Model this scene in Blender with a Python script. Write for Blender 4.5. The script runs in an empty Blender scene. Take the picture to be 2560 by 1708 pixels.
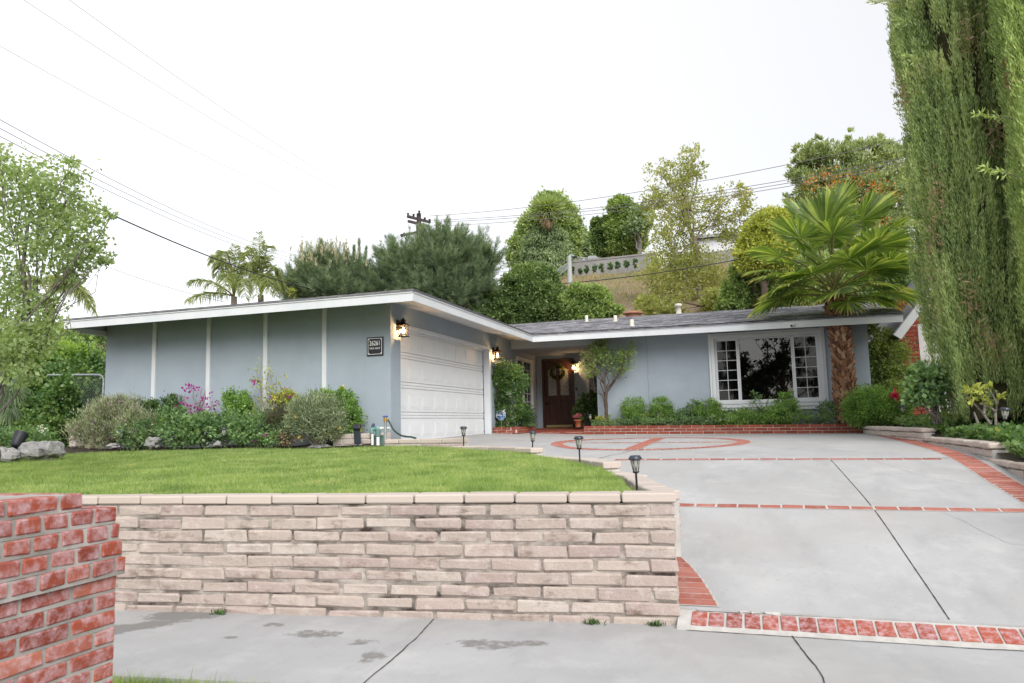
import bpy, math, random
import numpy as np
from math import sin, cos, radians, pi, sqrt
from mathutils import Vector, Matrix

random.seed(7)
RNG = np.random.default_rng(7)
scene = bpy.context.scene
COL = scene.collection

# ------------------------------------------------------------------ camera
F = 1850.0
CX, CY = 1280.0, 854.0
EYE = np.array([0, 0, 1.48])
_y, _p, _r = radians(18.0), radians(6.35), radians(1.37)
FWD = np.array([-sin(_y)*cos(_p), cos(_y)*cos(_p), sin(_p)])
_right = np.array([cos(_y), sin(_y), 0.0])
_up = np.cross(_right, FWD)
RGT = _right*cos(_r) - _up*sin(_r)
UPV = _up*cos(_r) + _right*sin(_r)
cam_d = bpy.data.cameras.new('camera')
cam_d.sensor_width = 36.0
cam_d.lens = F/2560*36
cam_d.clip_start = 0.05
cam_d.clip_end = 3000
cam_d.dof.use_dof = True
cam_d.dof.focus_distance = 12.0
cam_d.dof.aperture_fstop = 5.0
cam = bpy.data.objects.new('camera', cam_d)
COL.objects.link(cam)
_m = Matrix.Identity(4)
for i in range(3):
    _m[i][0] = RGT[i]; _m[i][1] = UPV[i]; _m[i][2] = -FWD[i]; _m[i][3] = EYE[i]
cam.matrix_world = _m
scene.camera = cam

# ------------------------------------------------------------------ sky, sun, exposure
SUN_EL, SUN_AZ = radians(34), radians(146)       # azimuth from +Y towards +X: low evening glow behind the camera
world = bpy.data.worlds.new('World')
scene.world = world
world.use_nodes = True
wn = world.node_tree.nodes; wl = world.node_tree.links
bg = wn['Background']
sky = wn.new('ShaderNodeTexSky'); sky.sky_type = 'NISHITA'; sky.sun_disc = False
sky.sun_elevation = SUN_EL; sky.sun_rotation = SUN_AZ
sky.air_density = 1.0; sky.dust_density = 3.0; sky.ozone_density = 1.0
wmix = wn.new('ShaderNodeMix'); wmix.data_type = 'RGBA'
wmix.inputs['Factor'].default_value = 0.88         # thin high overcast veiling the blue
wmix.inputs[7].default_value = (4.70, 4.71, 4.75, 1)
# the haze is brighter towards the left, where the sun went down
wtc = wn.new('ShaderNodeTexCoord'); wsep = wn.new('ShaderNodeSeparateXYZ'); wmr = wn.new('ShaderNodeMapRange')
wl.new(wtc.outputs['Generated'], wsep.inputs[0]); wl.new(wsep.outputs['X'], wmr.inputs[0])
wmr.inputs[1].default_value = -0.75; wmr.inputs[2].default_value = 0.15; wmr.inputs[3].default_value = 1.32; wmr.inputs[4].default_value = 1.0
wsc = wn.new('ShaderNodeVectorMath'); wsc.operation = 'SCALE'
wl.new(sky.outputs[0], wmix.inputs[6]); wl.new(wmix.outputs[2], wsc.inputs[0]); wl.new(wmr.outputs[0], wsc.inputs['Scale']); wl.new(wsc.outputs[0], bg.inputs[0])
bg.inputs[1].default_value = 0.13
sd = bpy.data.lights.new('sun', 'SUN'); sd.energy = 2.6; sd.angle = radians(42); sd.color = (1.0, 0.97, 0.93)
sun = bpy.data.objects.new('sun', sd); COL.objects.link(sun)
_sd = Vector((sin(SUN_AZ)*cos(SUN_EL), cos(SUN_AZ)*cos(SUN_EL), sin(SUN_EL)))
sun.rotation_euler = _sd.to_track_quat('Z', 'Y').to_euler()
scene.view_settings.view_transform = 'Standard'
scene.view_settings.look = 'None'
scene.view_settings.exposure = 0.72
scene.view_settings.gamma = 1.0
scene.cycles.max_bounces = 8
scene.cycles.transparent_max_bounces = 12

# ------------------------------------------------------------------ measuring helpers (photo pixel -> place in the world)
def ray(px, py): return FWD + RGT*(px-CX)/F - UPV*(py-CY)/F
def atd(px, py, d): return EYE + ray(px, py)*d
def atz(px, py, z):
    d = ray(px, py); return EYE + d*((z-EYE[2])/d[2])
def aty(px, py, y):
    d = ray(px, py); return EYE + d*(y/d[1])
def atx(px, py, x):
    d = ray(px, py); return EYE + d*(x/d[0])

# ------------------------------------------------------------------ materials
def new_mat(name):
    m = bpy.data.materials.new(name); m.use_nodes = True
    nt = m.node_tree
    return m, nt.nodes, nt.links, nt.nodes['Principled BSDF']
def ramp(n, stops):
    r = n.new('ShaderNodeValToRGB'); e = r.color_ramp.elements
    while len(e) < len(stops): e.new(0.5)
    for el, (p, c) in zip(e, stops):
        el.position = p; el.color = (*c, 1) if len(c) == 3 else c
    return r
def noise_tex(n, l, scale, detail=4, rough=0.6, stretch=None, coord='Object'):
    tc = n.new('ShaderNodeTexCoord'); t = n.new('ShaderNodeTexNoise')
    t.inputs['Scale'].default_value = scale; t.inputs['Detail'].default_value = detail; t.inputs['Roughness'].default_value = rough
    if stretch:
        mp = n.new('ShaderNodeMapping'); mp.inputs['Scale'].default_value = stretch
        l.new(tc.outputs[coord], mp.inputs[0]); l.new(mp.outputs[0], t.inputs['Vector'])
    else: l.new(tc.outputs[coord], t.inputs['Vector'])
    return t
def mixc(n, l, a, b, fac, mode='MIX'):
    x = n.new('ShaderNodeMix'); x.data_type = 'RGBA'; x.blend_type = mode
    for s, v in ((0, fac), (6, a), (7, b)):
        if hasattr(v, 'links') or isinstance(v, bpy.types.NodeSocket): l.new(v, x.inputs[s])
        elif s == 0: x.inputs[0].default_value = v
        else: x.inputs[s].default_value = (*v, 1)
    return x.outputs[2]
def bump(n, l, p, height, strength=0.3, dist=0.01):
    b = n.new('ShaderNodeBump'); b.inputs['Strength'].default_value = strength; b.inputs['Distance'].default_value = dist
    l.new(height, b.inputs['Height']); l.new(b.outputs[0], p.inputs['Normal'])

def surf(name, c1, c2, rough=0.7, scale=6, detail=5, stretch=None, bscale=0, bstr=0.3, bdist=0.01, spec=0.3, metal=0, stain=None):
    """two tones mixed by noise, optional fine bump and stains"""
    m, n, l, p = new_mat(name)
    t = noise_tex(n, l, scale, detail, 0.62, stretch)
    r = ramp(n, [(0.35, c1), (0.65, c2)])
    l.new(t.outputs[0], r.inputs[0]); c = r.outputs[0]
    if stain:
        col, sc, lo, hi = stain
        t2 = noise_tex(n, l, sc, 6, 0.65)
        r2 = ramp(n, [(lo, (0, 0, 0)), (hi, (1, 1, 1))]); l.new(t2.outputs[0], r2.inputs[0])
        c = mixc(n, l, c, col, r2.outputs[0])
    l.new(c, p.inputs['Base Color'])
    p.inputs['Roughness'].default_value = rough; p.inputs['Specular IOR Level'].default_value = spec; p.inputs['Metallic'].default_value = metal
    if bscale:
        t3 = noise_tex(n, l, bscale, 6, 0.7); bump(n, l, p, t3.outputs[0], bstr, bdist)
    return m
def island(name, stops, rough=0.8, nscale=25, namt=0.5, ncol=(0.75, 0.68, 0.66), bscale=60, bstr=0.5, bdist=0.004, stain=None, lo=0.5, hi=0.72):
    """each loose piece of the mesh (brick, block) gets its own tone; noise adds efflorescence / wear"""
    m, n, l, p = new_mat(name)
    g = n.new('ShaderNodeNewGeometry'); r = ramp(n, stops); l.new(g.outputs['Random Per Island'], r.inputs[0])
    t = noise_tex(n, l, nscale, 6, 0.7); r2 = ramp(n, [(lo, (0, 0, 0)), (hi, (namt,)*3)]); l.new(t.outputs[0], r2.inputs[0])
    c = mixc(n, l, r.outputs[0], ncol, r2.outputs[0])
    if stain:
        col, sc, a, b = stain
        t3 = noise_tex(n, l, sc, 8, 0.7, (1, 1, 2.2)); r3 = ramp(n, [(a, (0, 0, 0)), (b, (1, 1, 1))]); l.new(t3.outputs[0], r3.inputs[0])
        c = mixc(n, l, c, col, r3.outputs[0])
    l.new(c, p.inputs['Base Color']); p.inputs['Roughness'].default_value = rough; p.inputs['Specular IOR Level'].default_value = 0.25
    if bscale:
        t4 = noise_tex(n, l, bscale, 6, 0.7); bump(n, l, p, t4.outputs[0], bstr, bdist)
    return m
DESAT = 0.16
def leafmat(name, stops, trans=0.35, rough=0.5, clump=1.2, spec=0.25, tcol=None):
    """leaf colour differs leaf by leaf and, more slowly, branch by branch"""
    if tcol is None: stops = [(q, tuple(v*(1-DESAT)+DESAT*(0.3*c[0]+0.6*c[1]+0.1*c[2]) for v in c)) for q, c in stops]
    m, n, l, p = new_mat(name)
    g = n.new('ShaderNodeNewGeometry'); t = noise_tex(n, l, clump, 2, 0.5)
    a = n.new('ShaderNodeMath'); a.operation = 'MULTIPLY_ADD'; a.inputs[1].default_value = 0.6
    b = n.new('ShaderNodeMath'); b.operation = 'MULTIPLY_ADD'; b.inputs[1].default_value = 1.1; b.inputs[2].default_value = -0.35
    l.new(t.outputs[0], b.inputs[0]); l.new(g.outputs['Random Per Island'], a.inputs[0]); l.new(b.outputs[0], a.inputs[2])
    r = ramp(n, stops); l.new(a.outputs[0], r.inputs[0])
    l.new(r.outputs[0], p.inputs['Base Color']); p.inputs['Roughness'].default_value = rough; p.inputs['Specular IOR Level'].default_value = spec
    if trans > 0:
        tr = n.new('ShaderNodeBsdfTranslucent'); mx = n.new('ShaderNodeMixShader'); mx.inputs[0].default_value = trans
        c2 = mixc(n, l, r.outputs[0], tcol or (1.0, 1.0, 0.35), 1.0, 'MULTIPLY')
        hs = n.new('ShaderNodeHueSaturation'); hs.inputs['Value'].default_value = 2.3; l.new(c2, hs.inputs['Color'])
        l.new(hs.outputs[0], tr.inputs[0]); l.new(p.outputs[0], mx.inputs[1]); l.new(tr.outputs[0], mx.inputs[2])
        l.new(mx.outputs[0], n['Material Output'].inputs['Surface'])
    return m
def greens(d, mid, hi): return [(0.05, tuple(1.9*v for v in d)), (0.5, tuple(2.15*v for v in mid)), (0.95, tuple(2.1*v for v in hi))]
def plain(name, c, rough=0.5, metal=0, spec=0.4):
    return surf(name, tuple(x*0.9 for x in c), c, rough, 9, 4, spec=spec, metal=metal)

M = {}
M['stucco'] = surf('stucco_blue_grey', (0.272, 0.318, 0.368), (0.302, 0.352, 0.405), 0.9, 1.1, 6, None, 160, 0.35, 0.006, 0.15, stain=((0.236, 0.282, 0.335), 0.7, 0.58, 0.82))
def splash(m):
    n, l = m.node_tree.nodes, m.node_tree.links; p = n['Principled BSDF']; c = p.inputs['Base Color'].links[0].from_socket
    g = n.new('ShaderNodeNewGeometry'); sp = n.new('ShaderNodeSeparateXYZ'); l.new(g.outputs['Position'], sp.inputs[0])
    t = noise_tex(n, l, 3.0, 6, 0.7, (1, 1, 0.5)); a = n.new('ShaderNodeMath'); a.operation = 'MULTIPLY_ADD'; a.inputs[1].default_value = 0.55; l.new(t.outputs[0], a.inputs[0]); l.new(sp.outputs['Z'], a.inputs[2])
    mr = n.new('ShaderNodeMapRange'); mr.inputs[1].default_value = 1.82; mr.inputs[2].default_value = 1.50; mr.inputs[3].default_value = 0; mr.inputs[4].default_value = 0.45; l.new(a.outputs[0], mr.inputs[0])
    c = mixc(n, l, c, (0.20, 0.19, 0.17), mr.outputs[0])
    t2 = noise_tex(n, l, 4.0, 6, 0.75, (3.0, 3.0, 0.10)); r2 = ramp(n, [(0.56, (0, 0, 0)), (0.80, (0.35,)*3)]); l.new(t2.outputs[0], r2.inputs[0]); c = mixc(n, l, c, (0.21, 0.235, 0.26), r2.outputs[0])
    l.new(c, p.inputs['Base Color'])
splash(M['stucco'])
M['white'] = surf('white_paint', (0.52, 0.545, 0.58), (0.57, 0.595, 0.625), 0.55, 2.5, 5, (1, 1, 1), 40, 0.05, 0.003, 0.35)
M['door_white'] = surf('garage_door_paint', (0.64, 0.66, 0.69), (0.68, 0.70, 0.725), 0.6, 1.6, 4, None, 60, 0.06, 0.002, 0.15)
M['soffit'] = surf('soffit_paint', (0.46, 0.46, 0.46), (0.53, 0.53, 0.525), 0.8, 2, 5, None, 60, 0.12, 0.004)
M['conc'] = surf('driveway_concrete', (0.335, 0.337, 0.345), (0.40, 0.402, 0.41), 0.9, 0.9, 8, None, 120, 0.25, 0.004, 0.2, stain=((0.45, 0.448, 0.445), 1.7, 0.55, 0.75))
def concrete(name, a, b, pale):
    m = surf(name, a, b, 0.9, 0.8, 8, None, 120, 0.3, 0.005, 0.2, stain=(pale, 1.9, 0.52, 0.78))
    n, l = m.node_tree.nodes, m.node_tree.links; p = n['Principled BSDF']; c = p.inputs['Base Color'].links[0].from_socket
    for sc, st, lo, hi, col, amt in ((3.5, (1, 0.35, 1), 0.52, 0.80, tuple(0.78*v for v in a), 0.55), (26, None, 0.60, 0.72, tuple(0.82*v for v in a), 0.5), (11, None, 0.735, 0.76, tuple(0.35*v for v in a), 0.7), (0.35, None, 0.45, 0.7, (a[0]*1.06, a[1]*1.01, a[2]*0.93), 0.8)):
        t = noise_tex(n, l, sc, 5, 0.6, st); r = ramp(n, [(lo, (0, 0, 0)), (hi, (amt,)*3)]); l.new(t.outputs[0], r.inputs[0]); c = mixc(n, l, c, col, r.outputs[0])
    l.new(c, p.inputs['Base Color']); return m
M['conc'] = concrete('driveway_concrete', (0.318, 0.320, 0.328), (0.380, 0.382, 0.392), (0.425, 0.426, 0.428))
M['walk'] = surf('sidewalk_concrete', (0.34, 0.34, 0.345), (0.41, 0.41, 0.415), 0.9, 1.1, 8, None, 140, 0.25, 0.004, 0.2, stain=((0.29, 0.287, 0.285), 0.9, 0.57, 0.75))
M['walk'] = concrete('sidewalk_concrete', (0.315, 0.317, 0.325), (0.383, 0.386, 0.395), (0.43, 0.431, 0.432))
M['wet'] = surf('damp_concrete', (0.17, 0.165, 0.16), (0.23, 0.225, 0.22), 0.75, 3, 8, None, 120, 0.2, 0.004)
M['joint'] = plain('joint_dirt', (0.045, 0.04, 0.035), 0.95)
M['mortar'] = surf('mortar_grey', (0.38, 0.37, 0.355), (0.47, 0.46, 0.44), 0.95, 12, 6, None, 150, 0.6, 0.006)
M['mortar_dark'] = surf('mortar_weathered', (0.03, 0.022, 0.018), (0.44, 0.395, 0.355), 0.95, 3.2, 8, (1, 1, 2.2), 120, 0.6, 0.006)
M['block'] = island('slump_block', [(0, (0.375, 0.310, 0.278)), (0.35, (0.42, 0.355, 0.318)), (0.7, (0.36, 0.285, 0.262)), (1, (0.46, 0.405, 0.365))], 0.92, 11, 0.6, (0.56, 0.51, 0.47), 45, 0.9, 0.012, stain=((0.13, 0.088, 0.070), 4.4, 0.54, 0.74))
M['cap'] = island('cap_block', [(0, (0.43, 0.372, 0.335)), (0.5, (0.47, 0.412, 0.37)), (1, (0.40, 0.342, 0.305))], 0.9, 12, 0.4, (0.48, 0.42, 0.365), 60, 0.5, 0.006)
M['brick'] = island('red_brick', [(0, (0.19, 0.042, 0.028)), (0.35, (0.32, 0.075, 0.042)), (0.7, (0.25, 0.068, 0.054)), (1, (0.38, 0.125, 0.08))], 0.85, 21, 0.8, (0.50, 0.38, 0.41), 90, 0.6, 0.004, lo=0.43, hi=0.70)
M['brick_plain'] = island('planter_brick', [(0, (0.18, 0.042, 0.026)), (0.5, (0.23, 0.054, 0.033)), (1, (0.27, 0.074, 0.046))], 0.85, 6, 0.55, (0.34, 0.25, 0.24), 90, 0.4, 0.003, lo=0.6, hi=0.8)
M['paver'] = island('brick_paver', [(0, (0.26, 0.080, 0.058)), (0.5, (0.31, 0.105, 0.080)), (1, (0.36, 0.145, 0.115))], 0.85, 9, 0.5, (0.42, 0.30, 0.28), 90, 0.3, 0.003)
M['soil'] = surf('garden_soil', (0.035, 0.026, 0.02), (0.075, 0.055, 0.04), 0.95, 14, 8, None, 40, 1.0, 0.03)
M['turf'] = surf('turf_base', (0.075, 0.115, 0.022), (0.115, 0.155, 0.035), 0.95, 5, 8, None, 60, 0.8, 0.02)
M['shingle'] = None
M['black'] = plain('black_metal', (0.022, 0.022, 0.025), 0.45, 0.4)
M['bronze'] = plain('dark_bronze', (0.035, 0.024, 0.018), 0.4, 0.7)
M['dark'] = plain('dark_plastic', (0.018, 0.02, 0.026), 0.5)
M['solar'] = plain('solar_cap', (0.03, 0.037, 0.055), 0.35)
M['rock'] = surf('garden_rock', (0.25, 0.25, 0.26), (0.45, 0.44, 0.43), 0.9, 6, 8, None, 22, 1.0, 0.05, stain=((0.12, 0.115, 0.11), 9, 0.55, 0.75))
M['pvc'] = plain('white_pvc', (0.70, 0.73, 0.74), 0.4)
M['valve'] = plain('valve_green', (0.16, 0.30, 0.29), 0.5)
M['galv'] = surf('galvanised_pipe', (0.22, 0.26, 0.27), (0.38, 0.42, 0.42), 0.5, 20, 5, metal=0.5)
M['brass'] = plain('brass', (0.45, 0.30, 0.10), 0.4, 0.8)
M['hose'] = plain('green_hose', (0.01, 0.045, 0.04), 0.4)
M['blue'] = plain('blue_sign_paint', (0.01, 0.13, 0.52), 0.4)
M['sign_white'] = plain('white_lettering', (0.80, 0.80, 0.80), 0.5)
M['terracotta'] = surf('terracotta', (0.36, 0.11, 0.055), (0.44, 0.16, 0.085), 0.85, 8, 5)
M['bark'] = surf('bark_brown', (0.06, 0.042, 0.032), (0.13, 0.10, 0.08), 0.95, 9, 7, (3, 3, 0.6), 30, 1.0, 0.03)
M['bark_pale'] = surf('bark_pale', (0.17, 0.145, 0.125), (0.30, 0.265, 0.235), 0.95, 9, 7, (3, 3, 0.6), 30, 0.8, 0.02)
M['bark_grey'] = surf('bark_grey', (0.10, 0.09, 0.085), (0.21, 0.19, 0.175), 0.95, 9, 7, (3, 3, 0.6), 30, 0.8, 0.02)
M['wood_pole'] = plain('pole_wood', (0.055, 0.045, 0.045), 0.9)
M['wire'] = plain('wire_grey', (0.17, 0.15, 0.18), 0.7)
M['cable'] = plain('cable_black', (0.03, 0.027, 0.04), 0.7)
M['pole_metal'] = plain('pole_grey_metal', (0.36, 0.375, 0.385), 0.6)
M['hillwall'] = surf('hill_block_wall', (0.185, 0.182, 0.18), (0.235, 0.232, 0.23), 0.9, 0.8, 6, None)
M['mahogany'] = surf('mahogany_door', (0.030, 0.010, 0.008), (0.055, 0.018, 0.012), 0.4, 6, 6, (6, 6, 0.5), spec=0.45)
M['handle'] = plain('door_hardware', (0.02, 0.017, 0.015), 0.35, 0.8)
M['kick'] = plain('brass_kick_plate', (0.42, 0.34, 0.17), 0.35, 0.6)
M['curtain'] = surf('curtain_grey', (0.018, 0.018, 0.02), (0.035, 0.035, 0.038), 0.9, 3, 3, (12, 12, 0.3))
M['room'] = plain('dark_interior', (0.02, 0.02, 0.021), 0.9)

def glass_dark(name, ior, tint, rough=0.01):
    m, n, l, p = new_mat(name)
    t = noise_tex(n, l, 0.5, 1)
    p.inputs['Base Color'].default_value = (*tint, 1); p.inputs['Roughness'].default_value = rough
    p.inputs['IOR'].default_value = ior
    bump(n, l, p, t.outputs[0], 0.02, 0.01)
    tr = n.new('ShaderNodeBsdfTransparent'); tr.inputs[0].default_value = (0.55, 0.58, 0.58, 1)
    gl = n.new('ShaderNodeBsdfGlossy'); gl.inputs['Roughness'].default_value = rough
    fr = n.new('ShaderNodeFresnel'); fr.inputs[0].default_value = ior
    mx = n.new('ShaderNodeMixShader')
    l.new(fr.outputs[0], mx.inputs[0]); l.new(tr.outputs[0], mx.inputs[1]); l.new(gl.outputs[0], mx.inputs[2])
    l.new(mx.outputs[0], n['Material Output'].inputs['Surface'])
    return m
M['glass'] = glass_dark('window_glass', 2.25, (0.01, 0.01, 0.01))
M['glass_screen'] = glass_dark('screened_glass', 1.65, (0.01, 0.01, 0.01), 0.02)
M['lamp_glass'] = glass_dark('lamp_glass', 1.3, (1, 1, 1))
M['lamp_glass'].node_tree.nodes['Transparent BSDF'].inputs[0].default_value = (0.97, 0.95, 0.9, 1)
M['frosted'] = surf('leaded_glass', (0.20, 0.22, 0.22), (0.36, 0.38, 0.37), 0.25, 22, 5, None, 40, 0.4, 0.01, 0.5)
def emit(name, c, s):
    m, n, l, p = new_mat(name)
    p.inputs['Emission Color'].default_value = (*c, 1); p.inputs['Emission Strength'].default_value = s; p.inputs['Base Color'].default_value = (*c, 1)
    return m
M['bulb'] = emit('warm_bulb', (1.0, 0.60, 0.24), 30)

def shingle_mat():
    m, n, l, p = new_mat('asphalt_shingle')
    t1 = noise_tex(n, l, 5.0, 7, 0.75, (0.9, 5.5, 5.5)); t2 = noise_tex(n, l, 55, 4, 0.7, (1, 3, 3))
    r1 = ramp(n, [(0.3, (0.06, 0.06, 0.068)), (0.48, (0.15, 0.15, 0.165)), (0.62, (0.25, 0.25, 0.265)), (0.8, (0.16, 0.14, 0.125))])
    l.new(t1.outputs[0], r1.inputs[0])
    r2 = ramp(n, [(0.3, (0.6, 0.6, 0.6)), (0.7, (1.25, 1.25, 1.25))]); l.new(t2.outputs[0], r2.inputs[0])
    c = mixc(n, l, r1.outputs[0], r2.outputs[0], 1.0, 'MULTIPLY')
    g = n.new('ShaderNodeNewGeometry'); r3 = ramp(n, [(0, (0.62, 0.62, 0.64)), (0.5, (1.05, 1.05, 1.08)), (1, (1.9, 1.85, 1.85))]); l.new(g.outputs['Random Per Island'], r3.inputs[0]); c = mixc(n, l, c, r3.outputs[0], 1.0, 'MULTIPLY')
    l.new(c, p.inputs['Base Color']); p.inputs['Roughness'].default_value = 0.9; p.inputs['Specular IOR Level'].default_value = 0.2
    bump(n, l, p, t1.outputs[0], 0.7, 0.03)
    return m
M['shingle'] = shingle_mat()

# ------------------------------------------------------------------ objects: naming, parenting, labels
OFF = {}
def lab(o, label=None, cat=None, group=None, kind=None):
    if label: o['label'] = label
    if cat: o['category'] = cat
    if group: o['group'] = group
    if kind: o['kind'] = kind
    return o
def thing(name, label, cat, loc=(0, 0, 0), group=None):
    o = bpy.data.objects.new(name, None); COL.objects.link(o)
    o.empty_display_size = 0.2; o.location = loc; OFF[o.name] = np.array(loc, float)
    return lab(o, label, cat, group)
def link_mesh(name, me, mat, parent=None):
    o = bpy.data.objects.new(name, me); COL.objects.link(o)
    for mm in (mat if isinstance(mat, (list, tuple)) else [mat]): me.materials.append(mm)
    if parent is not None:
        o.parent = parent; OFF[o.name] = OFF[parent.name]
    else: OFF[o.name] = np.zeros(3)
    return o
def np_mesh(name, V, nper, mat, parent=None, smooth=False):
    """V: (k, nper, 3) separate polygons"""
    V = np.asarray(V, dtype=np.float32)
    if parent is not None: V = V - OFF[parent.name].astype(np.float32)
    k = V.shape[0]; me = bpy.data.meshes.new(name)
    me.vertices.add(k*nper); me.vertices.foreach_set('co', V.reshape(-1))
    me.loops.add(k*nper); me.loops.foreach_set('vertex_index', np.arange(k*nper, dtype=np.int32))
    me.polygons.add(k); me.polygons.foreach_set('loop_start', np.arange(0, k*nper, nper, dtype=np.int32))
    me.polygons.foreach_set('loop_total', np.full(k, nper, dtype=np.int32))
    if smooth: me.polygons.foreach_set('use_smooth', np.ones(k, dtype=bool))
    me.update(calc_edges=True)
    return link_mesh(name, me, mat, parent)
def copy_tree(o, parent=None):
    c = o.copy(); COL.objects.link(c)
    if parent is not None: c.parent = parent
    for ch in [x for x in bpy.data.objects if x.parent == o]: copy_tree(ch, c)
    return c

class MB:
    """collects shapes into one mesh"""
    def __init__(s): s.v = []; s.f = []; s.sm = []
    def add(s, V, Fc, smooth=False):
        b = len(s.v); s.v.extend([tuple(float(a) for a in p) for p in V])
        for f in Fc: s.f.append([b+i for i in f]); s.sm.append(smooth)
    def box(s, a, b):
        (x0, y0, z0), (x1, y1, z1) = a, b
        V = [(x0,y0,z0),(x1,y0,z0),(x1,y1,z0),(x0,y1,z0),(x0,y0,z1),(x1,y0,z1),(x1,y1,z1),(x0,y1,z1)]
        s.add(V, [(0,3,2,1),(4,5,6,7),(0,1,5,4),(1,2,6,5),(2,3,7,6),(3,0,4,7)])
    def bbox(s, a, b, bev=0.006):
        a = np.array(a, float); b = np.array(b, float)
        s.block((a+b)/2, (1,0,0), (0,1,0), (0,0,1), (b-a)/2, bev)
    def block(s, c, ux, uy, uz, h, bev=0.006, jit=0.0):
        """box with bevelled edges, any orientation"""
        c = np.array(c, float); U = np.array([ux, uy, uz], float); h = np.array(h, float)
        bev = min(bev, 0.45*min(h)); idx = {}; V = []
        for sx in (-1, 1):
            for sy in (-1, 1):
                for sz in (-1, 1):
                    sg = np.array([sx, sy, sz]); j = (RNG.random(3)-0.5)*jit if jit else 0
                    for ax in range(3):
                        q = sg*(h-bev); q[ax] = sg[ax]*h[ax]
                        idx[(sx, sy, sz, ax)] = len(V); V.append(c + (q+j) @ U)
        Fc = []
        for ax in range(3):
            o1, o2 = (ax+1) % 3, (ax+2) % 3
            for sg in (-1, 1):
                q = []
                for (p, r) in ((-1,-1),(1,-1),(1,1),(-1,1)):
                    k = [0,0,0]; k[ax] = sg; k[o1] = p; k[o2] = r; q.append(idx[(*k, ax)])
                Fc.append(q if sg > 0 else q[::-1])
        for ax in range(3):
            o1, o2 = (ax+1) % 3, (ax+2) % 3
            for p in (-1, 1):
                for r in (-1, 1):
                    q = []
                    for (e, a2) in ((-1, o1), (1, o1), (1, o2), (-1, o2)):
                        k = [0,0,0]; k[ax] = e; k[o1] = p; k[o2] = r; q.append(idx[(*k, a2)])
                    Fc.append(q if p*r > 0 else q[::-1])
        for sx in (-1, 1):
            for sy in (-1, 1):
                for sz in (-1, 1):
                    q = [idx[(sx,sy,sz,a)] for a in range(3)]
                    Fc.append(q if sx*sy*sz > 0 else q[::-1])
        s.add(V, Fc)
    def prism(s, poly, z0, z1):
        n = len(poly); V = [(x, y, z0) for x, y in poly] + [(x, y, z1) for x, y in poly]
        s.add(V, [list(range(n))[::-1], list(range(n, 2*n))] + [(i, (i+1) % n, n+(i+1) % n, n+i) for i in range(n)])
    def poly(s, pts): s.add(pts, [list(range(len(pts)))])
    def slab(s, pts, nrm, th):
        """polygon given a thickness against its normal"""
        p = [np.array(q, float) for q in pts]; nv = np.array(nrm, float); n = len(p)
        V = p + [q - nv*th for q in p]
        s.add(V, [list(range(n)), list(range(n, 2*n))[::-1]] + [(i, n+i, n+(i+1) % n, (i+1) % n) for i in range(n)])
    def tube(s, path, rad, n=8, cap=True):
        P = [np.array(p, float) for p in path]; k = len(P)
        R = rad if hasattr(rad, '__len__') else [rad]*k
        V = []; ref = None
        for i in range(k):
            t = P[min(i+1, k-1)] - P[max(i-1, 0)]; t = t/(np.linalg.norm(t)+1e-9)
            if ref is None: ref = np.array([1.0, 0, 0]) if abs(t[0]) < 0.8 else np.array([0, 1.0, 0])
            a = ref - t*(ref @ t); a /= np.linalg.norm(a)+1e-9; ref = a; b = np.cross(t, a)
            for j in range(n):
                an = 2*pi*j/n; V.append(P[i] + (a*cos(an) + b*sin(an))*R[i])
        Fc = [(i*n+j, i*n+(j+1) % n, (i+1)*n+(j+1) % n, (i+1)*n+j) for i in range(k-1) for j in range(n)]
        s.add(V, Fc, True)
        if cap: s.add([V[j] for j in range(n)], [list(range(n))[::-1]]); s.add([V[(k-1)*n+j] for j in range(n)], [list(range(n))])
    def lathe(s, prof, n=16, c=(0, 0, 0)):
        V = [(c[0]+r*cos(2*pi*j/n), c[1]+r*sin(2*pi*j/n), c[2]+z) for r, z in prof for j in range(n)]
        k = len(prof)
        s.add(V, [(i*n+j, i*n+(j+1) % n, (i+1)*n+(j+1) % n, (i+1)*n+j) for i in range(k-1) for j in range(n)], True)
        s.add([V[j] for j in range(n)], [list(range(n))[::-1]]); s.add([V[(k-1)*n+j] for j in range(n)], [list(range(n))])
    def build(s, name, mat, parent=None):
        off = OFF[parent.name] if parent is not None else np.zeros(3)
        me = bpy.data.meshes.new(name)
        me.from_pydata([tuple(np.array(v)-off) for v in s.v], [], s.f)
        me.polygons.foreach_set('use_smooth', s.sm); me.update()
        return link_mesh(name, me, mat, parent)

def text_mesh(txt, size, bold=0.0):
    cu = bpy.data.curves.new('lettering', 'FONT'); cu.body = txt; cu.size = size; cu.align_x = 'CENTER'; cu.align_y = 'CENTER'; cu.extrude = 0.001; cu.offset = size*bold
    o = bpy.data.objects.new('lettering', cu); COL.objects.link(o)
    dg = bpy.context.evaluated_depsgraph_get(); me = bpy.data.meshes.new_from_object(o.evaluated_get(dg))
    bpy.data.objects.remove(o); bpy.data.curves.remove(cu)
    me.materials.clear()
    return me
def unit(v): v = np.array(v, float); return v/np.linalg.norm(v)
def sunit(n): 
    v = RNG.normal(size=(n, 3)); return v/np.linalg.norm(v, axis=1, keepdims=True)

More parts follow.
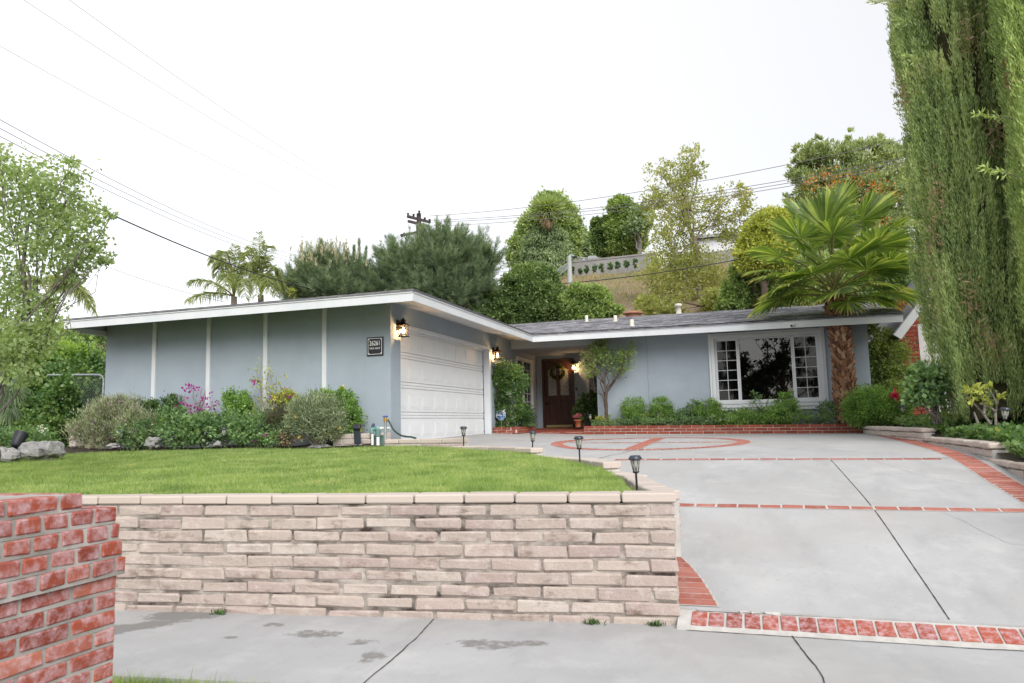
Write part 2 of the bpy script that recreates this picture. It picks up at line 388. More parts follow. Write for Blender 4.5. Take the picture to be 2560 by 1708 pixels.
# ------------------------------------------------------------------ leaves
def leaf_quads(P, size, axis, aspect=0.5, var=0.35, fold=0.12, nrm=None):
    """kite-shaped leaves: P bases, axis unit directions"""
    n = len(P); L = size*(1+var*(RNG.random(n)*2-1))[:, None]
    ref = sunit(n) if nrm is None else nrm
    side = np.cross(axis, ref); side /= np.linalg.norm(side, axis=1, keepdims=True)+1e-9
    up = np.cross(side, axis)
    w = L*aspect*0.5
    mid = P + axis*L*0.42 - up*L*fold
    return np.stack([P, mid+side*w+up*L*fold*1.5, P+axis*L, mid-side*w+up*L*fold*1.5], axis=1)
def clump_points(blobs, clumps, per, spread=0.33, shell=0.55):
    """leaf positions gathered in clumps near the outside of ellipsoids; returns positions, outward directions"""
    vol = np.array([(b[3]*b[4]*b[5])**(2/3) for b in blobs]); pr = vol/vol.sum()
    which = RNG.choice(len(blobs), size=clumps, p=pr); B = np.array(blobs, float)[which]
    d = sunit(clumps); rr = (shell + (1-shell)*RNG.random(clumps)**0.6)[:, None]
    C = B[:, :3] + d*rr*B[:, 3:6]
    cr = (B[:, 3:6].mean(axis=1)*spread*(0.6+0.8*RNG.random(clumps)))
    k = np.maximum(3, (per*(0.5+RNG.random(clumps))).astype(int))
    idx = np.repeat(np.arange(clumps), k); n = len(idx)
    g = RNG.normal(size=(n, 3))*0.5
    P = C[idx] + g*cr[idx][:, None]*np.array([1, 1, 0.8])
    out = d[idx] + g*0.7; out /= np.linalg.norm(out, axis=1, keepdims=True)+1e-9
    return P, out, C
def foliage(name, blobs, clumps, per, size, mat, parent, aspect=0.55, spread=0.33, shell=0.55, up=0.2, rnd=0.8, out=0.6, zmin=None, fold=0.12):
    P, o, C = clump_points(blobs, clumps, per, spread, shell)
    if zmin is not None: P[:, 2] = np.maximum(P[:, 2], zmin + RNG.random(len(P))*0.06)
    ax = o*out + sunit(len(P))*rnd + np.array([0, 0, up]); ax /= np.linalg.norm(ax, axis=1, keepdims=True)+1e-9
    ob = np_mesh(name, leaf_quads(P, size, ax, aspect, fold=fold), 4, mat, parent)
    return ob, C
def branch(mb, a, b, r0, r1, wob=0.08, k=6, n=7):
    a = np.array(a, float); b = np.array(b, float); L = np.linalg.norm(b-a)
    pts = [a + (b-a)*t + (RNG.normal(size=3)*wob*L*0.5*sin(pi*t)) for t in np.linspace(0, 1, k)]
    mb.tube(pts, list(np.linspace(r0, r1, k)), n)
    return pts
YM = False          # True: the third number given to blobpx / G is the world y of a bed, not a distance
def blobpx(px, py, d, rx, ry, rd=None):
    """ellipsoid given by its centre and radii in the photograph at distance d"""
    if YM: d = d/ray(px, py)[1]
    c = atd(px, py, d); s = d/F
    return (c[0], c[1], c[2], rx*s, (rd or rx)*s, ry*s)

def shoots(name, blobs, n, length, per, needle, mat, parent, up=0.9, shell=0.55, aspect=0.06, taper=0.55):
    """bottle-brush shoots of needles standing on the outside of ellipsoids"""
    P0, o, C = clump_points(blobs, n, 1, 0.25, shell); n = len(P0)
    ax = o*0.75 + np.array([0, 0, up]) + sunit(n)*0.35; ax /= np.linalg.norm(ax, axis=1, keepdims=True)
    ln = length*(0.6+0.8*RNG.random(n)); idx = np.repeat(np.arange(n), per); u = RNG.random(len(idx))
    P = P0[idx] + ax[idx]*(u*ln[idx])[:, None]
    na = sunit(len(idx)); na -= ax[idx]*(na*ax[idx]).sum(1, keepdims=True); na /= np.linalg.norm(na, axis=1, keepdims=True)+1e-9
    d = na*(1.05-taper*u)[:, None] + ax[idx]*(0.55+0.5*u)[:, None]; d /= np.linalg.norm(d, axis=1, keepdims=True)
    return np_mesh(name, leaf_quads(P, needle, d, aspect, fold=0.02), 4, mat, parent)

def damp_mask(m, spots, col, nsc=7.0, lo=0.42, hi=0.62):
    """adds dark damp stains (soft ellipses broken up by noise) to a concrete material"""
    n, l = m.node_tree.nodes, m.node_tree.links; p = n['Principled BSDF']; src = p.inputs['Base Color'].links[0].from_socket
    tc = n.new('ShaderNodeTexCoord'); acc = None
    for (x, y, rx, ry, rot, k) in spots:
        mp = n.new('ShaderNodeMapping'); mp.vector_type = 'TEXTURE'; mp.inputs['Location'].default_value = (x, y, 0); mp.inputs['Rotation'].default_value = (0, 0, rot); mp.inputs['Scale'].default_value = (rx, ry, 50)
        l.new(tc.outputs['Object'], mp.inputs[0]); vm = n.new('ShaderNodeVectorMath'); vm.operation = 'LENGTH'; l.new(mp.outputs[0], vm.inputs[0])
        mr = n.new('ShaderNodeMapRange'); mr.inputs[1].default_value = 1.0; mr.inputs[2].default_value = 0.35; mr.inputs[3].default_value = 0; mr.inputs[4].default_value = k; l.new(vm.outputs['Value'], mr.inputs[0])
        if acc is None: acc = mr.outputs[0]
        else: a = n.new('ShaderNodeMath'); a.operation = 'MAXIMUM'; l.new(acc, a.inputs[0]); l.new(mr.outputs[0], a.inputs[1]); acc = a.outputs[0]
    t = noise_tex(n, l, nsc, 7, 0.7); ad = n.new('ShaderNodeMath'); ad.operation = 'ADD'; sb = n.new('ShaderNodeMath'); sb.operation = 'MULTIPLY_ADD'; sb.inputs[1].default_value = 1.7; sb.inputs[2].default_value = -0.85
    l.new(t.outputs[0], sb.inputs[0]); l.new(sb.outputs[0], ad.inputs[0]); l.new(acc, ad.inputs[1])
    r = ramp(n, [(lo, (0, 0, 0)), (hi, (1, 1, 1))]); l.new(ad.outputs[0], r.inputs[0])
    l.new(mixc(n, l, src, col, r.outputs[0]), p.inputs['Base Color'])
# ================================================================== THE GROUND
def S(t): t = np.clip(t, 0, 1); return t*t*(3-2*t)
def ground_z(x, y):
    x = np.asarray(x, float); y = np.asarray(y, float)
    z = np.interp(y, [-40, 1.9, 5.4, 11, 13, 24], [-0.12, -0.12, -0.10, 0.80, 1.0, 1.0])
    az = x/np.maximum(y, 1)
    full = S((az+0.44)/0.17)
    hill = np.interp(y, [24, 30, 35, 40, 57, 70, 120, 600], [0, 4.2, 6.0, 7.6, 11.95, 12.6, 14, 14])
    low = np.interp(y, [24, 60, 140, 600], [0, 1.5, 3, 3])
    ridge = 17*S((y-50)/75)*S((-az-0.86)/0.2)
    wob = 0.22*np.sin(x*0.31+1)*np.sin(y*0.23) + 0.18*np.sin(x*0.9+y*0.7)
    return z + full*hill + (1-full)*low + ridge + wob*S((y-26)/8)
def grid_mesh(name, xs, ys, zf, mat, parent=None):
    X, Y = np.meshgrid(xs, ys); Z = zf(X, Y); V = np.stack([X, Y, Z], -1).reshape(-1, 3)
    nx, ny = len(xs), len(ys)
    Fc = [(j*nx+i, j*nx+i+1, (j+1)*nx+i+1, (j+1)*nx+i) for j in range(ny-1) for i in range(nx-1)]
    mb = MB(); mb.add(V, Fc, True); return mb.build(name, mat, parent)
def hill_mat():
    m, n, l, p = new_mat('dry_hillside')
    t1 = noise_tex(n, l, 0.16, 6, 0.65); t2 = noise_tex(n, l, 2.5, 6, 0.75)
    r1 = ramp(n, [(0.40, (0.27, 0.20, 0.135)), (0.52, (0.23, 0.175, 0.10)), (0.62, (0.13, 0.14, 0.05))]); l.new(t1.outputs[0], r1.inputs[0])
    r2 = ramp(n, [(0.3, (0.6, 0.6, 0.6)), (0.7, (1.2, 1.2, 1.2))]); l.new(t2.outputs[0], r2.inputs[0])
    l.new(mixc(n, l, r1.outputs[0], r2.outputs[0], 1.0, 'MULTIPLY'), p.inputs['Base Color']); p.inputs['Roughness'].default_value = 1.0
    bump(n, l, p, t2.outputs[0], 1.0, 0.15)
    return m
xs = np.concatenate([np.linspace(-900, -180, 10), np.linspace(-160, -62, 30), np.arange(-60, 42, 1.5), np.linspace(45, 150, 20), np.linspace(200, 900, 8)])
ys = np.concatenate([np.linspace(-900, -60, 8), np.linspace(-40, 1, 8), np.arange(1.9, 80, 1.0), np.linspace(82, 200, 30), np.linspace(260, 1500, 8)])
lab(grid_mesh('ground', xs, ys, ground_z, hill_mat()), kind='structure')

_yy = np.linspace(5, 20, 601)
_zz = np.interp(_yy, [5, 5.76, 8.0, 10.65, 12, 14.4, 16.7, 20], [0.09, 0.10, 0.605, 0.935, 1.0, 1.05, 1.085, 1.12])
_k = np.exp(-0.5*(np.arange(-40, 41)/16.0)**2); _k /= _k.sum()
_zs = np.convolve(np.pad(_zz, 40, mode='edge'), _k, 'valid')
_w = S((_yy-5.8)/1.0); _zs = _zs*_w + _zz*(1-_w)
def drive_z(x, y):
    x = np.asarray(x, float); y = np.asarray(y, float)
    return np.interp(y, _yy, _zs) - 0.008*x*S((y-7)/3) + np.maximum(0, -x-3)*0.03*S((y-11)/2)
def drive_left(y): return np.interp(y, [5.5, 6.4, 7.7, 8.2, 8.9, 10.0, 11.0, 11.38, 11.42, 20], [-0.62, -0.9, -1.25, -1.5, -1.85, -2.9, -4.2, -5.0, -6.6, -6.6])
mb = MB(); ysd = np.concatenate([np.arange(5.76, 11.38, 0.15), [11.38, 11.42], np.arange(11.6, 19.5, 0.3)]); nc = 22
V = []
for y in ysd:
    xl = float(drive_left(y))
    for t in np.linspace(0, 1, nc): x = xl + (2.85-xl)*t; V.append((x, y, float(drive_z(x, y))))
mb.add(V, [(j*nc+i, j*nc+i+1, (j+1)*nc+i+1, (j+1)*nc+i) for j in range(len(ysd)-1) for i in range(nc-1)], True)
# broken lip of the slab above the brick apron
mb.add([(x, 5.76, float(drive_z(x, 5.76))) for x in np.linspace(-0.66, 2.85, nc)] + [(x, 5.75+0.006*sin(x*9)+0.004*sin(x*23), 0.0) for x in np.linspace(-0.66, 2.85, nc)],
       [(i, nc+i, nc+i+1, i+1) for i in range(nc-1)])
driveway = lab(mb.build('driveway', M['conc']), kind='structure')
OFF['driveway'] = np.zeros(3)

def surf_frame(zf, x, y):
    e = 0.03; n = unit([-(zf(x+e, y)-zf(x-e, y))/(2*e), -(zf(x, y+e)-zf(x, y-e))/(2*e), 1.0]); return n
def resample(path, step=None, n=None):
    P = np.array(path, float); s = np.concatenate([[0], np.cumsum(np.linalg.norm(np.diff(P, axis=0), axis=1))])
    k = n or max(2, int(s[-1]/step)+1); t = np.linspace(0, s[-1], k)
    return np.stack([np.interp(t, s, P[:, i]) for i in range(P.shape[1])], 1), s[-1]
def brick_strip(name, path, width, pitch, mat, zf, parent, joint=0.019, rise=0.007, mortar=True, jit=0.006):
    """bricks laid into a paved surface along a path; each is a shallow bevelled block"""
    mb = MB(); P, L = resample(path, n=400); k = max(1, int(round(L/pitch))); pt = L/k
    for i in range(k):
        u = (i+0.5)/k*399; a = P[int(u)]*(1-u%1)+P[min(399, int(u)+1)]*(u % 1); t = P[min(399, int(u)+3)]-P[max(0, int(u)-3)]
        t3 = np.array([t[0], t[1], 0]); nrm = surf_frame(zf, a[0], a[1])
        ux = unit(t3 - nrm*(t3 @ nrm)); uy = np.cross(nrm, ux)
        c = np.array([a[0], a[1], float(zf(a[0], a[1]))]) + nrm*(rise-0.015)
        mb.block(c, ux, uy, nrm, ((pt-joint)/2, width/2, 0.015), 0.004, jit)
    ob = mb.build(name, mat, parent)
    if mortar:
        mm = MB(); V = []
        for i in range(0, 400, 4):
            t = P[min(399, i+1)]-P[max(0, i-1)]; nn = unit([-t[1], t[0]])
            for sg in (-1, 1):
                q = P[i] + nn*sg*(width/2+0.012); V.append((q[0], q[1], float(zf(q[0], q[1]))+0.003))
        mm.add(V, [(2*i, 2*i+1, 2*i+3, 2*i+2) for i in range(99)]); o2 = mm.build('mortar_bed', M['mortar'], ob)
    return ob
lb = lambda o, t: lab(o, t)
band1 = [(-1.95, 10.62), (2.2, 10.68)]; band2 = [(-0.86, 8.02), (2.3, 7.98)]
brick_strip('brick_inlay', band1, 0.10, 0.215, M['paver'], drive_z, driveway)
brick_strip('brick_inlay', band2, 0.10, 0.215, M['paver'], drive_z, driveway)
edge = [(2.45, 18.4), (2.46, 14.5), (2.46, 11), (2.46, 9.2), (2.5, 7.4), (2.62, 5.85)]
brick_strip('brick_inlay', edge, 0.26, 0.105, M['paver'], drive_z, driveway)
cc, rx, ry = (-1.95, 14.3), 1.72, 2.2
circ = [(cc[0]+rx*cos(a), cc[1]+ry*sin(a)) for a in np.linspace(0, 2*pi, 90)]
brick_strip('brick_inlay', circ, 0.24, 0.11, M['paver'], drive_z, driveway)
brick_strip('brick_inlay', [(cc[0], cc[1]-ry+0.15), (cc[0]-0.05, cc[1]+ry-0.15)], 0.24, 0.105, M['paver'], lambda x, y: drive_z(x, y)+0.004, driveway)
brick_strip('brick_inlay', [(cc[0]-rx+0.15, cc[1]), (cc[0]+rx-0.15, cc[1])], 0.09, 0.215, M['paver'], drive_z, driveway)
# flared brick strip beside the retaining wall and the soldier row at the street
mbf = MB(); mmf = MB()
yv = np.arange(5.80, 7.0, 0.092)
def fl_r(y): return float(np.interp(y, [5.7, 5.83, 6.0, 6.24, 6.455, 6.667, 7.0], [-0.32, -0.358, -0.409, -0.491, -0.581, -0.69, -0.90]))
for y in yv:
    xl = -0.68 - 0.30*(y-5.8); y1_ = y+0.080
    if fl_r(y1_)-xl < 0.03: break
    zb_ = [float(drive_z(a_, b_))+0.008+0.003*RNG.random() for a_, b_ in ((xl, y), (fl_r(y), y), (fl_r(y1_), y1_), (xl, y1_))]
    q4 = [(xl, y, zb_[0]), (fl_r(y), y, zb_[1]), (fl_r(y1_), y1_, zb_[2]), (xl, y1_, zb_[3])]
    mbf.add(q4+[(a_, b_, c_-0.03) for a_, b_, c_ in q4], [(0, 1, 2, 3), (0, 4, 5, 1), (1, 5, 6, 2), (2, 6, 7, 3), (3, 7, 4, 0)])
    mmf.add([(xl-0.02, y-0.015, float(drive_z(xl, y))+0.004), (fl_r(y)+0.02, y-0.015, float(drive_z(-0.4, y))+0.004), (fl_r(y1_)+0.02, y1_+0.014, float(drive_z(-0.4, y1_))+0.004), (xl-0.02, y1_+0.014, float(drive_z(xl, y1_))+0.004)], [(0, 1, 2, 3)])
fl = mbf.build('brick_inlay', M['paver'], driveway); mmf.build('mortar_bed', M['mortar'], fl)
lab(fl, 'flared row of bricks beside the retaining wall')
ap_z = lambda x, y: np.asarray(0.006 + 0.335*(np.asarray(y, float)-5.52) + 0*np.asarray(x))
ap = brick_strip('brick_apron', [(-0.53, 5.655), (3.6, 5.65)], 0.165, 0.122, M['brick'], ap_z, driveway, joint=0.016, rise=0.010, mortar=False, jit=0.006)
mb = MB(); mb.add([(-0.62, 5.545, 0.014), (4.5, 5.545, 0.014), (4.5, 5.755, 0.088), (-0.62, 5.755, 0.088), (-0.62, 5.535, -0.02), (4.5, 5.535, -0.02)], [(0, 1, 2, 3), (0, 4, 5, 1)])
mb.build('mortar_bed', M['mortar'], ap)
# joints and cracks in the driveway: narrow strips of dirt
def dirt_line(mb, path, w, zf, wob=0.0, dz=0.004):
    P, L = resample(path, n=max(8, int(20*np.linalg.norm(np.array(path[-1])-np.array(path[0])))))
    if wob: P = P + np.cumsum(RNG.normal(size=P.shape)*wob, 0)*np.sin(np.linspace(0, pi, len(P)))[:, None]
    V = []
    for i in range(len(P)):
        t = P[min(len(P)-1, i+1)]-P[max(0, i-1)]; nn = unit([-t[1], t[0]])
        ww = w*(0.7+0.6*RNG.random())/2
        for sg in (-1, 1): q = P[i]+nn*sg*ww; V.append((q[0], q[1], float(zf(q[0], q[1]))+dz))
    mb.add(V, [(2*i, 2*i+1, 2*i+3, 2*i+2) for i in range(len(P)-1)])
mb = MB()
dirt_line(mb, [(0.90, 10.58), (1.02, 8.08)], 0.007, drive_z); dirt_line(mb, [(1.03, 7.92), (1.155, 5.78)], 0.008, drive_z)
dirt_line(mb, [(-0.2, 14.2), (0.9, 15.2), (2.3, 16.5)], 0.007, drive_z, 0.012); dirt_line(mb, [(-1.9, 12.0), (-2.0, 11.5), (-2.2, 10.75)], 0.010, drive_z, 0.01)
dirt_line(mb, [(-3.7, 14.2), (-5.2, 14.9), (-6.4, 15.4)], 0.006, drive_z, 0.012)
dirt_line(mb, [(0.6, 10.72), (2.3, 10.76)], 0.022, drive_z, 0.003)
dirt_line(mb, [(1.6, 7.9), (1.9, 7.2), (2.3, 7.0)], 0.002, drive_z, 0.008); dirt_line(mb, [(1.4, 10.5), (1.7, 9.6), (2.2, 9.0)], 0.002, drive_z, 0.008)
mb.build('expansion_joint', M['joint'], driveway)
mb = MB(); dirt_line(mb, [(-0.5, 5.744), (1.2, 5.746), (3.4, 5.744)], 0.010, lambda x, y: 0.0865, 0.003, 0.0012); mb.build('expansion_joint', M['joint'], driveway)
mb = MB()
for x, y in [(-0.16, 5.75), (-0.08, 5.748), (0.01, 5.75), (0.06, 5.747)]: mb.block((x, y, 0.092), (1, 0, 0), (0, 1, 0), (0, 0, 1), (0.030, 0.012, 0.010), 0.007, 0.010)
mb.build('loose_mortar', M['mortar'], driveway)

# sidewalk in the street's own direction (it turns 7 degrees from the house front)
SD = unit([0.992, 0.126]); SN = np.array([-SD[1], SD[0]]); W0 = np.array([-0.60, 5.66])
def street(u, v): q = W0 + SD*u + SN*v; return q[0], q[1]
mb = MB()
def walk_slab(u0, u1, v0, v1, z=0.0):
    mb.add([(*street(u0, v0), z), (*street(u1, v0), z), (*street(u1, v1), z), (*street(u0, v1), z), (*street(u0, v0), z-0.11), (*street(u1, v0), z-0.11)], [(0, 1, 2, 3), (0, 4, 5, 1)])
walk_slab(-16, 9, -1.50, 0.12)
mb.add([(-2.35, 4.03, -0.004), (9, 5.5, -0.004), (9, 1.5, -0.06), (-2.0, 1.5, -0.06)], [(0, 1, 2, 3)][:1])
sidewalk = lab(mb.build('sidewalk', M['walk']), kind='structure'); OFF['sidewalk'] = np.zeros(3)
mb = MB()
for u in (-16+0.3, -12.5, -8.8, -5.35, -1.86, 0.72, 3.0): dirt_line(mb, [street(u, -0.02), street(u+0.03, -0.85), street(u+0.01, -1.5)], 0.009, lambda x, y: 0.0, 0.003)
dirt_line(mb, [(0.2, 4.6), (0.34, 3.2), (0.5, 1.6)], 0.010, lambda x, y: -0.0, 0.001)
dirt_line(mb, [street(-12, 0.045), street(0.1, 0.045)], 0.02, lambda x, y: 0.0, 0.004, 0.004); dirt_line(mb, [(-0.55, 5.527), (4, 5.529)], 0.010, lambda x, y: 0.0, 0.004)
mb.build('expansion_joint', M['joint'], sidewalk)
# damp patches left on the paving by a sprinkler
def blotch(mb, u, v, ru, rv, n=26, z=0.003, rot=0.0):
    ph = RNG.random(4)*6.28; V = []
    for i in range(n):
        a = 2*pi*i/n; r = 1+0.22*sin(3*a+ph[0])+0.15*sin(5*a+ph[1])+0.1*sin(9*a+ph[2])
        du, dv = ru*r*cos(a), rv*r*sin(a); V.append((*street(u+du*cos(rot)-dv*sin(rot), v+du*sin(rot)+dv*cos(rot)), z))
    V.append((*street(u, v), z)); mb.add(V, [(i, (i+1) % n, n) for i in range(n)])
ang = math.atan2(SD[1], SD[0])
sp_ = [(*street(u_, v_), a_*1.15, b_*1.15, ang+r_, k_) for u_, v_, a_, b_, r_, k_ in [(-3.95, -0.1, 0.42, 0.24, 0.1, 0.8), (-4.2, -0.55, 0.75, 0.22, 0.75, 0.75), (-4.6, -0.9, 0.6, 0.2, 0.75, 0.7), (-3.05, -0.30, 0.17, 0.09, 0, 0.62), (-2.62, -0.50, 0.32, 0.16, 0, 0.6), (-2.2, -0.66, 0.2, 0.11, 0.2, 0.6), (-1.30, -0.62, 0.34, 0.2, 0, 0.6), (-1.0, -0.55, 0.2, 0.1, 0, 0.6), (-1.98, -0.98, 0.16, 0.2, 0.3, 0.58), (-3.2, -0.65, 0.14, 0.05, 0, 0.55)]]
damp_mask(M['walk'], sp_, (0.20, 0.196, 0.19))
# road behind the camera
mb = MB(); mb.add([(-80, -9, -0.115), (80, 11, -0.115), (80, 1.2+9.2, -0.115), (-80, -8.8+1, -0.115)], [(0, 1, 2, 3)])
V = [(-80, -18, -0.10), (80, 2, -0.10), (80, 10.5, -0.10), (-80, -9.6, -0.10)]
mb = MB(); mb.add(V, [(0, 1, 2, 3)]); lab(mb.build('road', surf('asphalt', (0.045, 0.045, 0.047), (0.065, 0.065, 0.066), 0.9, 3, 8, None, 120, 0.5, 0.01)), kind='structure')

# lawn: a gently rising sheet with real blades
front = [street(u, 0.20) for u in np.linspace(-16.5, -0.28, 40)]
back = [(-17.0, 9.6), (-14.0, 9.3), (-12.4, 9.9), (-11.0, 10.7), (-9.5, 10.95), (-7.6, 11.08), (-5.9, 11.25), (-5.2, 11.25), (-4.35, 10.98), (-3.0, 9.86), (-2.05, 8.62), (-1.66, 8.0), (-1.2, 6.9), (-0.98, 6.05)]
Fp, _ = resample(front, n=60); Bp, _ = resample(back, n=60)
def lawn_z(x, y):
    v = (np.asarray(y)-W0[1]-SD[1]/SD[0]*(np.asarray(x)-W0[0]))/5.6
    return 0.875 + 0.235*np.clip(v, 0, 1.25) + 0.012*np.sin(np.asarray(x)*1.9)*np.sin(np.asarray(y)*1.3)
def ruled(name, A, B, nv, zf, mat, parent=None):
    mb = MB(); V = []; nu = len(A)
    for j in range(nv):
        t = j/(nv-1)
        for i in range(nu): q = A[i]*(1-t)+B[i]*t; V.append((q[0], q[1], float(zf(q[0], q[1]))))
    mb.add(V, [(j*nu+i, j*nu+i+1, (j+1)*nu+i+1, (j+1)*nu+i) for j in range(nv-1) for i in range(nu-1)], True)
    return mb.build(name, mat, parent)
lab(ruled('lawn', Fp, Bp, 24, lawn_z, M['turf']), kind='structure')
def grass_blades(name, P, h, w, mat, lean=0.35):
    n = len(P); hh = h*(0.45+RNG.random(n)); hh = np.where(RNG.random(n) < 0.04, hh*1.9, hh)*(1+0.35*np.sin(P[:, 0]*2.3+1)*np.sin(P[:, 1]*3.1)); hh = hh[:, None]; a = RNG.random(n)*2*pi
    s = np.stack([np.cos(a), np.sin(a), 0*a], 1)*w/2; l = RNG.normal(size=(n, 3))*lean; l[:, 2] = 1; tip = P + l*hh
    return np_mesh(name, np.stack([P-s, P+s, tip], 1), 3, mat)
n = 420000; iu = RNG.random(n)*59; i0 = iu.astype(int); f = (iu-i0)[:, None]; tv = RNG.random(n)[:, None]
i1 = np.minimum(59, i0+1); q = (Fp[i0]*(1-f)+Fp[i1]*f)*(1-tv) + (Bp[i0]*(1-f)+Bp[i1]*f)*tv
keep = (q[:, 0] > -15.5); q = q[keep]
M['grass'] = leafmat('lawn_grass', [(0.1, (0.105, 0.185, 0.04)), (0.45, (0.22, 0.33, 0.085)), (0.75, (0.315, 0.41, 0.14)), (0.97, (0.48, 0.46, 0.23))], 0.4, 0.5, 2.6)
lab(grass_blades('lawn_grass', np.stack([q[:, 0], q[:, 1], lawn_z(q[:, 0], q[:, 1])-0.004], 1), 0.032, 0.0075, M['grass'], 0.55),
    'short bright green lawn between the block wall and the garden bed', 'grass', kind='stuff')
# parkway turf at the kerb
n = 60000; u = -9+RNG.random(n)*7.4; v = -1.50-RNG.random(n)*1.3
lim = np.interp(u, [-12, -3.2, -1.9, -1.5], [-1.49, -1.47, -1.50, -1.80]); v = np.minimum(v, lim + RNG.normal(size=n)*0.015)
X = W0[0]+SD[0]*u+SN[0]*v; Y = W0[1]+SD[1]*u+SN[1]*v
lab(grass_blades('parkway_grass', np.stack([X, Y, np.full(n, -0.035)], 1), 0.045, 0.006, M['grass'], 0.4), 'strip of green grass between pavement and kerb', 'grass', kind='stuff')
mb = MB(); mb.add([(*street(-14, -1.49), -0.03), (*street(-2.0, -1.52), -0.03), (*street(-1.4, -3.4), -0.035), (*street(-14, -3.4), -0.035)], [(0, 1, 2, 3)])
lab(mb.build('parkway', M['turf']), kind='structure')

# planting beds
def bed_z(x, y): return 1.10 + 0.075*np.clip((np.asarray(y)-9)/3.0, 0, 1.0) + 0.025*np.sin(np.asarray(x)*3.1)*np.sin(np.asarray(y)*4.3)
Bk, _ = resample(back[:7], n=40); Hs, _ = resample([(-19, 14.5), (-13.2, 12.5), (-6.6, 12.3)], n=40)
lab(ruled('planting_bed', Bk, Hs, 10, bed_z, M['soil']), kind='structure')

# ================================================================== BLOCK AND BRICK WALLS
def masonry(mb, path, z0, courses, ch, bl, th, joint=0.01, bev=0.01, jit=0.006, stag=0.5, taper=0.0, inset=None):
    P, L = resample(path, n=300)
    for c in range(courses):
        s = -bl*stag*(c % 2) + (RNG.random()-0.5)*0.04*bl
        while s < L:
            a, b = max(0, s), min(L, s+bl)
            if b-a > 0.05*bl+joint:
                m = (a+b)/2/L*299; i_ = min(298, int(m)); p = P[i_]*(1-(m-i_))+P[i_+1]*(m-i_); t = P[min(299, i_+3)]-P[max(0, i_-2)]; ux = unit([t[0], t[1], 0]); uy = np.array([-ux[1], ux[0], 0])
                jw = joint*(0.55+1.2*RNG.random()); mb.block((p[0], p[1], z0+ch*(c+0.5)+(RNG.random()-0.5)*joint*0.3), ux, uy, (0, 0, 1), ((b-a-jw)/2, th/2+(RNG.random()-0.5)*jit, (ch-joint*(0.6+0.7*RNG.random()))/2), bev*(0.7+0.6*RNG.random()), jit)
            s += bl
def core(mb, path, z0, z1, th):
    P, L = resample(path, n=max(2, min(40, len(path)*6))) ; V = []
    for i in range(len(P)):
        t = P[min(len(P)-1, i+1)]-P[max(0, i-1)]; nn = unit([-t[1], t[0]])
        for sg in (-1, 1):
            for z in (z0, z1): q = P[i]+nn*sg*th/2; V.append((q[0], q[1], z))
    k = len(P); Fc = []
    for i in range(k-1):
        a, b = 4*i, 4*i+4; Fc += [(a, b, b+1, a+1), (a+2, a+3, b+3, b+2), (a+1, b+1, b+3, a+3), (a, a+2, b+2, b)]
    Fc += [(0, 1, 3, 2), (4*k-4, 4*k-2, 4*k-1, 4*k-3)]
    mb.add(V, Fc)
# front retaining wall
RW = thing('retaining_wall', 'long weathered tan block wall holding up the front lawn above the sidewalk', 'wall', (*street(-4, 0.1), 0))
line = [street(0.0, 0.10), street(-15, 0.10)]
mb = MB(); masonry(mb, line, 0.055, 8, 0.1016, 0.4064, 0.20, 0.012, 0.014, 0.014); mb.build('block_courses', M['block'], RW)
mb = MB(); masonry(mb, [street(-0.05, 0.10), street(-15, 0.10)], -0.03, 1, 0.085, 0.45, 0.20, 0.016, 0.012, 0.014); mb.build('footing_course', M['block'], RW)
mb = MB(); core(mb, [street(-0.02, 0.105), street(-15, 0.105)], -0.05, 0.868, 0.184); mb.build('mortar_core', M['mortar_dark'], RW)
mb = MB(); masonry(mb, [street(0.012, 0.10), street(-15, 0.10)], 0.868, 1, 0.079, 0.4064, 0.215, 0.009, 0.012, 0.004); mb.build('cap_course', M['cap'], RW)
# cracks run down the wall through the joints
# stepped wall along the lawn side of the driveway
SW = thing('stepped_edge_wall', 'low stepped tan block wall curving between lawn and driveway', 'wall', (-2.0, 8.5, 0.9))
l1 = [(-0.68, 5.84), (-0.90, 6.45), (-1.22, 7.55), (-1.55, 8.1)]; l2 = [(-1.50, 8.02), (-1.92, 8.75), (-2.4, 9.32), (-2.93, 9.9)]
l3 = [(-2.87, 9.84), (-3.6, 10.48), (-4.1, 10.9), (-4.62, 11.2)]; l4 = [(-4.50, 11.30), (-5.2, 11.40), (-5.98, 11.40)]
cm, bm, km = MB(), MB(), MB()
for path, top in ((l1, 0.947), (l2, 1.048), (l3, 1.15), (l4, 1.27)):
    masonry(cm, path, top-0.08, 1, 0.08, 0.4064, 0.21, 0.008, 0.011, 0.004)
    masonry(bm, path, top-0.08-0.1016*3, 3, 0.1016, 0.4064, 0.20, 0.010, 0.011, 0.006)
    core(km, [tuple(np.array(p)) for p in path], top-0.5, top-0.085, 0.175)
bm.build('block_courses', M['block'], SW); cm.build('cap_course', M['cap'], SW); km.build('mortar_core', M['mortar'], SW)
# stepped wall on the right of the driveway
R3 = thing('stepped_planter_wall', 'low pale stone block wall stepping down beside the right edge of the driveway', 'wall', (2.7, 12, 0.9))
r1 = [(2.72, 13.9), (2.60, 15.2), (2.42, 16.6), (2.36, 18.3)]; r2 = [(2.79, 10.45), (2.78, 12.0), (2.72, 13.95)]; r3 = [(2.86, 6.2), (2.82, 8.0), (2.80, 10.55)]
cm, bm, km = MB(), MB(), MB()
for path, top in ((r1, 1.255), (r2, 1.115), (r3, 0.93)):
    masonry(cm, path, top-0.085, 1, 0.085, 0.36, 0.23, 0.010, 0.016, 0.012)
    masonry(bm, path, top-0.085-0.1016*3, 3, 0.1016, 0.32, 0.20, 0.011, 0.014, 0.012)
    core(km, path, top-0.9, top-0.09, 0.165)
bm.build('block_courses', M['cap'], R3); cm.build('cap_course', M['cap'], R3); km.build('mortar_core', M['mortar'], R3)
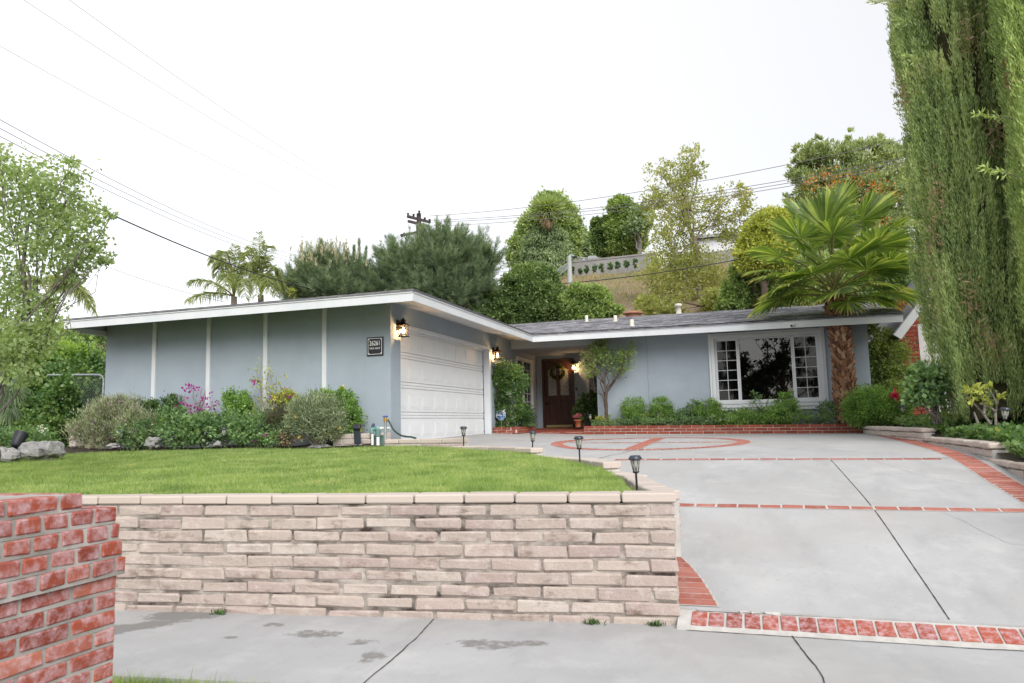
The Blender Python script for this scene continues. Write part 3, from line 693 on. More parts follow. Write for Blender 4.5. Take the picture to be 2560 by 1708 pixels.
for tail, top in (((2.9, 13.95), 1.255), ((2.95, 10.5), 1.115)):
    pass
# brick planter below the picture window
PW = thing('brick_planter', 'long low red brick planter below the picture window', 'planter', (-0.8, 18.6, 1.1))
pl = [(-4.18, 18.66), (2.62, 18.66)]
mb = MB(); km = MB()
zt = lambda x: 1.385 - 0.0135*(x+4.18)
Lp = 6.8; bl, ch = 0.268, 0.073
for c in range(3):
    s = -bl*0.5*(c % 2)
    while s < Lp:
        a, b = max(0, s), min(Lp, s+bl)
        if b-a > 0.04: xm = -4.18+(a+b)/2; mb.block((xm, 18.66, zt(xm)-ch*(c+0.5)), (1, 0, -0.0135), (0, 1, 0), (0.0135, 0, 1), ((b-a-0.011)/2, 0.06, (ch-0.012)/2), 0.004, 0.004)
        s += bl
mb.build('brick_courses', M['brick_plain'], PW)
km.add([(-4.18, 18.61, zt(-4.18)-0.30), (2.62, 18.61, zt(2.62)-0.30), (2.62, 18.61, zt(2.62)-0.008), (-4.18, 18.61, zt(-4.18)-0.008), (-4.18, 18.715, zt(-4.18)-0.30), (2.62, 18.715, zt(2.62)-0.30), (2.62, 18.715, zt(2.62)-0.008), (-4.18, 18.715, zt(-4.18)-0.008)],
       [(0, 1, 2, 3), (3, 2, 6, 7), (0, 3, 7, 4), (1, 5, 6, 2), (4, 7, 6, 5)])
km.build('mortar_core', M['mortar'], PW)
mb = MB(); masonry(mb, [(-4.12, 18.72), (-4.12, 21.8)], 1.12, 3, 0.073, 0.268, 0.12, 0.011, 0.004, 0.004); mb.build('brick_return', M['brick_plain'], PW)
mb = MB(); mb.add([(-4.1, 18.7, 1.335), (3.3, 18.7, 1.24), (3.3, 19.45, 1.25), (-4.1, 19.45, 1.345)], [(0, 1, 2, 3)]); lab(mb.build('planter_soil', M['soil']), kind='structure')
# brick porch step and the small planter on its left
ST = thing('brick_porch', 'low red brick porch with patterned top in front of the entry door', 'porch', (-5.2, 19, 1.15))
def porch_z(y): return 1.232+0.026*(y-18.62)
mb = MB(); V = [(x, y, z) for y in (18.66, 21.9) for x, z in ((-6.33, 1.0), (-4.19, 1.0), (-4.19, porch_z(y)-0.006), (-6.33, porch_z(y)-0.006))]
mb.add(V, [(0, 1, 2, 3), (4, 7, 6, 5), (3, 2, 6, 7), (0, 4, 5, 1), (0, 3, 7, 4), (1, 5, 6, 2)]); mb.build('mortar_core', M['mortar'], ST)
mb = MB(); masonry(mb, [(-6.3, 18.64), (-4.19, 18.64)], 1.155, 1, 0.076, 0.24, 0.1, 0.011, 0.004, 0.004); mb.build('brick_front', M['brick_plain'], ST)
mb = MB(); up_n = unit((0, -0.026, 1))
for i in range(20):
    for j in range(15):
        x = -6.31+i*0.106; y = 18.72+j*0.215+(0.107 if i % 2 else 0)
        if y+0.1 < 21.88: mb.block((x+0.05, y+0.1, porch_z(y+0.1)-0.006), (1, 0, 0), unit((0, 1, 0.026)), up_n, (0.048, 0.102, 0.012), 0.003, 0.002)
mb.build('brick_paving', M['brick_plain'], ST)
P2 = thing('corner_planter', 'small red brick planter against the garage wall left of the porch', 'planter', (-6.0, 18.0, 1.15))
mb = MB(); masonry(mb, [(-6.33, 17.80), (-5.78, 17.80), (-5.74, 17.9), (-5.74, 19.4)], 1.185, 3, 0.073, 0.24, 0.11, 0.011, 0.004, 0.004); mb.build('brick_courses', M['brick_plain'], P2)
mb = MB(); core(mb, [(-6.33, 17.80), (-5.78, 17.80), (-5.74, 17.9), (-5.74, 19.4)], 1.0, 1.395, 0.09); mb.build('mortar_core', M['mortar'], P2)
mb = MB(); mb.box((-6.33, 17.84, 1.1), (-5.79, 19.38, 1.36)); mb.build('planter_soil', M['soil'], P2)
# small block planter behind the sprinkler valves
P3 = thing('valve_planter', 'short tan block planter wall behind the sprinkler valves', 'planter', (-6.8, 11.7, 1.1))
mb = MB(); masonry(mb, [(-7.12, 11.62), (-6.45, 11.66), (-6.40, 12.2)], 1.08, 3, 0.1, 0.36, 0.18, 0.010, 0.012, 0.006); mb.build('block_courses', M['cap'], P3)
mb = MB(); core(mb, [(-7.12, 11.62), (-6.45, 11.66), (-6.40, 12.2)], 0.9, 1.375, 0.16); mb.build('mortar_core', M['mortar'], P3)
# red brick pillar close to the camera
BP = thing('brick_pillar', 'red brick pillar with corbelled top close to the camera', 'pillar', (-2.8, 2.0, 0))
mb = MB(); kb = MB()
def ring(z0, ch, e, ycut, bl):
    x1, y1 = -2.5+e, 2.44+e-ycut; x0, y0 = -3.1-e, 1.30-e+ycut; d = 0.095; t = d/2
    odd = int(round(z0/0.068)) % 2
    for (a, b, fx) in (((x1-t, y1), (x1-t, y0), 0), ((x0+t, y1), (x0+t, y0), 0), ((x0+d, y1-t), (x1-d, y1-t), 1), ((x0+d, y0+t), (x1-d, y0+t), 1)):
        a = np.array(a); b = np.array(b); L = np.linalg.norm(b-a); u = (b-a)/L; s = (-bl*0.5 if odd else 0) if fx == 0 else (0 if odd else -bl*0.5)
        while s < L:
            p, q = max(0, s), min(L, s+bl)
            if q-p > 0.03:
                m = a+u*(p+q)/2
                mb.block((m[0], m[1], z0+ch/2), (u[0], u[1], 0), (-u[1], u[0], 0), (0, 0, 1), ((q-p-0.013)/2, d/2, (ch-0.013)/2), 0.006, 0.006)
            s += bl
    kb.box((x0+0.006, y0+0.006, z0-0.006), (x1-0.006, y1-0.006, z0+ch-0.008))
for c in range(14): ring(-0.035+c*0.068, 0.068, 0.0, 0.0, 0.212)
z = -0.035+14*0.068
for e in (0.022, 0.013, 0.004, -0.006): ring(z, 0.068, e, 0.0, 0.112); z += 0.068
ring(z, 0.066, -0.03, 0.12, 0.212)
mb.build('brick_courses', M['brick'], BP); kb.build('mortar_core', surf('pillar_mortar', (0.22, 0.205, 0.185), (0.42, 0.405, 0.385), 0.95, 3.0, 7, None, 150, 0.6, 0.006), BP)

# dry grass on the hillside
n = 42000; X = -22+RNG.random(n)*24; Y = 30+RNG.random(n)**0.7*27.5; Z = ground_z(X, Y)
k_ = np.sin(X*0.8+1)*np.sin(Y*0.6)+0.5*np.sin(X*2.1+Y*1.7); ok = RNG.random(n) < 0.55+0.35*k_; P = np.stack([X, Y, Z-0.02], 1)[ok]
lab(grass_blades('hill_grass', P, 0.20, 0.045, leafmat('dry_grass', [(0.0, (0.34, 0.27, 0.16)), (0.5, (0.28, 0.225, 0.12)), (0.75, (0.20, 0.21, 0.085)), (1, (0.12, 0.17, 0.05))], 0.25, 0.8, 0.35), 0.35), 'dry tan and green grass on the hillside behind the house', 'grass', kind='stuff')
# ================================================================== THE HOUSE
H = thing('ranch_house', 'single storey blue grey stucco ranch house with white trim and attached garage', 'house', (-5.0, 19.0, 1.1))
EZ = 3.80                                   # top of the eaves
SL = 0.2127                                 # roof pitch
def sag(x): return -0.005*max(0.0, x+5.45)
# walls
def wall(boxes, name='wall', mat=None):
    mb = MB()
    for a, b in boxes: mb.box(a, b)
    return mb.build(name, mat or M['stucco'], H)
wall([((-13.10, 12.26, 0.8), (-6.35, 12.46, 3.83))], 'street_wall')
wall([((-13.10, 12.46, 0.8), (-12.9, 30, 3.83)), ((-12.9, 29.8, 0.8), (-5, 30, 3.83))], 'back_wall')
GO0, GO1, GOT = 12.66, 17.62, 3.405
wall([((-6.60, 12.46, 0.9), (-6.351, GO0, 3.83)), ((-6.60, GO0, GOT), (-6.351, GO1, 3.83)), ((-6.60, GO1, 0.9), (-6.351, 19.88, 3.83)),
      ((-6.60, 19.88, 3.39), (-6.351, 21.5, 3.83)), ((-6.60, 19.88, 0.9), (-6.351, 21.5, 1.78)), ((-6.60, 21.5, 0.9), (-6.351, 21.9, 3.83))], 'garage_wall')
WX0, WX1, WZ0, WZ1 = -0.93, 1.58, 1.86, 3.53
wall([((-3.97, 19.45, 0.9), (WX0, 19.65, 3.83)), ((WX0, 19.45, 0.9), (WX1, 19.65, WZ0)), ((WX0, 19.45, WZ1), (WX1, 19.65, 3.83)), ((WX1, 19.45, 0.9), (2.66, 19.65, 3.83))], 'window_wall')
wall([((2.46, 19.65, 0.9), (2.66, 26.0, 3.83)), ((-5, 25.8, 0.9), (2.46, 26.0, 3.83))], 'end_wall'); wall([((-3.97, 19.65, 0.9), (-3.77, 21.9, 3.83))], 'porch_side_wall')
mb = MB(); mb.add([(2.66, 19.45, 3.83), (2.66, 25.6, 3.83), (2.66, 22.5, 4.48)], [(0, 1, 2)]); mb.build('gable_wall', M['stucco'], H)
PD = 21.9; DX0, DX1, DZ0, DZ1 = -6.17, -5.16, 1.33, 3.43; PWX0, PWX1, PWZ0, PWZ1 = -4.78, -3.99, 2.02, 3.0
wall([((-6.35, PD, 0.9), (DX0, PD+0.15, 3.7)), ((DX0, PD, DZ1), (DX1, PD+0.15, 3.7)), ((DX1, PD, 0.9), (PWX0, PD+0.15, 3.7)), ((PWX0, PD, 0.9), (-3.77, PD+0.15, PWZ0)), ((PWX0, PD, PWZ1), (-3.77, PD+0.15, 3.7))], 'entry_wall')
wall([((-6.349, 19.452, 3.535), (-3.972, 19.60, 3.83))], 'porch_beam')
wall([((-6.349, 19.60, 3.545), (-3.972, 21.898, 3.60))], 'porch_ceiling')
# thin control crack in the stucco
mb = MB()
p = [(-2.615+0.012*sin(i*1.7)+0.006*sin(i*4.1), 1.4+i*0.12) for i in range(20)]
for (a, z0), (b, z1) in zip(p[:-1], p[1:]): mb.add([(a, 19.447, z0), (a+0.008, 19.447, z0), (b+0.008, 19.447, z1), (b, 19.447, z1)], [(0, 1, 2, 3)])
mb.build('stucco_crack', plain('stucco_crack', (0.15, 0.17, 0.18), 0.9), H)
mb = MB(); mb.box((-6.3495, 17.80, 1.3), (-6.347, 17.808, 3.83)); mb.build('stucco_joint', plain('stucco_joint', (0.16, 0.18, 0.19), 0.9), H)
# white battens
for x in (-11.79, -10.42, -9.065, -7.74):
    mb = MB(); mb.bbox((x-0.045, 12.215, 1.0), (x+0.045, 12.262, 3.80), 0.004); mb.build('batten', M['white'], H)
# roof
def roof_part(polys, name='roof'):
    mb = MB()
    for pts in polys:
        p = [np.array(q, float) for q in pts]; n = np.cross(p[1]-p[0], p[2]-p[0]); n = n/np.linalg.norm(n)
        if n[2] < 0: p = p[::-1]; n = -n
        mb.slab(p, n, 0.035)
    return mb.build(name, M['shingle'], H)
o = 0.03
RZ = EZ + SL*3.95; zr = EZ+0.012
V0, R1 = (-9.35, 22.48, RZ), (-9.35, 16.8, RZ)
roof_part([[(-13.25-o, 11.35-o, zr), (-5.45+o, 11.35-o, zr), R1], [(-5.45+o, 11.35-o, zr), (-5.45+o, 18.55-o, zr), V0, R1],
           [(-13.25-o, 11.35-o, zr), R1, (-9.35, 30, RZ), (-13.25-o, 30, zr)], [V0, (-5.45, 26.45, zr), (-5.45, 30, zr), (-9.35, 30, RZ)]], 'garage_roof')
main_roof = roof_part([[(-5.45-o, 18.55-o, zr-0.012), (3.32, 18.55-o, zr-0.056), (3.32, 22.5, RZ-0.056), V0], [V0, (3.32, 22.5, RZ-0.056), (3.32, 26.45, zr-0.056), (-5.45, 26.45, zr)]], 'main_roof')
mb = MB(); rows = 30
for r in range(rows):
    y0 = 18.52 + r*(3.98/rows); xl = -5.45-(y0-18.55)+0.05; x = xl - RNG.random()*0.3
    while x < 3.32:
        w = 0.20+0.25*RNG.random(); a, b = max(xl, x), min(3.325, x+w-0.008)
        if b-a > 0.04:
            xm = (a+b)/2; zc = EZ + SL*(y0+0.075-18.55) + sag(xm) + 0.024 + RNG.random()*0.006
            uy = unit([0, 1, SL*0.93]); ux = unit([1, 0, -0.005]); mb.block((xm, y0+0.075, zc), ux, uy, np.cross(ux, uy), ((b-a)/2, 0.078, 0.006), 0.002, 0.003)
        x += w
mb.build('shingle_courses', M['shingle'], H)
# fascia boards with a drip strip along the top
def fascia(p, q, z0a, z0b, nx, ny, name='fascia'):
    mb = MB(); p = np.array(p, float); q = np.array(q, float); t = np.array([nx, ny])
    for (h0, h1, th, ins) in ((0.0, 0.142, 0.035, 0.0), (0.142, 0.185, 0.035, 0.014)):
        V = []
        for (a, z) in ((p, z0a), (q, z0b)):
            f = a + t*ins; b = a - t*th
            V += [(f[0], f[1], z+h0), (b[0], b[1], z+h0), (b[0], b[1], z+h1), (f[0], f[1], z+h1)]
        mb.add(V, [(0, 1, 2, 3), (4, 7, 6, 5), (0, 4, 5, 1), (1, 5, 6, 2), (2, 6, 7, 3), (3, 7, 4, 0)])
    return mb.build(name, M['white'], H)
fz = EZ-0.19
fascia((-13.25, 11.35), (-5.45, 11.35), fz, fz, 0, -1)
fascia((-5.45, 11.386), (-5.45, 18.55), fz, fz, 1, 0)
fascia((-5.45, 18.55), (3.3, 18.55), fz-0.004, fz-0.044, 0, -1)
fascia((-13.25, 11.386), (-13.25, 30), fz, fz, -1, 0)
fascia((3.3, 18.586), (3.3, 22.5), fz-0.044, fz-0.044+SL*3.95, 1, 0, 'rake_board'); fascia((3.3, 22.5), (3.3, 26.4), fz-0.044+SL*3.95, fz-0.044, 1, 0, 'rake_board')
# soffits
mb = MB(); s0, s1 = EZ-0.145, EZ+0.02
mb.slab([(-13.23, 11.387, s0), (-5.487, 11.387, s0), (-6.36, 12.27, s1), (-13.23, 12.27, s1)], (0, 0, -1), -0.02)
mb.slab([(-5.487, 11.387, s0), (-5.487, 18.56, s0), (-6.36, 19.46, s1), (-6.36, 12.27, s1)], (0, 0, -1), -0.02)
mb.slab([(-5.487, 18.56, s0), (3.27, 18.587, s0-0.04), (3.27, 19.46, s1-0.04), (-6.36, 19.46, s1)], (0, 0, -1), -0.02)
mb.slab([(2.66, 19.46, s1-0.04), (3.27, 19.46, s1-0.04), (3.27, 22.5, s1+0.62), (2.66, 22.5, s1+0.62)], (0, 0, -1), -0.02)
mb.slab([(-13.23, 12.27, s1-0.01), (-13.1, 12.27, s1-0.01), (-13.1, 29, s1-0.01), (-13.23, 29, s1-0.01)], (0, 0, -1), -0.02)
mb.build('soffit', M['soffit'], H)
mb = MB(); mb.bbox((-13.22, 11.62, 3.56), (-13.13, 12.95, 3.66), 0.004); mb.build('rafter_tail', M['white'], H)
# garage door
GD = None
mb = MB(); dx = -6.54
mb.box((dx-0.05, GO0+0.01, 1.16), (dx, GO1-0.01, GOT+0.05)); gd = mb.build('garage_door', M['door_white'], H)
def gz_floor(y): return 1.272-0.0155*(y-12.7)
cols = 8; cw = (GO1-GO0-0.04)/cols
secs = [(1.20, 1.695, 1.275, 1.555), (1.695, 2.283, 1.82, 2.115), (2.283, 2.868, 2.41, 2.70), (2.868, 3.40, 2.99, 3.285)]
for (z0, z1, pz0, pz1) in secs:
    mb = MB(); a, b = GO0+0.015, GO1-0.015
    mb.bbox((dx, a, z0+0.068 if z0 > 1.3 else z0-0.03), (dx+0.022, b, z1-0.062 if z1 < 3.3 else z1+0.04), 0.004)
    if z0 > 1.3: mb.bbox((dx, a, z0+0.004), (dx+0.020, b, z0+0.058), 0.012)
    if z1 < 3.3: mb.bbox((dx, a, z1-0.052), (dx+0.020, b, z1-0.002), 0.012)
    for c in range(cols):
        ya = GO0+0.02+c*cw
        mb.bbox((dx+0.0222, ya+0.05, pz0), (dx+0.0265, ya+cw-0.05, pz1), 0.004)
        mb.bbox((dx+0.0268, ya+0.09, pz0+0.04), (dx+0.0315, ya+cw-0.09, pz1-0.04), 0.0045)
    mb.build('door_section', M['door_white'], gd)
for z in (1.30, 1.62, 1.77, 2.21, 2.36, 2.80, 2.94): mb = MB(); mb.box((dx+0.0235, GO1-0.05, z), (dx+0.036, GO1-0.03, z+0.022)); mb.build('hinge_bolt', M['black'], gd)
mb = MB(); mb.box((dx+0.001, GO0+0.02, 1.13), (dx+0.03, GO1-0.02, 1.166)); mb.build('bottom_seal', M['dark'], gd)
mb = MB()
mb.bbox((dx+0.045, GO1-0.028, 1.05), (-6.33, GO1+0.07, GOT+0.0), 0.004)
mb.box((dx+0.045, GO0-0.002, 1.1), (-6.352, GO0+0.02, GOT-0.03))
mb.bbox((dx+0.045, GO0-0.002, GOT-0.075), (dx+0.075, GO1-0.03, GOT-0.028), 0.003)
mb.box((dx+0.045, GO0-0.002, GOT-0.028), (-6.338, GO1-0.03, GOT+0.03)); mb.build('garage_trim', M['white'], H)
# entry door with two leaded lights
mb = MB(); mb.bbox((DX0, PD-0.03, DZ0), (DX0+0.07, PD+0.1, DZ1), 0.004); mb.bbox((DX1-0.07, PD-0.03, DZ0), (DX1, PD+0.1, DZ1), 0.004); mb.bbox((DX0+0.071, PD-0.03, DZ1-0.08), (DX1-0.071, PD+0.1, DZ1), 0.004)
mb.build('door_frame', M['mahogany'], H)
mb = MB(); mb.box((DX0+0.072, PD+0.03, DZ0), (DX1-0.072, PD+0.08, DZ1-0.082)); door = mb.build('entry_door', M['mahogany'], H)
a0, a1 = DX0+0.072, DX1-0.072; mid = (a0+a1)/2; g0, g1 = DZ0+0.98, DZ0+1.80
mb = MB()
for x0, x1 in ((a0, a0+0.11), (mid-0.06, mid+0.06), (a1-0.11, a1)): mb.bbox((x0, PD+0.008, DZ0+0.02), (x1, PD+0.03, DZ1-0.09), 0.003)
for x0, x1 in ((a0+0.111, mid-0.061), (mid+0.061, a1-0.111)):
    mb.bbox((x0, PD+0.008, DZ0+0.02), (x1, PD+0.029, DZ0+0.25), 0.003); mb.bbox((x0, PD+0.008, DZ0+0.82), (x1, PD+0.029, g0), 0.003); mb.bbox((x0, PD+0.008, g1+0.05), (x1, PD+0.029, DZ1-0.09), 0.003)
    mb.bbox((x0+0.04, PD+0.012, DZ0+0.30), (x1-0.04, PD+0.03, DZ0+0.77), 0.012)
    outer = 1 if x0 > mid else -1                                  # shoulder of the arched lights
    xa, xb = (x0, x1)
    for i in range(6):
        t0, t1 = i/6, (i+1)/6; hgt = lambda t: g1+0.05-0.10*((t if outer > 0 else 1-t)**2)
        mb.add([(xa+(xb-xa)*t0, PD+0.009, hgt(t0)), (xa+(xb-xa)*t1, PD+0.009, hgt(t1)), (xa+(xb-xa)*t1, PD+0.009, g1+0.06), (xa+(xb-xa)*t0, PD+0.009, g1+0.06)], [(0, 1, 2, 3)])
mb.build('door_rail', M['mahogany'], door)
for x0, x1 in ((a0+0.112, mid-0.062), (mid+0.062, a1-0.112)):
    mb = MB(); mb.box((x0, PD+0.022, g0), (x1, PD+0.0285, g1+0.055)); gl = mb.build('leaded_light', M['frosted'], door)
    mb = MB(); w = x1-x0
    for k in range(-4, 9):
        for sg in (1, -1):
            pts = []
            for t in np.linspace(0, 1, 12):
                z = g0 + (k*0.14) + t*w*1.75*1.0; x = x0+w*t if sg > 0 else x1-w*t
                if g0 < z < g1+0.03: pts.append((x, PD+0.0205, z))
            if len(pts) > 1: mb.tube([pts[0], pts[-1]], 0.0035, 4)
    mb.build('lead_strip', plain('lead_strip', (0.10, 0.10, 0.105), 0.5), door)
mb = MB(); mb.bbox((a0+0.02, PD-0.002, DZ0+0.02), (a1-0.02, PD+0.007, DZ0+0.085), 0.002); mb.build('kick_plate', M['kick'], door)
mb = MB(); mb.lathe([(0.0, 0), (0.03, 0.0), (0.03, 0.012), (0.0, 0.014)], 12)
mb = MB()
for z in (DZ0+1.02,): mb.tube([(a0+0.05, PD+0.01, z), (a0+0.05, PD-0.04, z)], 0.028, 10)
mb.build('deadbolt', M['handle'], door); mb = MB(); mb.tube([(a0+0.05, PD+0.01, DZ0+0.74), (a0+0.05, PD-0.04, DZ0+0.74)], 0.028, 10)
mb.tube([(a0+0.05, PD-0.035, DZ0+0.74), (a0+0.12, PD-0.035, DZ0+0.745)], 0.010, 8); mb.build('door_handle', M['handle'], door)
mb = MB(); mb.box((DX0-0.02, PD-0.10, 1.315), (DX1+0.02, PD+0.05, 1.332)); mb.build('threshold', M['kick'], H)
# windows
def muntins(mb, axis, a0, a1, z0, z1, nc, nr, depth, w=0.016, th=0.012):
    def bar(u0, u1, v0, v1):
        if axis == 'x': mb.box((u0, depth-th, v0), (u1, depth, v1))
        else: mb.box((depth-th, u0, v0), (depth, u1, v1))
    us = [a0+(a1-a0)*i/nc for i in range(1, nc)]
    for u in us: bar(u-w/2, u+w/2, z0, z1)
    e = [a0]+us+[a1]
    for j in range(1, nr):
        z = z0+(z1-z0)*j/nr
        for i in range(nc): bar(e[i]+(w/2 if i else 0), e[i+1]-(w/2 if i < nc-1 else 0), z-w/2, z+w/2)
def frame(mb, axis, a0, a1, z0, z1, w, d0, d1, bev=0.004):
    def bar(u0, u1, v0, v1):
        if axis == 'x': mb.bbox((u0, d0, v0), (u1, d1, v1), bev)
        else: mb.bbox((d0, u0, v0), (d1, u1, v1), bev)
    bar(a0, a0+w, z0, z1); bar(a1-w, a1, z0, z1); bar(a0+w, a1-w, z1-w, z1); bar(a0+w, a1-w, z0, z0+w)
mb = MB(); frame(mb, 'x', -1.05, 1.70, WZ0-0.055, 3.64, 0.125, 19.40, 19.449); pw = mb.build('window', M['white'], H)
mb = MB(); frame(mb, 'x', -0.99, 1.64, WZ0-0.02, 3.585, 0.085, 19.375, 19.399); frame(mb, 'x', WX0+0.001, WX1-0.001, WZ0+0.001, WZ1-0.001, 0.04, 19.43, 19.6); mb.build('window_frame', M['white'], pw)
mb = MB(); mb.bbox((-1.07, 19.36, 1.745), (1.72, 19.449, 1.804), 0.006); mb.bbox((-1.04, 19.385, 1.665), (1.69, 19.449, 1.744), 0.006); mb.build('sill', M['white'], pw)
lites = [(WX0+0.041, -0.335, 0), (-0.334, 0.955, 1), (0.956, WX1-0.041, 0)]
for x0, x1, fix in lites:
    mb = MB(); frame(mb, 'x', x0, x1, WZ0+0.042, WZ1-0.042, 0.035 if fix else 0.045, 19.455 if not fix else 19.47, 19.51); sash = mb.build('sash', M['white'], pw)
    mb = MB(); w = 0.035 if fix else 0.045; mb.poly([(x0+w, 19.495, WZ0+0.042+w), (x1-w, 19.495, WZ0+0.042+w), (x1-w, 19.495, WZ1-0.042-w), (x0+w, 19.495, WZ1-0.042-w)])
    mb.build('pane', M['glass'] if fix else M['glass_screen'], pw)
    if not fix:
        mb = MB(); muntins(mb, 'x', x0+w, x1-w, WZ0+0.042+w, WZ1-0.042-w, 2, 6, 19.488, 0.017); mb.build('muntin_grid', surf('muntin_grey', (0.40, 0.42, 0.44), (0.46, 0.48, 0.5), 0.6), pw)
mb = MB(); mb.box((-0.86, 19.445-0.001, 1.815), (-0.82, 19.449, 1.83))
# what can be seen through the glass
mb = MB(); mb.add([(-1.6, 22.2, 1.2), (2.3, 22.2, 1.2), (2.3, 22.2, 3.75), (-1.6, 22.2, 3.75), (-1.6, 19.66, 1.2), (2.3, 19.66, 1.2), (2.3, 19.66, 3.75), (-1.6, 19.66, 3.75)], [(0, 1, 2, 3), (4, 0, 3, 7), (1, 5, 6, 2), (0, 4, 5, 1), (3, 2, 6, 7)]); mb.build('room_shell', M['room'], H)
def curtain(x0, x1, name='curtain'):
    mb = MB(); k = 40; V = []
    for i in range(k):
        x = x0+(x1-x0)*i/(k-1); y = 19.78+0.03*sin(i*1.5)+0.012*sin(i*0.6)
        V += [(x, y, 1.3), (x, y, 3.6)]
    mb.add(V, [(2*i, 2*i+2, 2*i+3, 2*i+1) for i in range(k-1)], True); mb.build(name, M['curtain'], H)
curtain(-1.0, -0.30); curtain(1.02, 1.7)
# window beside the garage, seen along the wall
y0, y1, z0, z1 = 19.89, 21.49, 1.79, 3.38
mb = MB(); frame(mb, 'y', y0, y1, z0, z1, 0.06, -6.42, -6.335); sw = mb.build('window', M['white'], H)
ym = 20.62
mb = MB(); frame(mb, 'y', y0+0.061, ym, z0+0.061, z1-0.061, 0.035, -6.43, -6.385); frame(mb, 'y', ym+0.001, y1-0.061, z0+0.061, z1-0.061, 0.04, -6.41, -6.365); mb.build('sash', M['white'], sw)
mb = MB(); mb.poly([(-6.40, y0+0.06, z0+0.06), (-6.40, y1-0.06, z0+0.06), (-6.40, y1-0.06, z1-0.06), (-6.40, y0+0.06, z1-0.06)]); mb.build('pane', M['glass_screen'], sw)
mb = MB(); muntins(mb, 'y', ym+0.041, y1-0.10, z0+0.1, z1-0.1, 2, 6, -6.38, 0.02); mb.build('muntin_grid', M['white'], sw)
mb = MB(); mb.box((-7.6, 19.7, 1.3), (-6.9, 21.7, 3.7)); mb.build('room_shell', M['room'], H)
# porch window right of the door
mb = MB(); frame(mb, 'x', PWX0, PWX1, PWZ0, PWZ1, 0.075, PD-0.03, PD+0.1); ow = mb.build('window', M['white'], H)
mb = MB(); mb.poly([(PWX0+0.07, PD+0.03, PWZ0+0.07), (PWX1-0.07, PD+0.03, PWZ0+0.07), (PWX1-0.07, PD+0.03, PWZ1-0.07), (PWX0+0.07, PD+0.03, PWZ1-0.07)]); mb.build('pane', M['glass_screen'], ow)
mb = MB()
for i in range(14): mb.box((PWX0+0.08, PD+0.05, PWZ0+0.08+i*0.06), (PWX1-0.08, PD+0.06, PWZ0+0.08+i*0.06+0.045))
mb.build('blind', surf('blind_grey', (0.22, 0.22, 0.23), (0.3, 0.3, 0.31), 0.7), ow)
# pipes through the roof
def onroof(px, py):
    d = ray(px, py); a = SL; k = (EZ-0.03+a*(-18.55)-EYE[2]) / (d[2]-a*d[1]); return EYE+d*k
cream = surf('vent_cream', (0.55, 0.51, 0.44), (0.64, 0.60, 0.52), 0.7)
for px, pb, pt, r in ((1467, 809, 787, 0.045), (1539, 808, 788, 0.05), (1580.5, 820, 800, 0.05)):
    q = onroof(px, pb); h = (pb-pt)/F*20.5; mb = MB()
    mb.lathe([(r*1.9, -0.05), (r*1.5, 0.05), (r, 0.09), (r, h), (r*0.8, h)], 12, q); mb.build('vent_pipe', cream, H)
q = onroof(1697, 783); mb = MB(); mb.lathe([(0.12, -0.1), (0.085, 0.02), (0.085, 0.19), (0.115, 0.20), (0.115, 0.28), (0.06, 0.30)], 12, q); mb.build('flue_pipe', cream, H)
q = onroof(1556, 797); mb = MB(); mb.lathe([(0.24, -0.05), (0.24, 0.04), (0.33, 0.05), (0.30, 0.10), (0.12, 0.14)], 18, q+np.array([0.2, 0.9, 0.2])); mb.build('turbine_vent', surf('rusty_vent', (0.30, 0.13, 0.08), (0.38, 0.2, 0.13), 0.8), H)

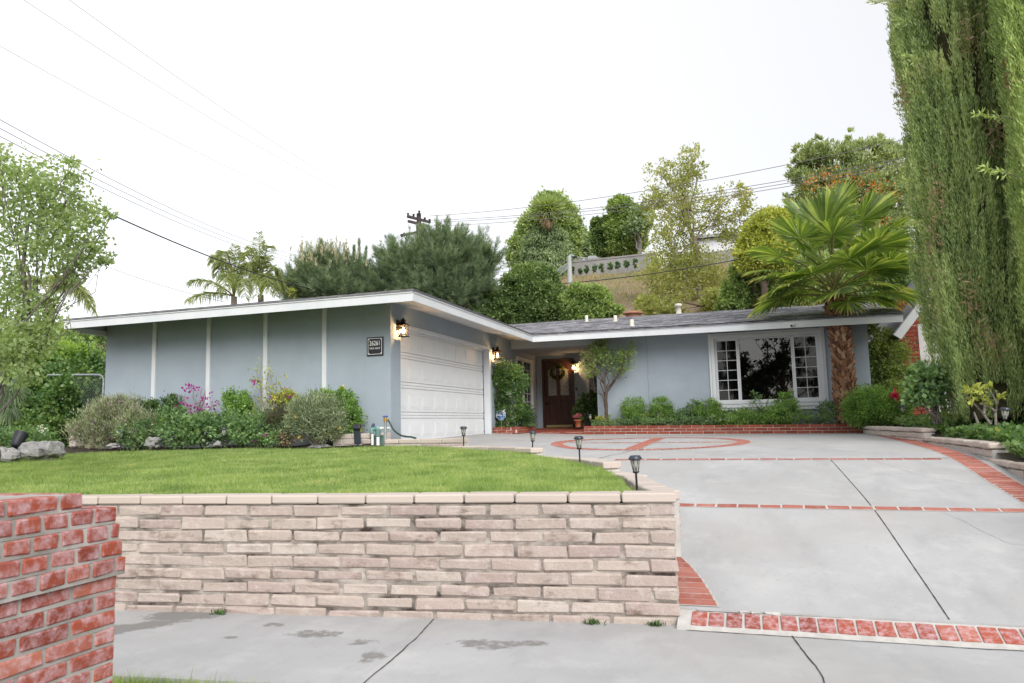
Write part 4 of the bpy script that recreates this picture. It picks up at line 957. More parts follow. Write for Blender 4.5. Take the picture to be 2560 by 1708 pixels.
# ================================================================== THINGS ON AND AROUND THE HOUSE
# wall lanterns (local space: wall plane x = 0, lantern hangs towards +x)
def lantern(name, label, group, s=1.0, power=9.0):
    r = thing(name, label, 'wall lamp', (0, 0, 0), group)
    mb = MB(); mb.bbox((0, -0.055*s, -0.02*s), (0.022*s, 0.055*s, 0.20*s), 0.008); mb.build('back_plate', M['bronze'], r)
    mb = MB(); mb.tube([(0.02*s, 0, 0.12*s), (0.06*s, 0, 0.175*s), (0.13*s, 0, 0.17*s)], 0.011*s, 8); mb.build('arm', M['bronze'], r)
    cx = 0.13*s; b = 0.07*s; t = 0.062*s
    mb = MB()
    def ring4(h, z): return [(cx-h, -h, z), (cx+h, -h, z), (cx+h, h, z), (cx-h, h, z)]
    V = ring4(0.105*s, 0.075*s)+ring4(0.10*s, 0.085*s)+ring4(0.055*s, 0.125*s)+ring4(0.035*s, 0.15*s)+ring4(0.035*s, 0.185*s)+ring4(0.05*s, 0.19*s)+ring4(0.012*s, 0.215*s)+ring4(0.006*s, 0.24*s)
    mb.add(V, [tuple(range(4))[::-1], tuple(range(28, 32))]+[(4*k+i, 4*k+(i+1) % 4, 4*k+4+(i+1) % 4, 4*k+4+i) for k in range(7) for i in range(4)]); mb.build('cap', M['bronze'], r)
    mb = MB()
    for sx in (-1, 1):
        for sy in (-1, 1): mb.tube([(cx+sx*b, sy*b, -0.14*s), (cx+sx*t*1.2, sy*t*1.2, 0.078*s)], 0.006*s, 5)
    for z, h in ((-0.135*s, b), (0.07*s, t*1.2)): mb.tube([(cx-h, -h, z), (cx+h, -h, z), (cx+h, h, z), (cx-h, h, z), (cx-h, -h, z)], 0.006*s, 5)
    mb.build('cage', M['bronze'], r)
    mb = MB(); mb.bbox((cx-0.095*s, -0.095*s, -0.158*s), (cx+0.095*s, 0.095*s, -0.143*s), 0.005); mb.build('base', M['bronze'], r)
    mb = MB(); mb.lathe([(0.006*s, -0.085*s), (0.024*s, -0.07*s), (0.029*s, -0.03*s), (0.022*s, 0.0), (0.012*s, 0.03*s)], 12, (cx, 0, 0)); bulb = mb.build('bulb', M['bulb'], r)
    mb = MB(); g = 0.056*s
    for (p, q) in (((-g, -g), (g, -g)), ((g, -g), (g, g)), ((g, g), (-g, g)), ((-g, g), (-g, -g))): mb.poly([(cx+p[0], p[1], -0.14*s), (cx+q[0], q[1], -0.14*s), (cx+q[0], q[1], 0.075*s), (cx+p[0], p[1], 0.075*s)])
    mb.build('glass', M['lamp_glass'], r)
    ld = bpy.data.lights.new('lamp_light', 'POINT'); ld.energy = power; ld.color = (1.0, 0.60, 0.27); ld.shadow_soft_size = 0.035
    lo = bpy.data.objects.new('lamp_light', ld); COL.objects.link(lo); lo.parent = r; lo.location = (cx, 0, -0.03*s)
    bulb.visible_shadow = True
    return r
q = atx(993, 824, -6.345); l1 = lantern('wall_lantern', 'lit dark bronze lantern left of the garage door near the house corner', 'lit garage lanterns', 0.92, 34); l1.location = (-6.345, q[1]+0.02, q[2])
q = atx(1231, 886, -6.345); l2 = copy_tree(l1); l2['label'] = 'lit dark bronze lantern on the wall between garage door and climbing rose'; l2.location = (-6.345, q[1]+0.05, q[2])
q = aty(1436, 917, PD); l3 = lantern('porch_lantern', 'small lit lantern on the entry wall right of the front door', None, 0.85, 26); l3.location = (q[0], PD-0.005, q[2]); l3.rotation_euler = (0, 0, -pi/2)
# house number plate
sg = thing('house_number_sign', 'square black plate with white house number and street name on the blue wall', 'sign', (-6.66, 12.255, 2.975))
mb = MB(); mb.bbox((-6.83, 12.232, 2.80), (-6.49, 12.258, 3.15), 0.004); mb.build('plate', plain('sign_black', (0.012, 0.013, 0.022), 0.35), sg)
mb = MB(); x0, x1, z0, z1 = -6.805, -6.515, 2.825, 3.125
for a, b, c, d in ((x0, x1, z0, z0+0.007), (x0, x1, z1-0.007, z1), (x0, x0+0.007, z0+0.007, z1-0.007), (x1-0.007, x1, z0+0.007, z1-0.007)): mb.box((a, 12.229, c), (b, 12.2318, d))
for a in (x0+0.012, x1-0.028):
    for c in (z0+0.012, z1-0.028): mb.box((a, 12.229, c), (a+0.016, 12.2318, c+0.016))
mb.build('border', M['sign_white'], sg)
def put_text(txt, size, parent, loc, rot=(pi/2, 0, 0), sx=1.0, mat=None, name='lettering', bold=0.012):
    me = text_mesh(txt, size, bold); o = link_mesh(name, me, mat or M['sign_white'], parent)
    off = OFF[parent.name] if parent is not None else np.zeros(3); o.location = tuple(np.array(loc)-off); o.rotation_euler = rot; o.scale = (sx, 1, 1); return o
put_text('26261', 0.125, sg, (-6.66, 12.2305, 3.03), sx=0.74, bold=0.0); put_text('VIVA WAY', 0.055, sg, (-6.66, 12.2305, 2.935), sx=0.85, bold=0.0)
# octagonal yard sign
q = aty(1252.5, 1038, 17.93); r8 = 0.135
ys = thing('yard_sign', 'blue octagonal sign on a thin stake in the corner planter', 'sign', (q[0], q[1], 1.36))
mb = MB(); a8 = [pi/8+i*pi/4 for i in range(8)]
for r_, y_, mat_ in ((r8, 0.0, None),):
    mb.add([(q[0]+r8*cos(a), q[1], q[2]+r8*sin(a)) for a in a8]+[(q[0]+r8*cos(a), q[1]+0.008, q[2]+r8*sin(a)) for a in a8], [tuple(range(8)), tuple(range(8, 16))[::-1]]+[(i, 8+i, 8+(i+1) % 8, (i+1) % 8) for i in range(8)])
mb.build('sign_face', M['blue'], ys)
mb = MB()
for i in range(8):
    a, b = a8[i], a8[(i+1) % 8]; ro, ri = r8, r8*0.94
    mb.poly([(q[0]+ro*cos(a), q[1]-0.002, q[2]+ro*sin(a)), (q[0]+ro*cos(b), q[1]-0.002, q[2]+ro*sin(b)), (q[0]+ri*cos(b), q[1]-0.002, q[2]+ri*sin(b)), (q[0]+ri*cos(a), q[1]-0.002, q[2]+ri*sin(a))])
mb.build('sign_border', M['sign_white'], ys)
t = put_text('ADT', 0.125, ys, (q[0], q[1]-0.003, q[2]+0.012), sx=0.9, bold=0.035)
for zz, w in ((-0.060, 0.075), (-0.082, 0.035), (0.082, 0.035)):
    mb = MB(); x = -w
    while x < w: l_ = 0.006+0.008*RNG.random(); mb.box((q[0]+x, q[1]-0.004, q[2]+zz-0.005), (q[0]+x+l_, q[1]-0.0015, q[2]+zz+0.005)); x += l_+0.004
    mb.build('small_print', M['sign_white'], ys)
mb = MB(); mb.tube([(q[0], q[1]+0.014, 1.2), (q[0], q[1]+0.014, q[2]+0.08)], 0.006, 6); mb.build('stake', M['galv'], ys)
# doorbell, security camera
q = aty(1442, 975, PD); mb = MB(); mb.bbox((q[0]-0.022, PD-0.03, q[2]-0.065), (q[0]+0.022, PD-0.003, q[2]+0.065), 0.008)
db = thing('doorbell', 'slim black and silver doorbell on the wall right of the front door', 'doorbell', (q[0], PD, q[2])); mb.build('housing', M['dark'], db)
mb = MB(); mb.bbox((q[0]-0.02, PD-0.034, q[2]-0.06), (q[0]+0.02, PD-0.0305, q[2]-0.01), 0.001); mb.build('button_plate', M['pole_metal'], db)
q = aty(1984, 812, 18.5); sc = thing('security_camera', 'small white security camera fixed to the fascia above the picture window', 'camera', (q[0], 18.5, q[2]))
mb = MB(); mb.tube([(q[0]+0.02, 18.545, q[2]+0.015), (q[0]+0.02, 18.48, q[2]+0.01)], 0.028, 10); mb.tube([(q[0]+0.03, 18.50, q[2]+0.01), (q[0]-0.045, 18.42, q[2]-0.03)], 0.034, 12); mb.build('body', M['white'], sc)
mb = MB(); mb.tube([(q[0]-0.0455, 18.4195, q[2]-0.0303), (q[0]-0.056, 18.408, q[2]-0.036)], 0.027, 12); mb.build('lens', M['dark'], sc)
# wreath on the door
q = aty(1394, 930, PD-0.05); wr = thing('wreath', 'round green and yellow leaf wreath hung on the dark front door', 'wreath', (q[0], PD-0.05, q[2]))
mb = MB(); mb.tube([(q[0]+0.17*cos(a), PD-0.045, q[2]+0.17*sin(a)) for a in np.linspace(0, 2*pi, 30)], 0.03, 7, False); mb.build('ring', M['bark'], wr)
n = 1500; a = RNG.random(n)*2*pi; g = sunit(n)*(0.055*RNG.random(n)**0.5)[:, None]
P = np.stack([q[0]+0.175*np.cos(a), np.full(n, PD-0.055), q[2]+0.175*np.sin(a)], 1)+g*np.array([1, 0.6, 1]); P[:, 1] = np.minimum(P[:, 1], PD-0.02)
ax = np.stack([-np.sin(a)+0.5*np.cos(a), np.full(n, -0.6), np.cos(a)+0.5*np.sin(a)], 1)+sunit(n)*0.8; ax /= np.linalg.norm(ax, axis=1, keepdims=True)
np_mesh('leaves', leaf_quads(P, 0.06, ax, 0.45), 4, leafmat('wreath_leaf', [(0.1, (0.05, 0.07, 0.012)), (0.5, (0.12, 0.13, 0.02)), (0.9, (0.32, 0.26, 0.03))], 0.2, 0.5, 8), wr)
# lights on stakes
def path_light():
    r = thing('path_light', 'x', 'garden light', (0, 0, 0), 'black solar path lights')
    mb = MB(); mb.tube([(0, 0, -0.05), (0, 0, 0.17)], 0.0095, 8); mb.build('stake', M['black'], r)
    mb = MB(); mb.lathe([(0.012, 0.165), (0.026, 0.172), (0.030, 0.18), (0.026, 0.184)], 12); mb.build('collar', M['black'], r)
    mb = MB(); mb.lathe([(0.022, 0.184), (0.036, 0.235), (0.040, 0.285)], 12); mb.build('lens', surf('lamp_lens', (0.26, 0.27, 0.25), (0.36, 0.36, 0.33), 0.25, 20, spec=0.6), r)
    mb = MB()
    for k in range(6):
        for sg in (1, -1):
            mb.tube([((0.024+0.018*t)*cos(2*pi*k/6+sg*t*0.62), (0.024+0.018*t)*sin(2*pi*k/6+sg*t*0.62), 0.184+0.104*t) for t in np.linspace(0, 1, 4)], 0.0028, 4)
    mb.build('cage', M['black'], r)
    mb = MB(); mb.lathe([(0.044, 0.283), (0.058, 0.286), (0.060, 0.293), (0.046, 0.312), (0.044, 0.318), (0.030, 0.320)], 16); mb.build('cap', M['solar'], r)
    return r
pl0 = path_light()
spots = [((1593, 1232), 5.98, 'nearest path light, standing just behind the corner of the retaining wall', None),
         ((1450, 1160), 8.45, 'path light on the lawn edge beside the second step of the low wall', None),
         ((1331, 1134), 10.2, 'path light at the far lawn corner in front of the porch', None),
         ((1159, 1117), 11.0, 'path light standing on the lawn in front of the garage door', None),
         ((302, 1119), 10.9, 'path light between the lavender bush and a grey rock', None),
         ((559, 1115), 10.95, 'path light in front of the rose bushes at the bed edge', None),
         ((1646, 1062), 18.95, 'path light behind the plants trailing over the brick planter', None),
         ((1829, 1058), 18.92, 'path light among the flowers below the picture window', None),
         ((1478, 1066), 19.2, 'path light at the left end of the brick planter near the flowerpot', None),
         ((1280, 1072), 18.05, 'dark path light in the corner planter beside the yard sign', None),
         ((2108, 1056), 18.8, 'path light at the foot of the palm trunk', None),
         ((2261, 1056), 17.4, 'path light half hidden between the round shrub and the ground cover', None),
         ((2343, 1068), 14.2, 'path light in the ivy under the climbing rose bush', None),
         ((2512, 1085), 11.6, 'path light in the ivy in front of the bare pruned shrub', None)]
for i, ((px, py), d, lb_, _) in enumerate(spots):
    o_ = pl0 if i == 0 else copy_tree(pl0); q = aty(px, py, d); o_['label'] = lb_
    s_ = 1.12 if i > 9 else (1.0 if i else 0.92); o_.scale = (s_, s_, s_); o_.location = tuple(q); o_.rotation_euler = (radians(RNG.normal()*2), radians(RNG.normal()*2), RNG.random()*6)
# spotlights in the garden bed
def spot(name, label, base, yaw, tilt, s=1.0):
    r = thing(name, label, 'garden light', tuple(base), 'black garden spotlights'); b = np.array(base); d = np.array([cos(yaw)*cos(tilt), sin(yaw)*cos(tilt), sin(tilt)])
    mb = MB(); mb.tube([b+(0, 0, -0.05), b+(0, 0, 0.10*s)], 0.018*s, 8); mb.build('stake', M['dark'], r)
    c = b+np.array([0, 0, 0.14*s]); mb = MB(); mb.tube([c-d*0.07*s, c-d*0.05*s, c+d*0.10*s, c+d*0.12*s], [0.035*s, 0.06*s, 0.075*s, 0.082*s], 14); mb.build('lamp_head', M['dark'], r)
    mb = MB(); mb.tube([c+d*0.121*s, c+d*0.124*s], 0.07*s, 14); mb.build('lens', M['lamp_glass'], r); return r
spot('spotlight', 'dark spotlight tilted up beside the boulders under the pear tree', aty(42, 1135, 8.7), radians(115), radians(50), 1.3)
q = aty(893, 1112, 11.3); bx = thing('solar_panel_light', 'dark upright solar flood light in the bed beside the valve planter', 'garden light', tuple(q))
mb = MB(); mb.block(q+np.array([0, 0, 0.17]), (1, 0, 0), unit((0, 1, 0.12)), unit((0, -0.12, 1)), (0.062, 0.02, 0.16), 0.012); mb.build('panel', M['solar'], bx)
mb = MB(); mb.block(q+np.array([0.01, -0.03, 0.30]), (1, 0, 0), unit((0, 1, -0.5)), unit((0, 0.5, 1)), (0.07, 0.03, 0.05), 0.015); mb.build('lamp_head', M['dark'], bx)
mb = MB(); mb.tube([q+(0, 0.02, -0.05), q+(0, 0.02, 0.1)], 0.015, 8); mb.build('stake', M['dark'], bx)
# sprinkler valves, tap and hose at the house corner
vz = lambda px, py, d=11.50: aty(px, py, d)
va = thing('sprinkler_valve', 'pair of green sprinkler valves on white pipe beside the lawn edge', 'valve', tuple(vz(938, 1114)))
mb = MB()
for px, r_ in ((931, 0.032), (945, 0.042)):
    b = vz(px, 1114); mb.tube([b, vz(px, 1085)], 0.024 if px < 940 else 0.03, 10)
mb.build('riser', M['pvc'], va)
mb = MB(); b = vz(945, 1090); mb.lathe([(0.03, -0.02), (0.045, 0.0), (0.045, 0.10), (0.052, 0.11), (0.052, 0.15), (0.035, 0.17)], 14, b); b = vz(930, 1082); mb.lathe([(0.03, -0.02), (0.04, 0.0), (0.04, 0.07), (0.03, 0.10)], 14, b); b2 = vz(937, 1073); mb.tube([vz(928, 1074), vz(948, 1071)], 0.035, 10); mb.build('valve_body', M['valve'], va)
mb = MB(); mb.tube([vz(932, 1069), vz(934, 1059)], [0.035, 0.022], 10); mb.build('handle', plain('valve_knob', (0.05, 0.06, 0.12), 0.5), va)
mb = MB(); mb.tube([vz(949, 1071), vz(975, 1071)], 0.026, 10); mb.build('pipe', M['pvc'], va)
mb = MB(); mb.block(vz(944, 1103, 11.62), (1, 0, 0), (0, 1, 0), (0, 0, 1), (0.11, 0.02, 0.10), 0.005); mb.build('valve_box', surf('valve_box_green', (0.09, 0.15, 0.13), (0.14, 0.22, 0.2), 0.7), va)
tp = thing('standpipe', 'galvanised standpipe with brass tap and blue handle at the house corner', 'tap', tuple(vz(963.5, 1114, 11.42)))
mb = MB(); mb.tube([vz(963.5, 1116, 11.42), vz(963.5, 1050, 11.42)], 0.024, 10); mb.build('pipe', M['galv'], tp)
mb = MB(); mb.tube([vz(963.5, 1055, 11.42), vz(963.5, 1043, 11.42)], 0.03, 10); mb.tube([vz(964, 1049, 11.42), vz(971, 1051, 11.42)], 0.02, 8); mb.build('tap', M['brass'], tp)
mb = MB(); c = vz(963.5, 1041, 11.42); mb.tube([c+(-0.045, 0, 0), c+(0.045, 0, 0)], 0.012, 8); mb.tube([c+(0, 0.04, 0), c+(0, -0.04, 0)], 0.012, 8); mb.tube([c, vz(963.5, 1045, 11.42)], 0.008, 6); mb.build('handle', plain('handle_blue', (0.02, 0.12, 0.45), 0.4), tp)
hp = [(971, 1051), (976, 1060), (984, 1075), (994, 1084), (1004, 1089.5), (1016, 1092), (1028, 1092.5), (1040, 1096)]
hr, _ = resample([vz(px, py, 11.42-0.012*i) for i, (px, py) in enumerate(hp)], n=24)
mb = MB(); mb.tube(list(hr), 0.015, 8); hs = mb.build('garden_hose', M['hose']); lab(hs, 'dark green garden hose drooping from the brass tap', 'hose')
# flowerpot by the door
q = aty(1445.5, 1068, 20.2); fp = thing('potted_flowers', 'terracotta pot of pink flowers beside the front door', 'flowerpot', tuple(q))
mb = MB(); mb.lathe([(0.075, 0), (0.10, 0.16), (0.118, 0.165), (0.12, 0.205), (0.10, 0.205), (0.095, 0.18)], 18, q); mb.build('pot', M['terracotta'], fp)
foliage('leaves', [(q[0], q[1], q[2]+0.24, 0.10, 0.10, 0.06)], 14, 16, 0.05, leafmat('pot_leaf', greens((0.02, 0.04, 0.01), (0.04, 0.09, 0.02), (0.07, 0.14, 0.03))), fp)
foliage('flowers', [(q[0], q[1], q[2]+0.30, 0.11, 0.11, 0.06)], 20, 14, 0.03, leafmat('pink_petal', [(0, (0.45, 0.07, 0.12)), (1, (0.70, 0.22, 0.30))], 0.3), fp, aspect=0.9)
# ================================================================== PLANTS
L = {}
L['box'] = leafmat('boxwood_leaf', greens((0.024, 0.052, 0.009), (0.065, 0.13, 0.022), (0.14, 0.22, 0.045)), 0.35, 0.4, 5)
L['boxdark'] = leafmat('dark_shrub_leaf', greens((0.010, 0.026, 0.007), (0.025, 0.058, 0.014), (0.06, 0.11, 0.025)), 0.25, 0.4, 5)
L['rose'] = leafmat('rose_leaf', greens((0.022, 0.050, 0.018), (0.055, 0.105, 0.038), (0.127, 0.196, 0.075)), 0.3, 0.45, 4)
L['lav'] = leafmat('lavender_leaf', [(0.05, (0.102, 0.124, 0.063)), (0.5, (0.237, 0.282, 0.158)), (0.95, (0.427, 0.461, 0.282))], 0.2, 0.7, 5)
L['ivy'] = leafmat('ivy_leaf', greens((0.012, 0.032, 0.008), (0.032, 0.075, 0.016), (0.10, 0.15, 0.03)), 0.25, 0.4, 1.6)
L['ivylight'] = leafmat('vine_leaf', greens((0.035, 0.075, 0.012), (0.085, 0.15, 0.025), (0.17, 0.22, 0.04)), 0.4, 0.45, 2)
L['cover'] = leafmat('ground_cover_leaf', [(0.02, (0.031, 0.075, 0.018)), (0.45, (0.081, 0.169, 0.037)), (0.85, (0.150, 0.250, 0.069)), (1, (0.350, 0.325, 0.062))], 0.35, 0.45, 2.5)
L['pear'] = leafmat('pear_leaf', [(0.05, (0.13, 0.175, 0.085)), (0.5, (0.24, 0.30, 0.155)), (0.95, (0.37, 0.43, 0.25))], 0.5, 0.5, 1.5, tcol=(0.95, 1.0, 0.55))
L['pine'] = leafmat('pine_needle', greens((0.022, 0.040, 0.024), (0.065, 0.098, 0.058), (0.14, 0.175, 0.105)), 0.3, 0.6, 2.6)
L['candle'] = leafmat('pine_candle', [(0, (0.26, 0.25, 0.15)), (1, (0.40, 0.37, 0.25))], 0.2, 0.7, 1)
L['queen'] = leafmat('queen_palm_leaf', greens((0.04, 0.055, 0.022), (0.085, 0.115, 0.035), (0.18, 0.185, 0.06)), 0.4, 0.45, 0.7)
L['round'] = leafmat('broadleaf', greens((0.022, 0.044, 0.012), (0.052, 0.090, 0.026), (0.115, 0.155, 0.045)), 0.3, 0.45, 0.7)
L['lime'] = leafmat('bright_leaf', greens((0.042, 0.072, 0.018), (0.090, 0.135, 0.035), (0.16, 0.205, 0.06)), 0.35, 0.45, 0.7)
L['hill'] = leafmat('hill_tree_leaf', greens((0.055, 0.085, 0.028), (0.115, 0.16, 0.05), (0.18, 0.22, 0.075)), 0.3, 0.55, 0.35)
L['pepper'] = leafmat('pepper_tree_leaf', greens((0.045, 0.075, 0.035), (0.095, 0.135, 0.065), (0.155, 0.19, 0.10)), 0.3, 0.6, 0.35)
L['syc'] = leafmat('sycamore_leaf', [(0.05, (0.160, 0.164, 0.055)), (0.4, (0.239, 0.277, 0.084)), (0.75, (0.320, 0.329, 0.112)), (1, (0.384, 0.295, 0.131))], 0.45, 0.55, 0.5)
L['oak'] = leafmat('silk_oak_leaf', greens((0.06, 0.085, 0.035), (0.12, 0.155, 0.07), (0.20, 0.225, 0.11)), 0.3, 0.55, 0.5)
L['yellow'] = leafmat('yellow_green_leaf', greens((0.07, 0.09, 0.012), (0.15, 0.17, 0.02), (0.24, 0.24, 0.04)), 0.35, 0.5, 0.6)
L['cyp'] = leafmat('cypress_spray', [(0.0, (0.120, 0.189, 0.067)), (0.35, (0.255, 0.355, 0.121)), (0.7, (0.403, 0.522, 0.192)), (1.0, (0.494, 0.488, 0.259))], 0.22, 0.75, 1.6)
L['cyp2'] = leafmat('cypress_spray_light', [(0.0, (0.154, 0.234, 0.058)), (0.35, (0.305, 0.425, 0.110)), (0.7, (0.445, 0.579, 0.163)), (1.0, (0.501, 0.532, 0.225))], 0.22, 0.75, 1.6)
L['magenta'] = leafmat('magenta_bract', [(0, (0.22, 0.012, 0.14)), (1, (0.42, 0.04, 0.30))], 0.35, 0.5, 4, tcol=(1, 0.5, 1))
L['yflower'] = leafmat('yellow_petal', [(0, (0.65, 0.45, 0.02)), (1, (0.80, 0.62, 0.05))], 0.2, 0.5, 4)
L['wflower'] = leafmat('white_petal', [(0, (0.65, 0.64, 0.56)), (1, (0.80, 0.79, 0.74))], 0.3, 0.5, 4, tcol=(1, 1, 0.9))
L['lilac'] = leafmat('lilac_petal', [(0, (0.25, 0.15, 0.36)), (1, (0.45, 0.34, 0.55))], 0.3, 0.5, 4, tcol=(1, 0.9, 1))
L['lavflower'] = leafmat('lavender_flower', [(0, (0.17, 0.12, 0.14)), (1, (0.30, 0.20, 0.24))], 0.2, 0.6, 4, tcol=(1, 0.9, 1))
L['red'] = leafmat('rose_petal', [(0, (0.38, 0.015, 0.06)), (1, (0.55, 0.04, 0.13))], 0.3, 0.5, 4, tcol=(1, 0.5, 0.6))
L['orange'] = leafmat('orange_blossom', [(0, (0.45, 0.14, 0.02)), (1, (0.60, 0.22, 0.03))], 0.2, 0.6, 4, tcol=(1, 0.8, 0.4))
L['dead'] = leafmat('dead_frond', [(0, (0.192, 0.132, 0.072)), (1, (0.384, 0.288, 0.168))], 0.2, 0.8, 1)
L['fan'] = leafmat('fan_palm_blade', greens((0.028, 0.055, 0.014), (0.075, 0.120, 0.026), (0.252, 0.282, 0.077)), 0.45, 0.33, 1.6, spec=0.5)
L['fantip'] = leafmat('fan_palm_tip', [(0, (0.30, 0.29, 0.10)), (0.5, (0.46, 0.40, 0.17)), (1, (0.50, 0.40, 0.22))], 0.3, 0.6, 3)

def plant(name, label, cat, base, blobs, clumps, per, size, mat, group=None, stems=4, stem_r=0.012, bark='bark', flowers=None, part='foliage', zmin=None, trunk=None, aspect=0.55, spread=0.33, shell=0.5, up=0.25, rnd=0.8, out=0.6, limb_r=None):
    """a shrub or tree: stems/limbs from the base into each blob, a crown of separate leaves, optional flowers"""
    base = np.array(base, float); r = thing(name, label, cat, tuple(base), group)
    mb = MB(); B = np.array(blobs, float)
    if trunk:                       # (top point, base radius, top radius)
        top, r0, r1 = trunk; top = np.array(top, float); pts = branch(mb, base-np.array([0, 0, 0.1]), top, r0, r1, 0.06, 8, 9)
        for b in B:
            s = pts[int(len(pts)*(0.45+0.45*RNG.random()))-1]; e = b[:3]
            lr = (limb_r or r1*0.7)
            q = branch(mb, s, e, lr, lr*0.35, 0.12, 6, 6)
            for k in range(3): d = sunit(1)[0]; branch(mb, q[2+k % 3], b[:3]+d*b[3:6]*0.75, lr*0.4, lr*0.12, 0.12, 5, 5)
        mb.build('trunk', M[bark], r)
    elif stems:
        for b in B:
            for k in range(stems):
                d = sunit(1)[0]; d[2] = abs(d[2]); branch(mb, base+np.array([RNG.normal()*0.04, RNG.normal()*0.04, -0.03]), b[:3]+d*b[3:6]*0.8, stem_r, stem_r*0.4, 0.12, 5, 5)
        mb.build('stems', M[bark], r)
    crown, C = foliage(part, blobs, clumps, per, size, mat, r, aspect, spread, shell, up, rnd, out, zmin)
    if flowers:
        fm, k, pc, fs, sp = flowers
        c2 = C[RNG.choice(len(C), k)]; ctr = B[0, :3]; d = c2-ctr; d /= np.linalg.norm(d, axis=1, keepdims=True)+1e-9
        c2 = c2 + d*sp + np.array([0, 0, 0.25*sp]); idx = np.repeat(np.arange(k), pc); P = c2[idx]+RNG.normal(size=(len(idx), 3))*fs*0.35
        ax = sunit(len(idx))+np.array([0, -0.3, 0.3]); ax /= np.linalg.norm(ax, axis=1, keepdims=True)
        np_mesh('flowers', leaf_quads(P, fs, ax, 0.8), 4, fm, r)
    return r
def G(px, py, d, z=None):
    q = aty(px, py, d) if YM else atd(px, py, d); return np.array([q[0], q[1], q[2] if z is None else z])

# --- bed in front of the blue wall
YM = True
D = 11.55
plant('lavender_bush', 'broad grey green lavender bush with mauve spikes at the left end of the bed', 'shrub', G(285, 1112, D),
      [blobpx(290, 1050, D, 92, 48, 70), blobpx(250, 1075, D-0.1, 62, 42), blobpx(345, 1068, D-0.1, 55, 42), blobpx(295, 1022, D+0.2, 70, 22, 60)], 420, 42, 0.062, L['lav'], aspect=0.22, up=0.9, rnd=0.5, out=0.5, zmin=1.16, flowers=(L['lavflower'], 180, 5, 0.05, 0.07))
plant('rose_bush', 'low green rose bush behind the path light near the lavender', 'shrub', G(345, 1112, D-0.4), [blobpx(345, 1085, D-0.4, 45, 34)], 60, 20, 0.06, L['rose'], 'rose bushes in the bed', flowers=(L['wflower'], 2, 8, 0.05, 0.05), zmin=1.16)
plant('box_shrub', 'small dark green shrub against the wall below the first white batten', 'shrub', G(415, 1060, 12.0), [blobpx(413, 1012, 12.05, 34, 28), blobpx(370, 1020, 12.1, 25, 20)], 80, 34, 0.05, L['boxdark'])
plant('bougainvillea', 'small bougainvillea with bare twigs and magenta bracts near the second batten', 'shrub', G(489, 1068, 11.95), [blobpx(490, 1000, 11.95, 48, 42, 20), blobpx(470, 1030, 11.9, 35, 22, 18), blobpx(520, 1015, 11.9, 32, 30, 18)], 60, 4, 0.05, L['magenta'], 'bougainvilleas on the wall', stems=9, stem_r=0.010, bark='bark_pale', aspect=0.8, shell=0.65)
plant('rose_bush', 'leafy rose bush with a white bloom between lavender and bougainvillea', 'shrub', G(440, 1112, D-0.3), [blobpx(435, 1062, D-0.2, 42, 42), blobpx(455, 1085, D-0.4, 48, 30)], 120, 26, 0.062, L['rose'], 'rose bushes in the bed', flowers=(L['wflower'], 3, 9, 0.06, 0.06), zmin=1.16)
plant('rose_bush', 'spreading rose bush below the bougainvillea twigs', 'shrub', G(510, 1112, D-0.3), [blobpx(510, 1075, D-0.3, 58, 36)], 120, 28, 0.062, L['rose'], 'rose bushes in the bed', zmin=1.16)
plant('rose_bush', 'rose bush with a few purple blooms behind the second path light', 'shrub', G(600, 1110, D-0.2), [blobpx(590, 1070, D-0.2, 55, 38), blobpx(630, 1085, D-0.3, 45, 28)], 130, 26, 0.058, L['rose'], 'rose bushes in the bed', flowers=(L['magenta'], 9, 7, 0.04, 0.05), zmin=1.16)
plant('box_shrub', 'rounded dark green shrub left of the tall staked bougainvillea', 'shrub', G(592, 1062, 11.95), [blobpx(592, 1005, 11.95, 33, 34), blobpx(600, 1030, 11.9, 36, 26)], 110, 36, 0.05, L['box'])
plant('bougainvillea', 'tall staked bougainvillea with sparse pink bracts in front of the third batten', 'shrub', G(672, 1075, 11.9), [blobpx(655, 940, 11.9, 30, 40, 18), blobpx(690, 975, 11.9, 40, 45, 20), blobpx(660, 1020, 11.9, 35, 40, 25), blobpx(705, 1000, 11.9, 40, 25, 20), blobpx(635, 1045, 11.85, 30, 20, 20)], 130, 7, 0.05, L['yellow'], 'bougainvilleas on the wall', stems=5, stem_r=0.010, bark='bark_pale', flowers=(L['magenta'], 14, 9, 0.05, 0.04), shell=0.4)
plant('rose_bush', 'rose bush with tiny magenta flowers in the middle of the bed', 'shrub', G(665, 1112, D-0.2), [blobpx(660, 1070, D-0.1, 50, 38), blobpx(690, 1092, D-0.3, 45, 22)], 130, 26, 0.05, L['rose'], 'rose bushes in the bed', flowers=(L['magenta'], 8, 6, 0.035, 0.04), zmin=1.16)
plant('purple_shrub', 'low dull purple green shrub left of the big silvery bush', 'shrub', G(705, 1112, D-0.2), [blobpx(705, 1060, D-0.1, 38, 42)], 90, 32, 0.05, leafmat('dull_shrub_leaf', [(0.05, (0.04, 0.035, 0.025)), (0.5, (0.085, 0.085, 0.045)), (0.95, (0.13, 0.12, 0.07))], 0.25, 0.6, 4), aspect=0.25, up=0.8, zmin=1.16)
plant('daisy_shrub', 'large silvery green bush with yellow daisies and bare pale stems at its foot', 'shrub', G(793, 1112, D-0.1), [blobpx(790, 1035, D-0.1, 68, 50, 60), blobpx(760, 1050, D-0.2, 45, 42), blobpx(820, 1060, D-0.2, 40, 40)], 380, 40, 0.055, leafmat('silvery_leaf', [(0.05, (0.09, 0.125, 0.07)), (0.5, (0.20, 0.255, 0.15)), (0.95, (0.32, 0.38, 0.24))], 0.25, 0.6, 4), bark='bark_pale', aspect=0.25, up=0.6, zmin=1.25, stems=5, stem_r=0.014, flowers=(L['yflower'], 13, 10, 0.035, 0.06))
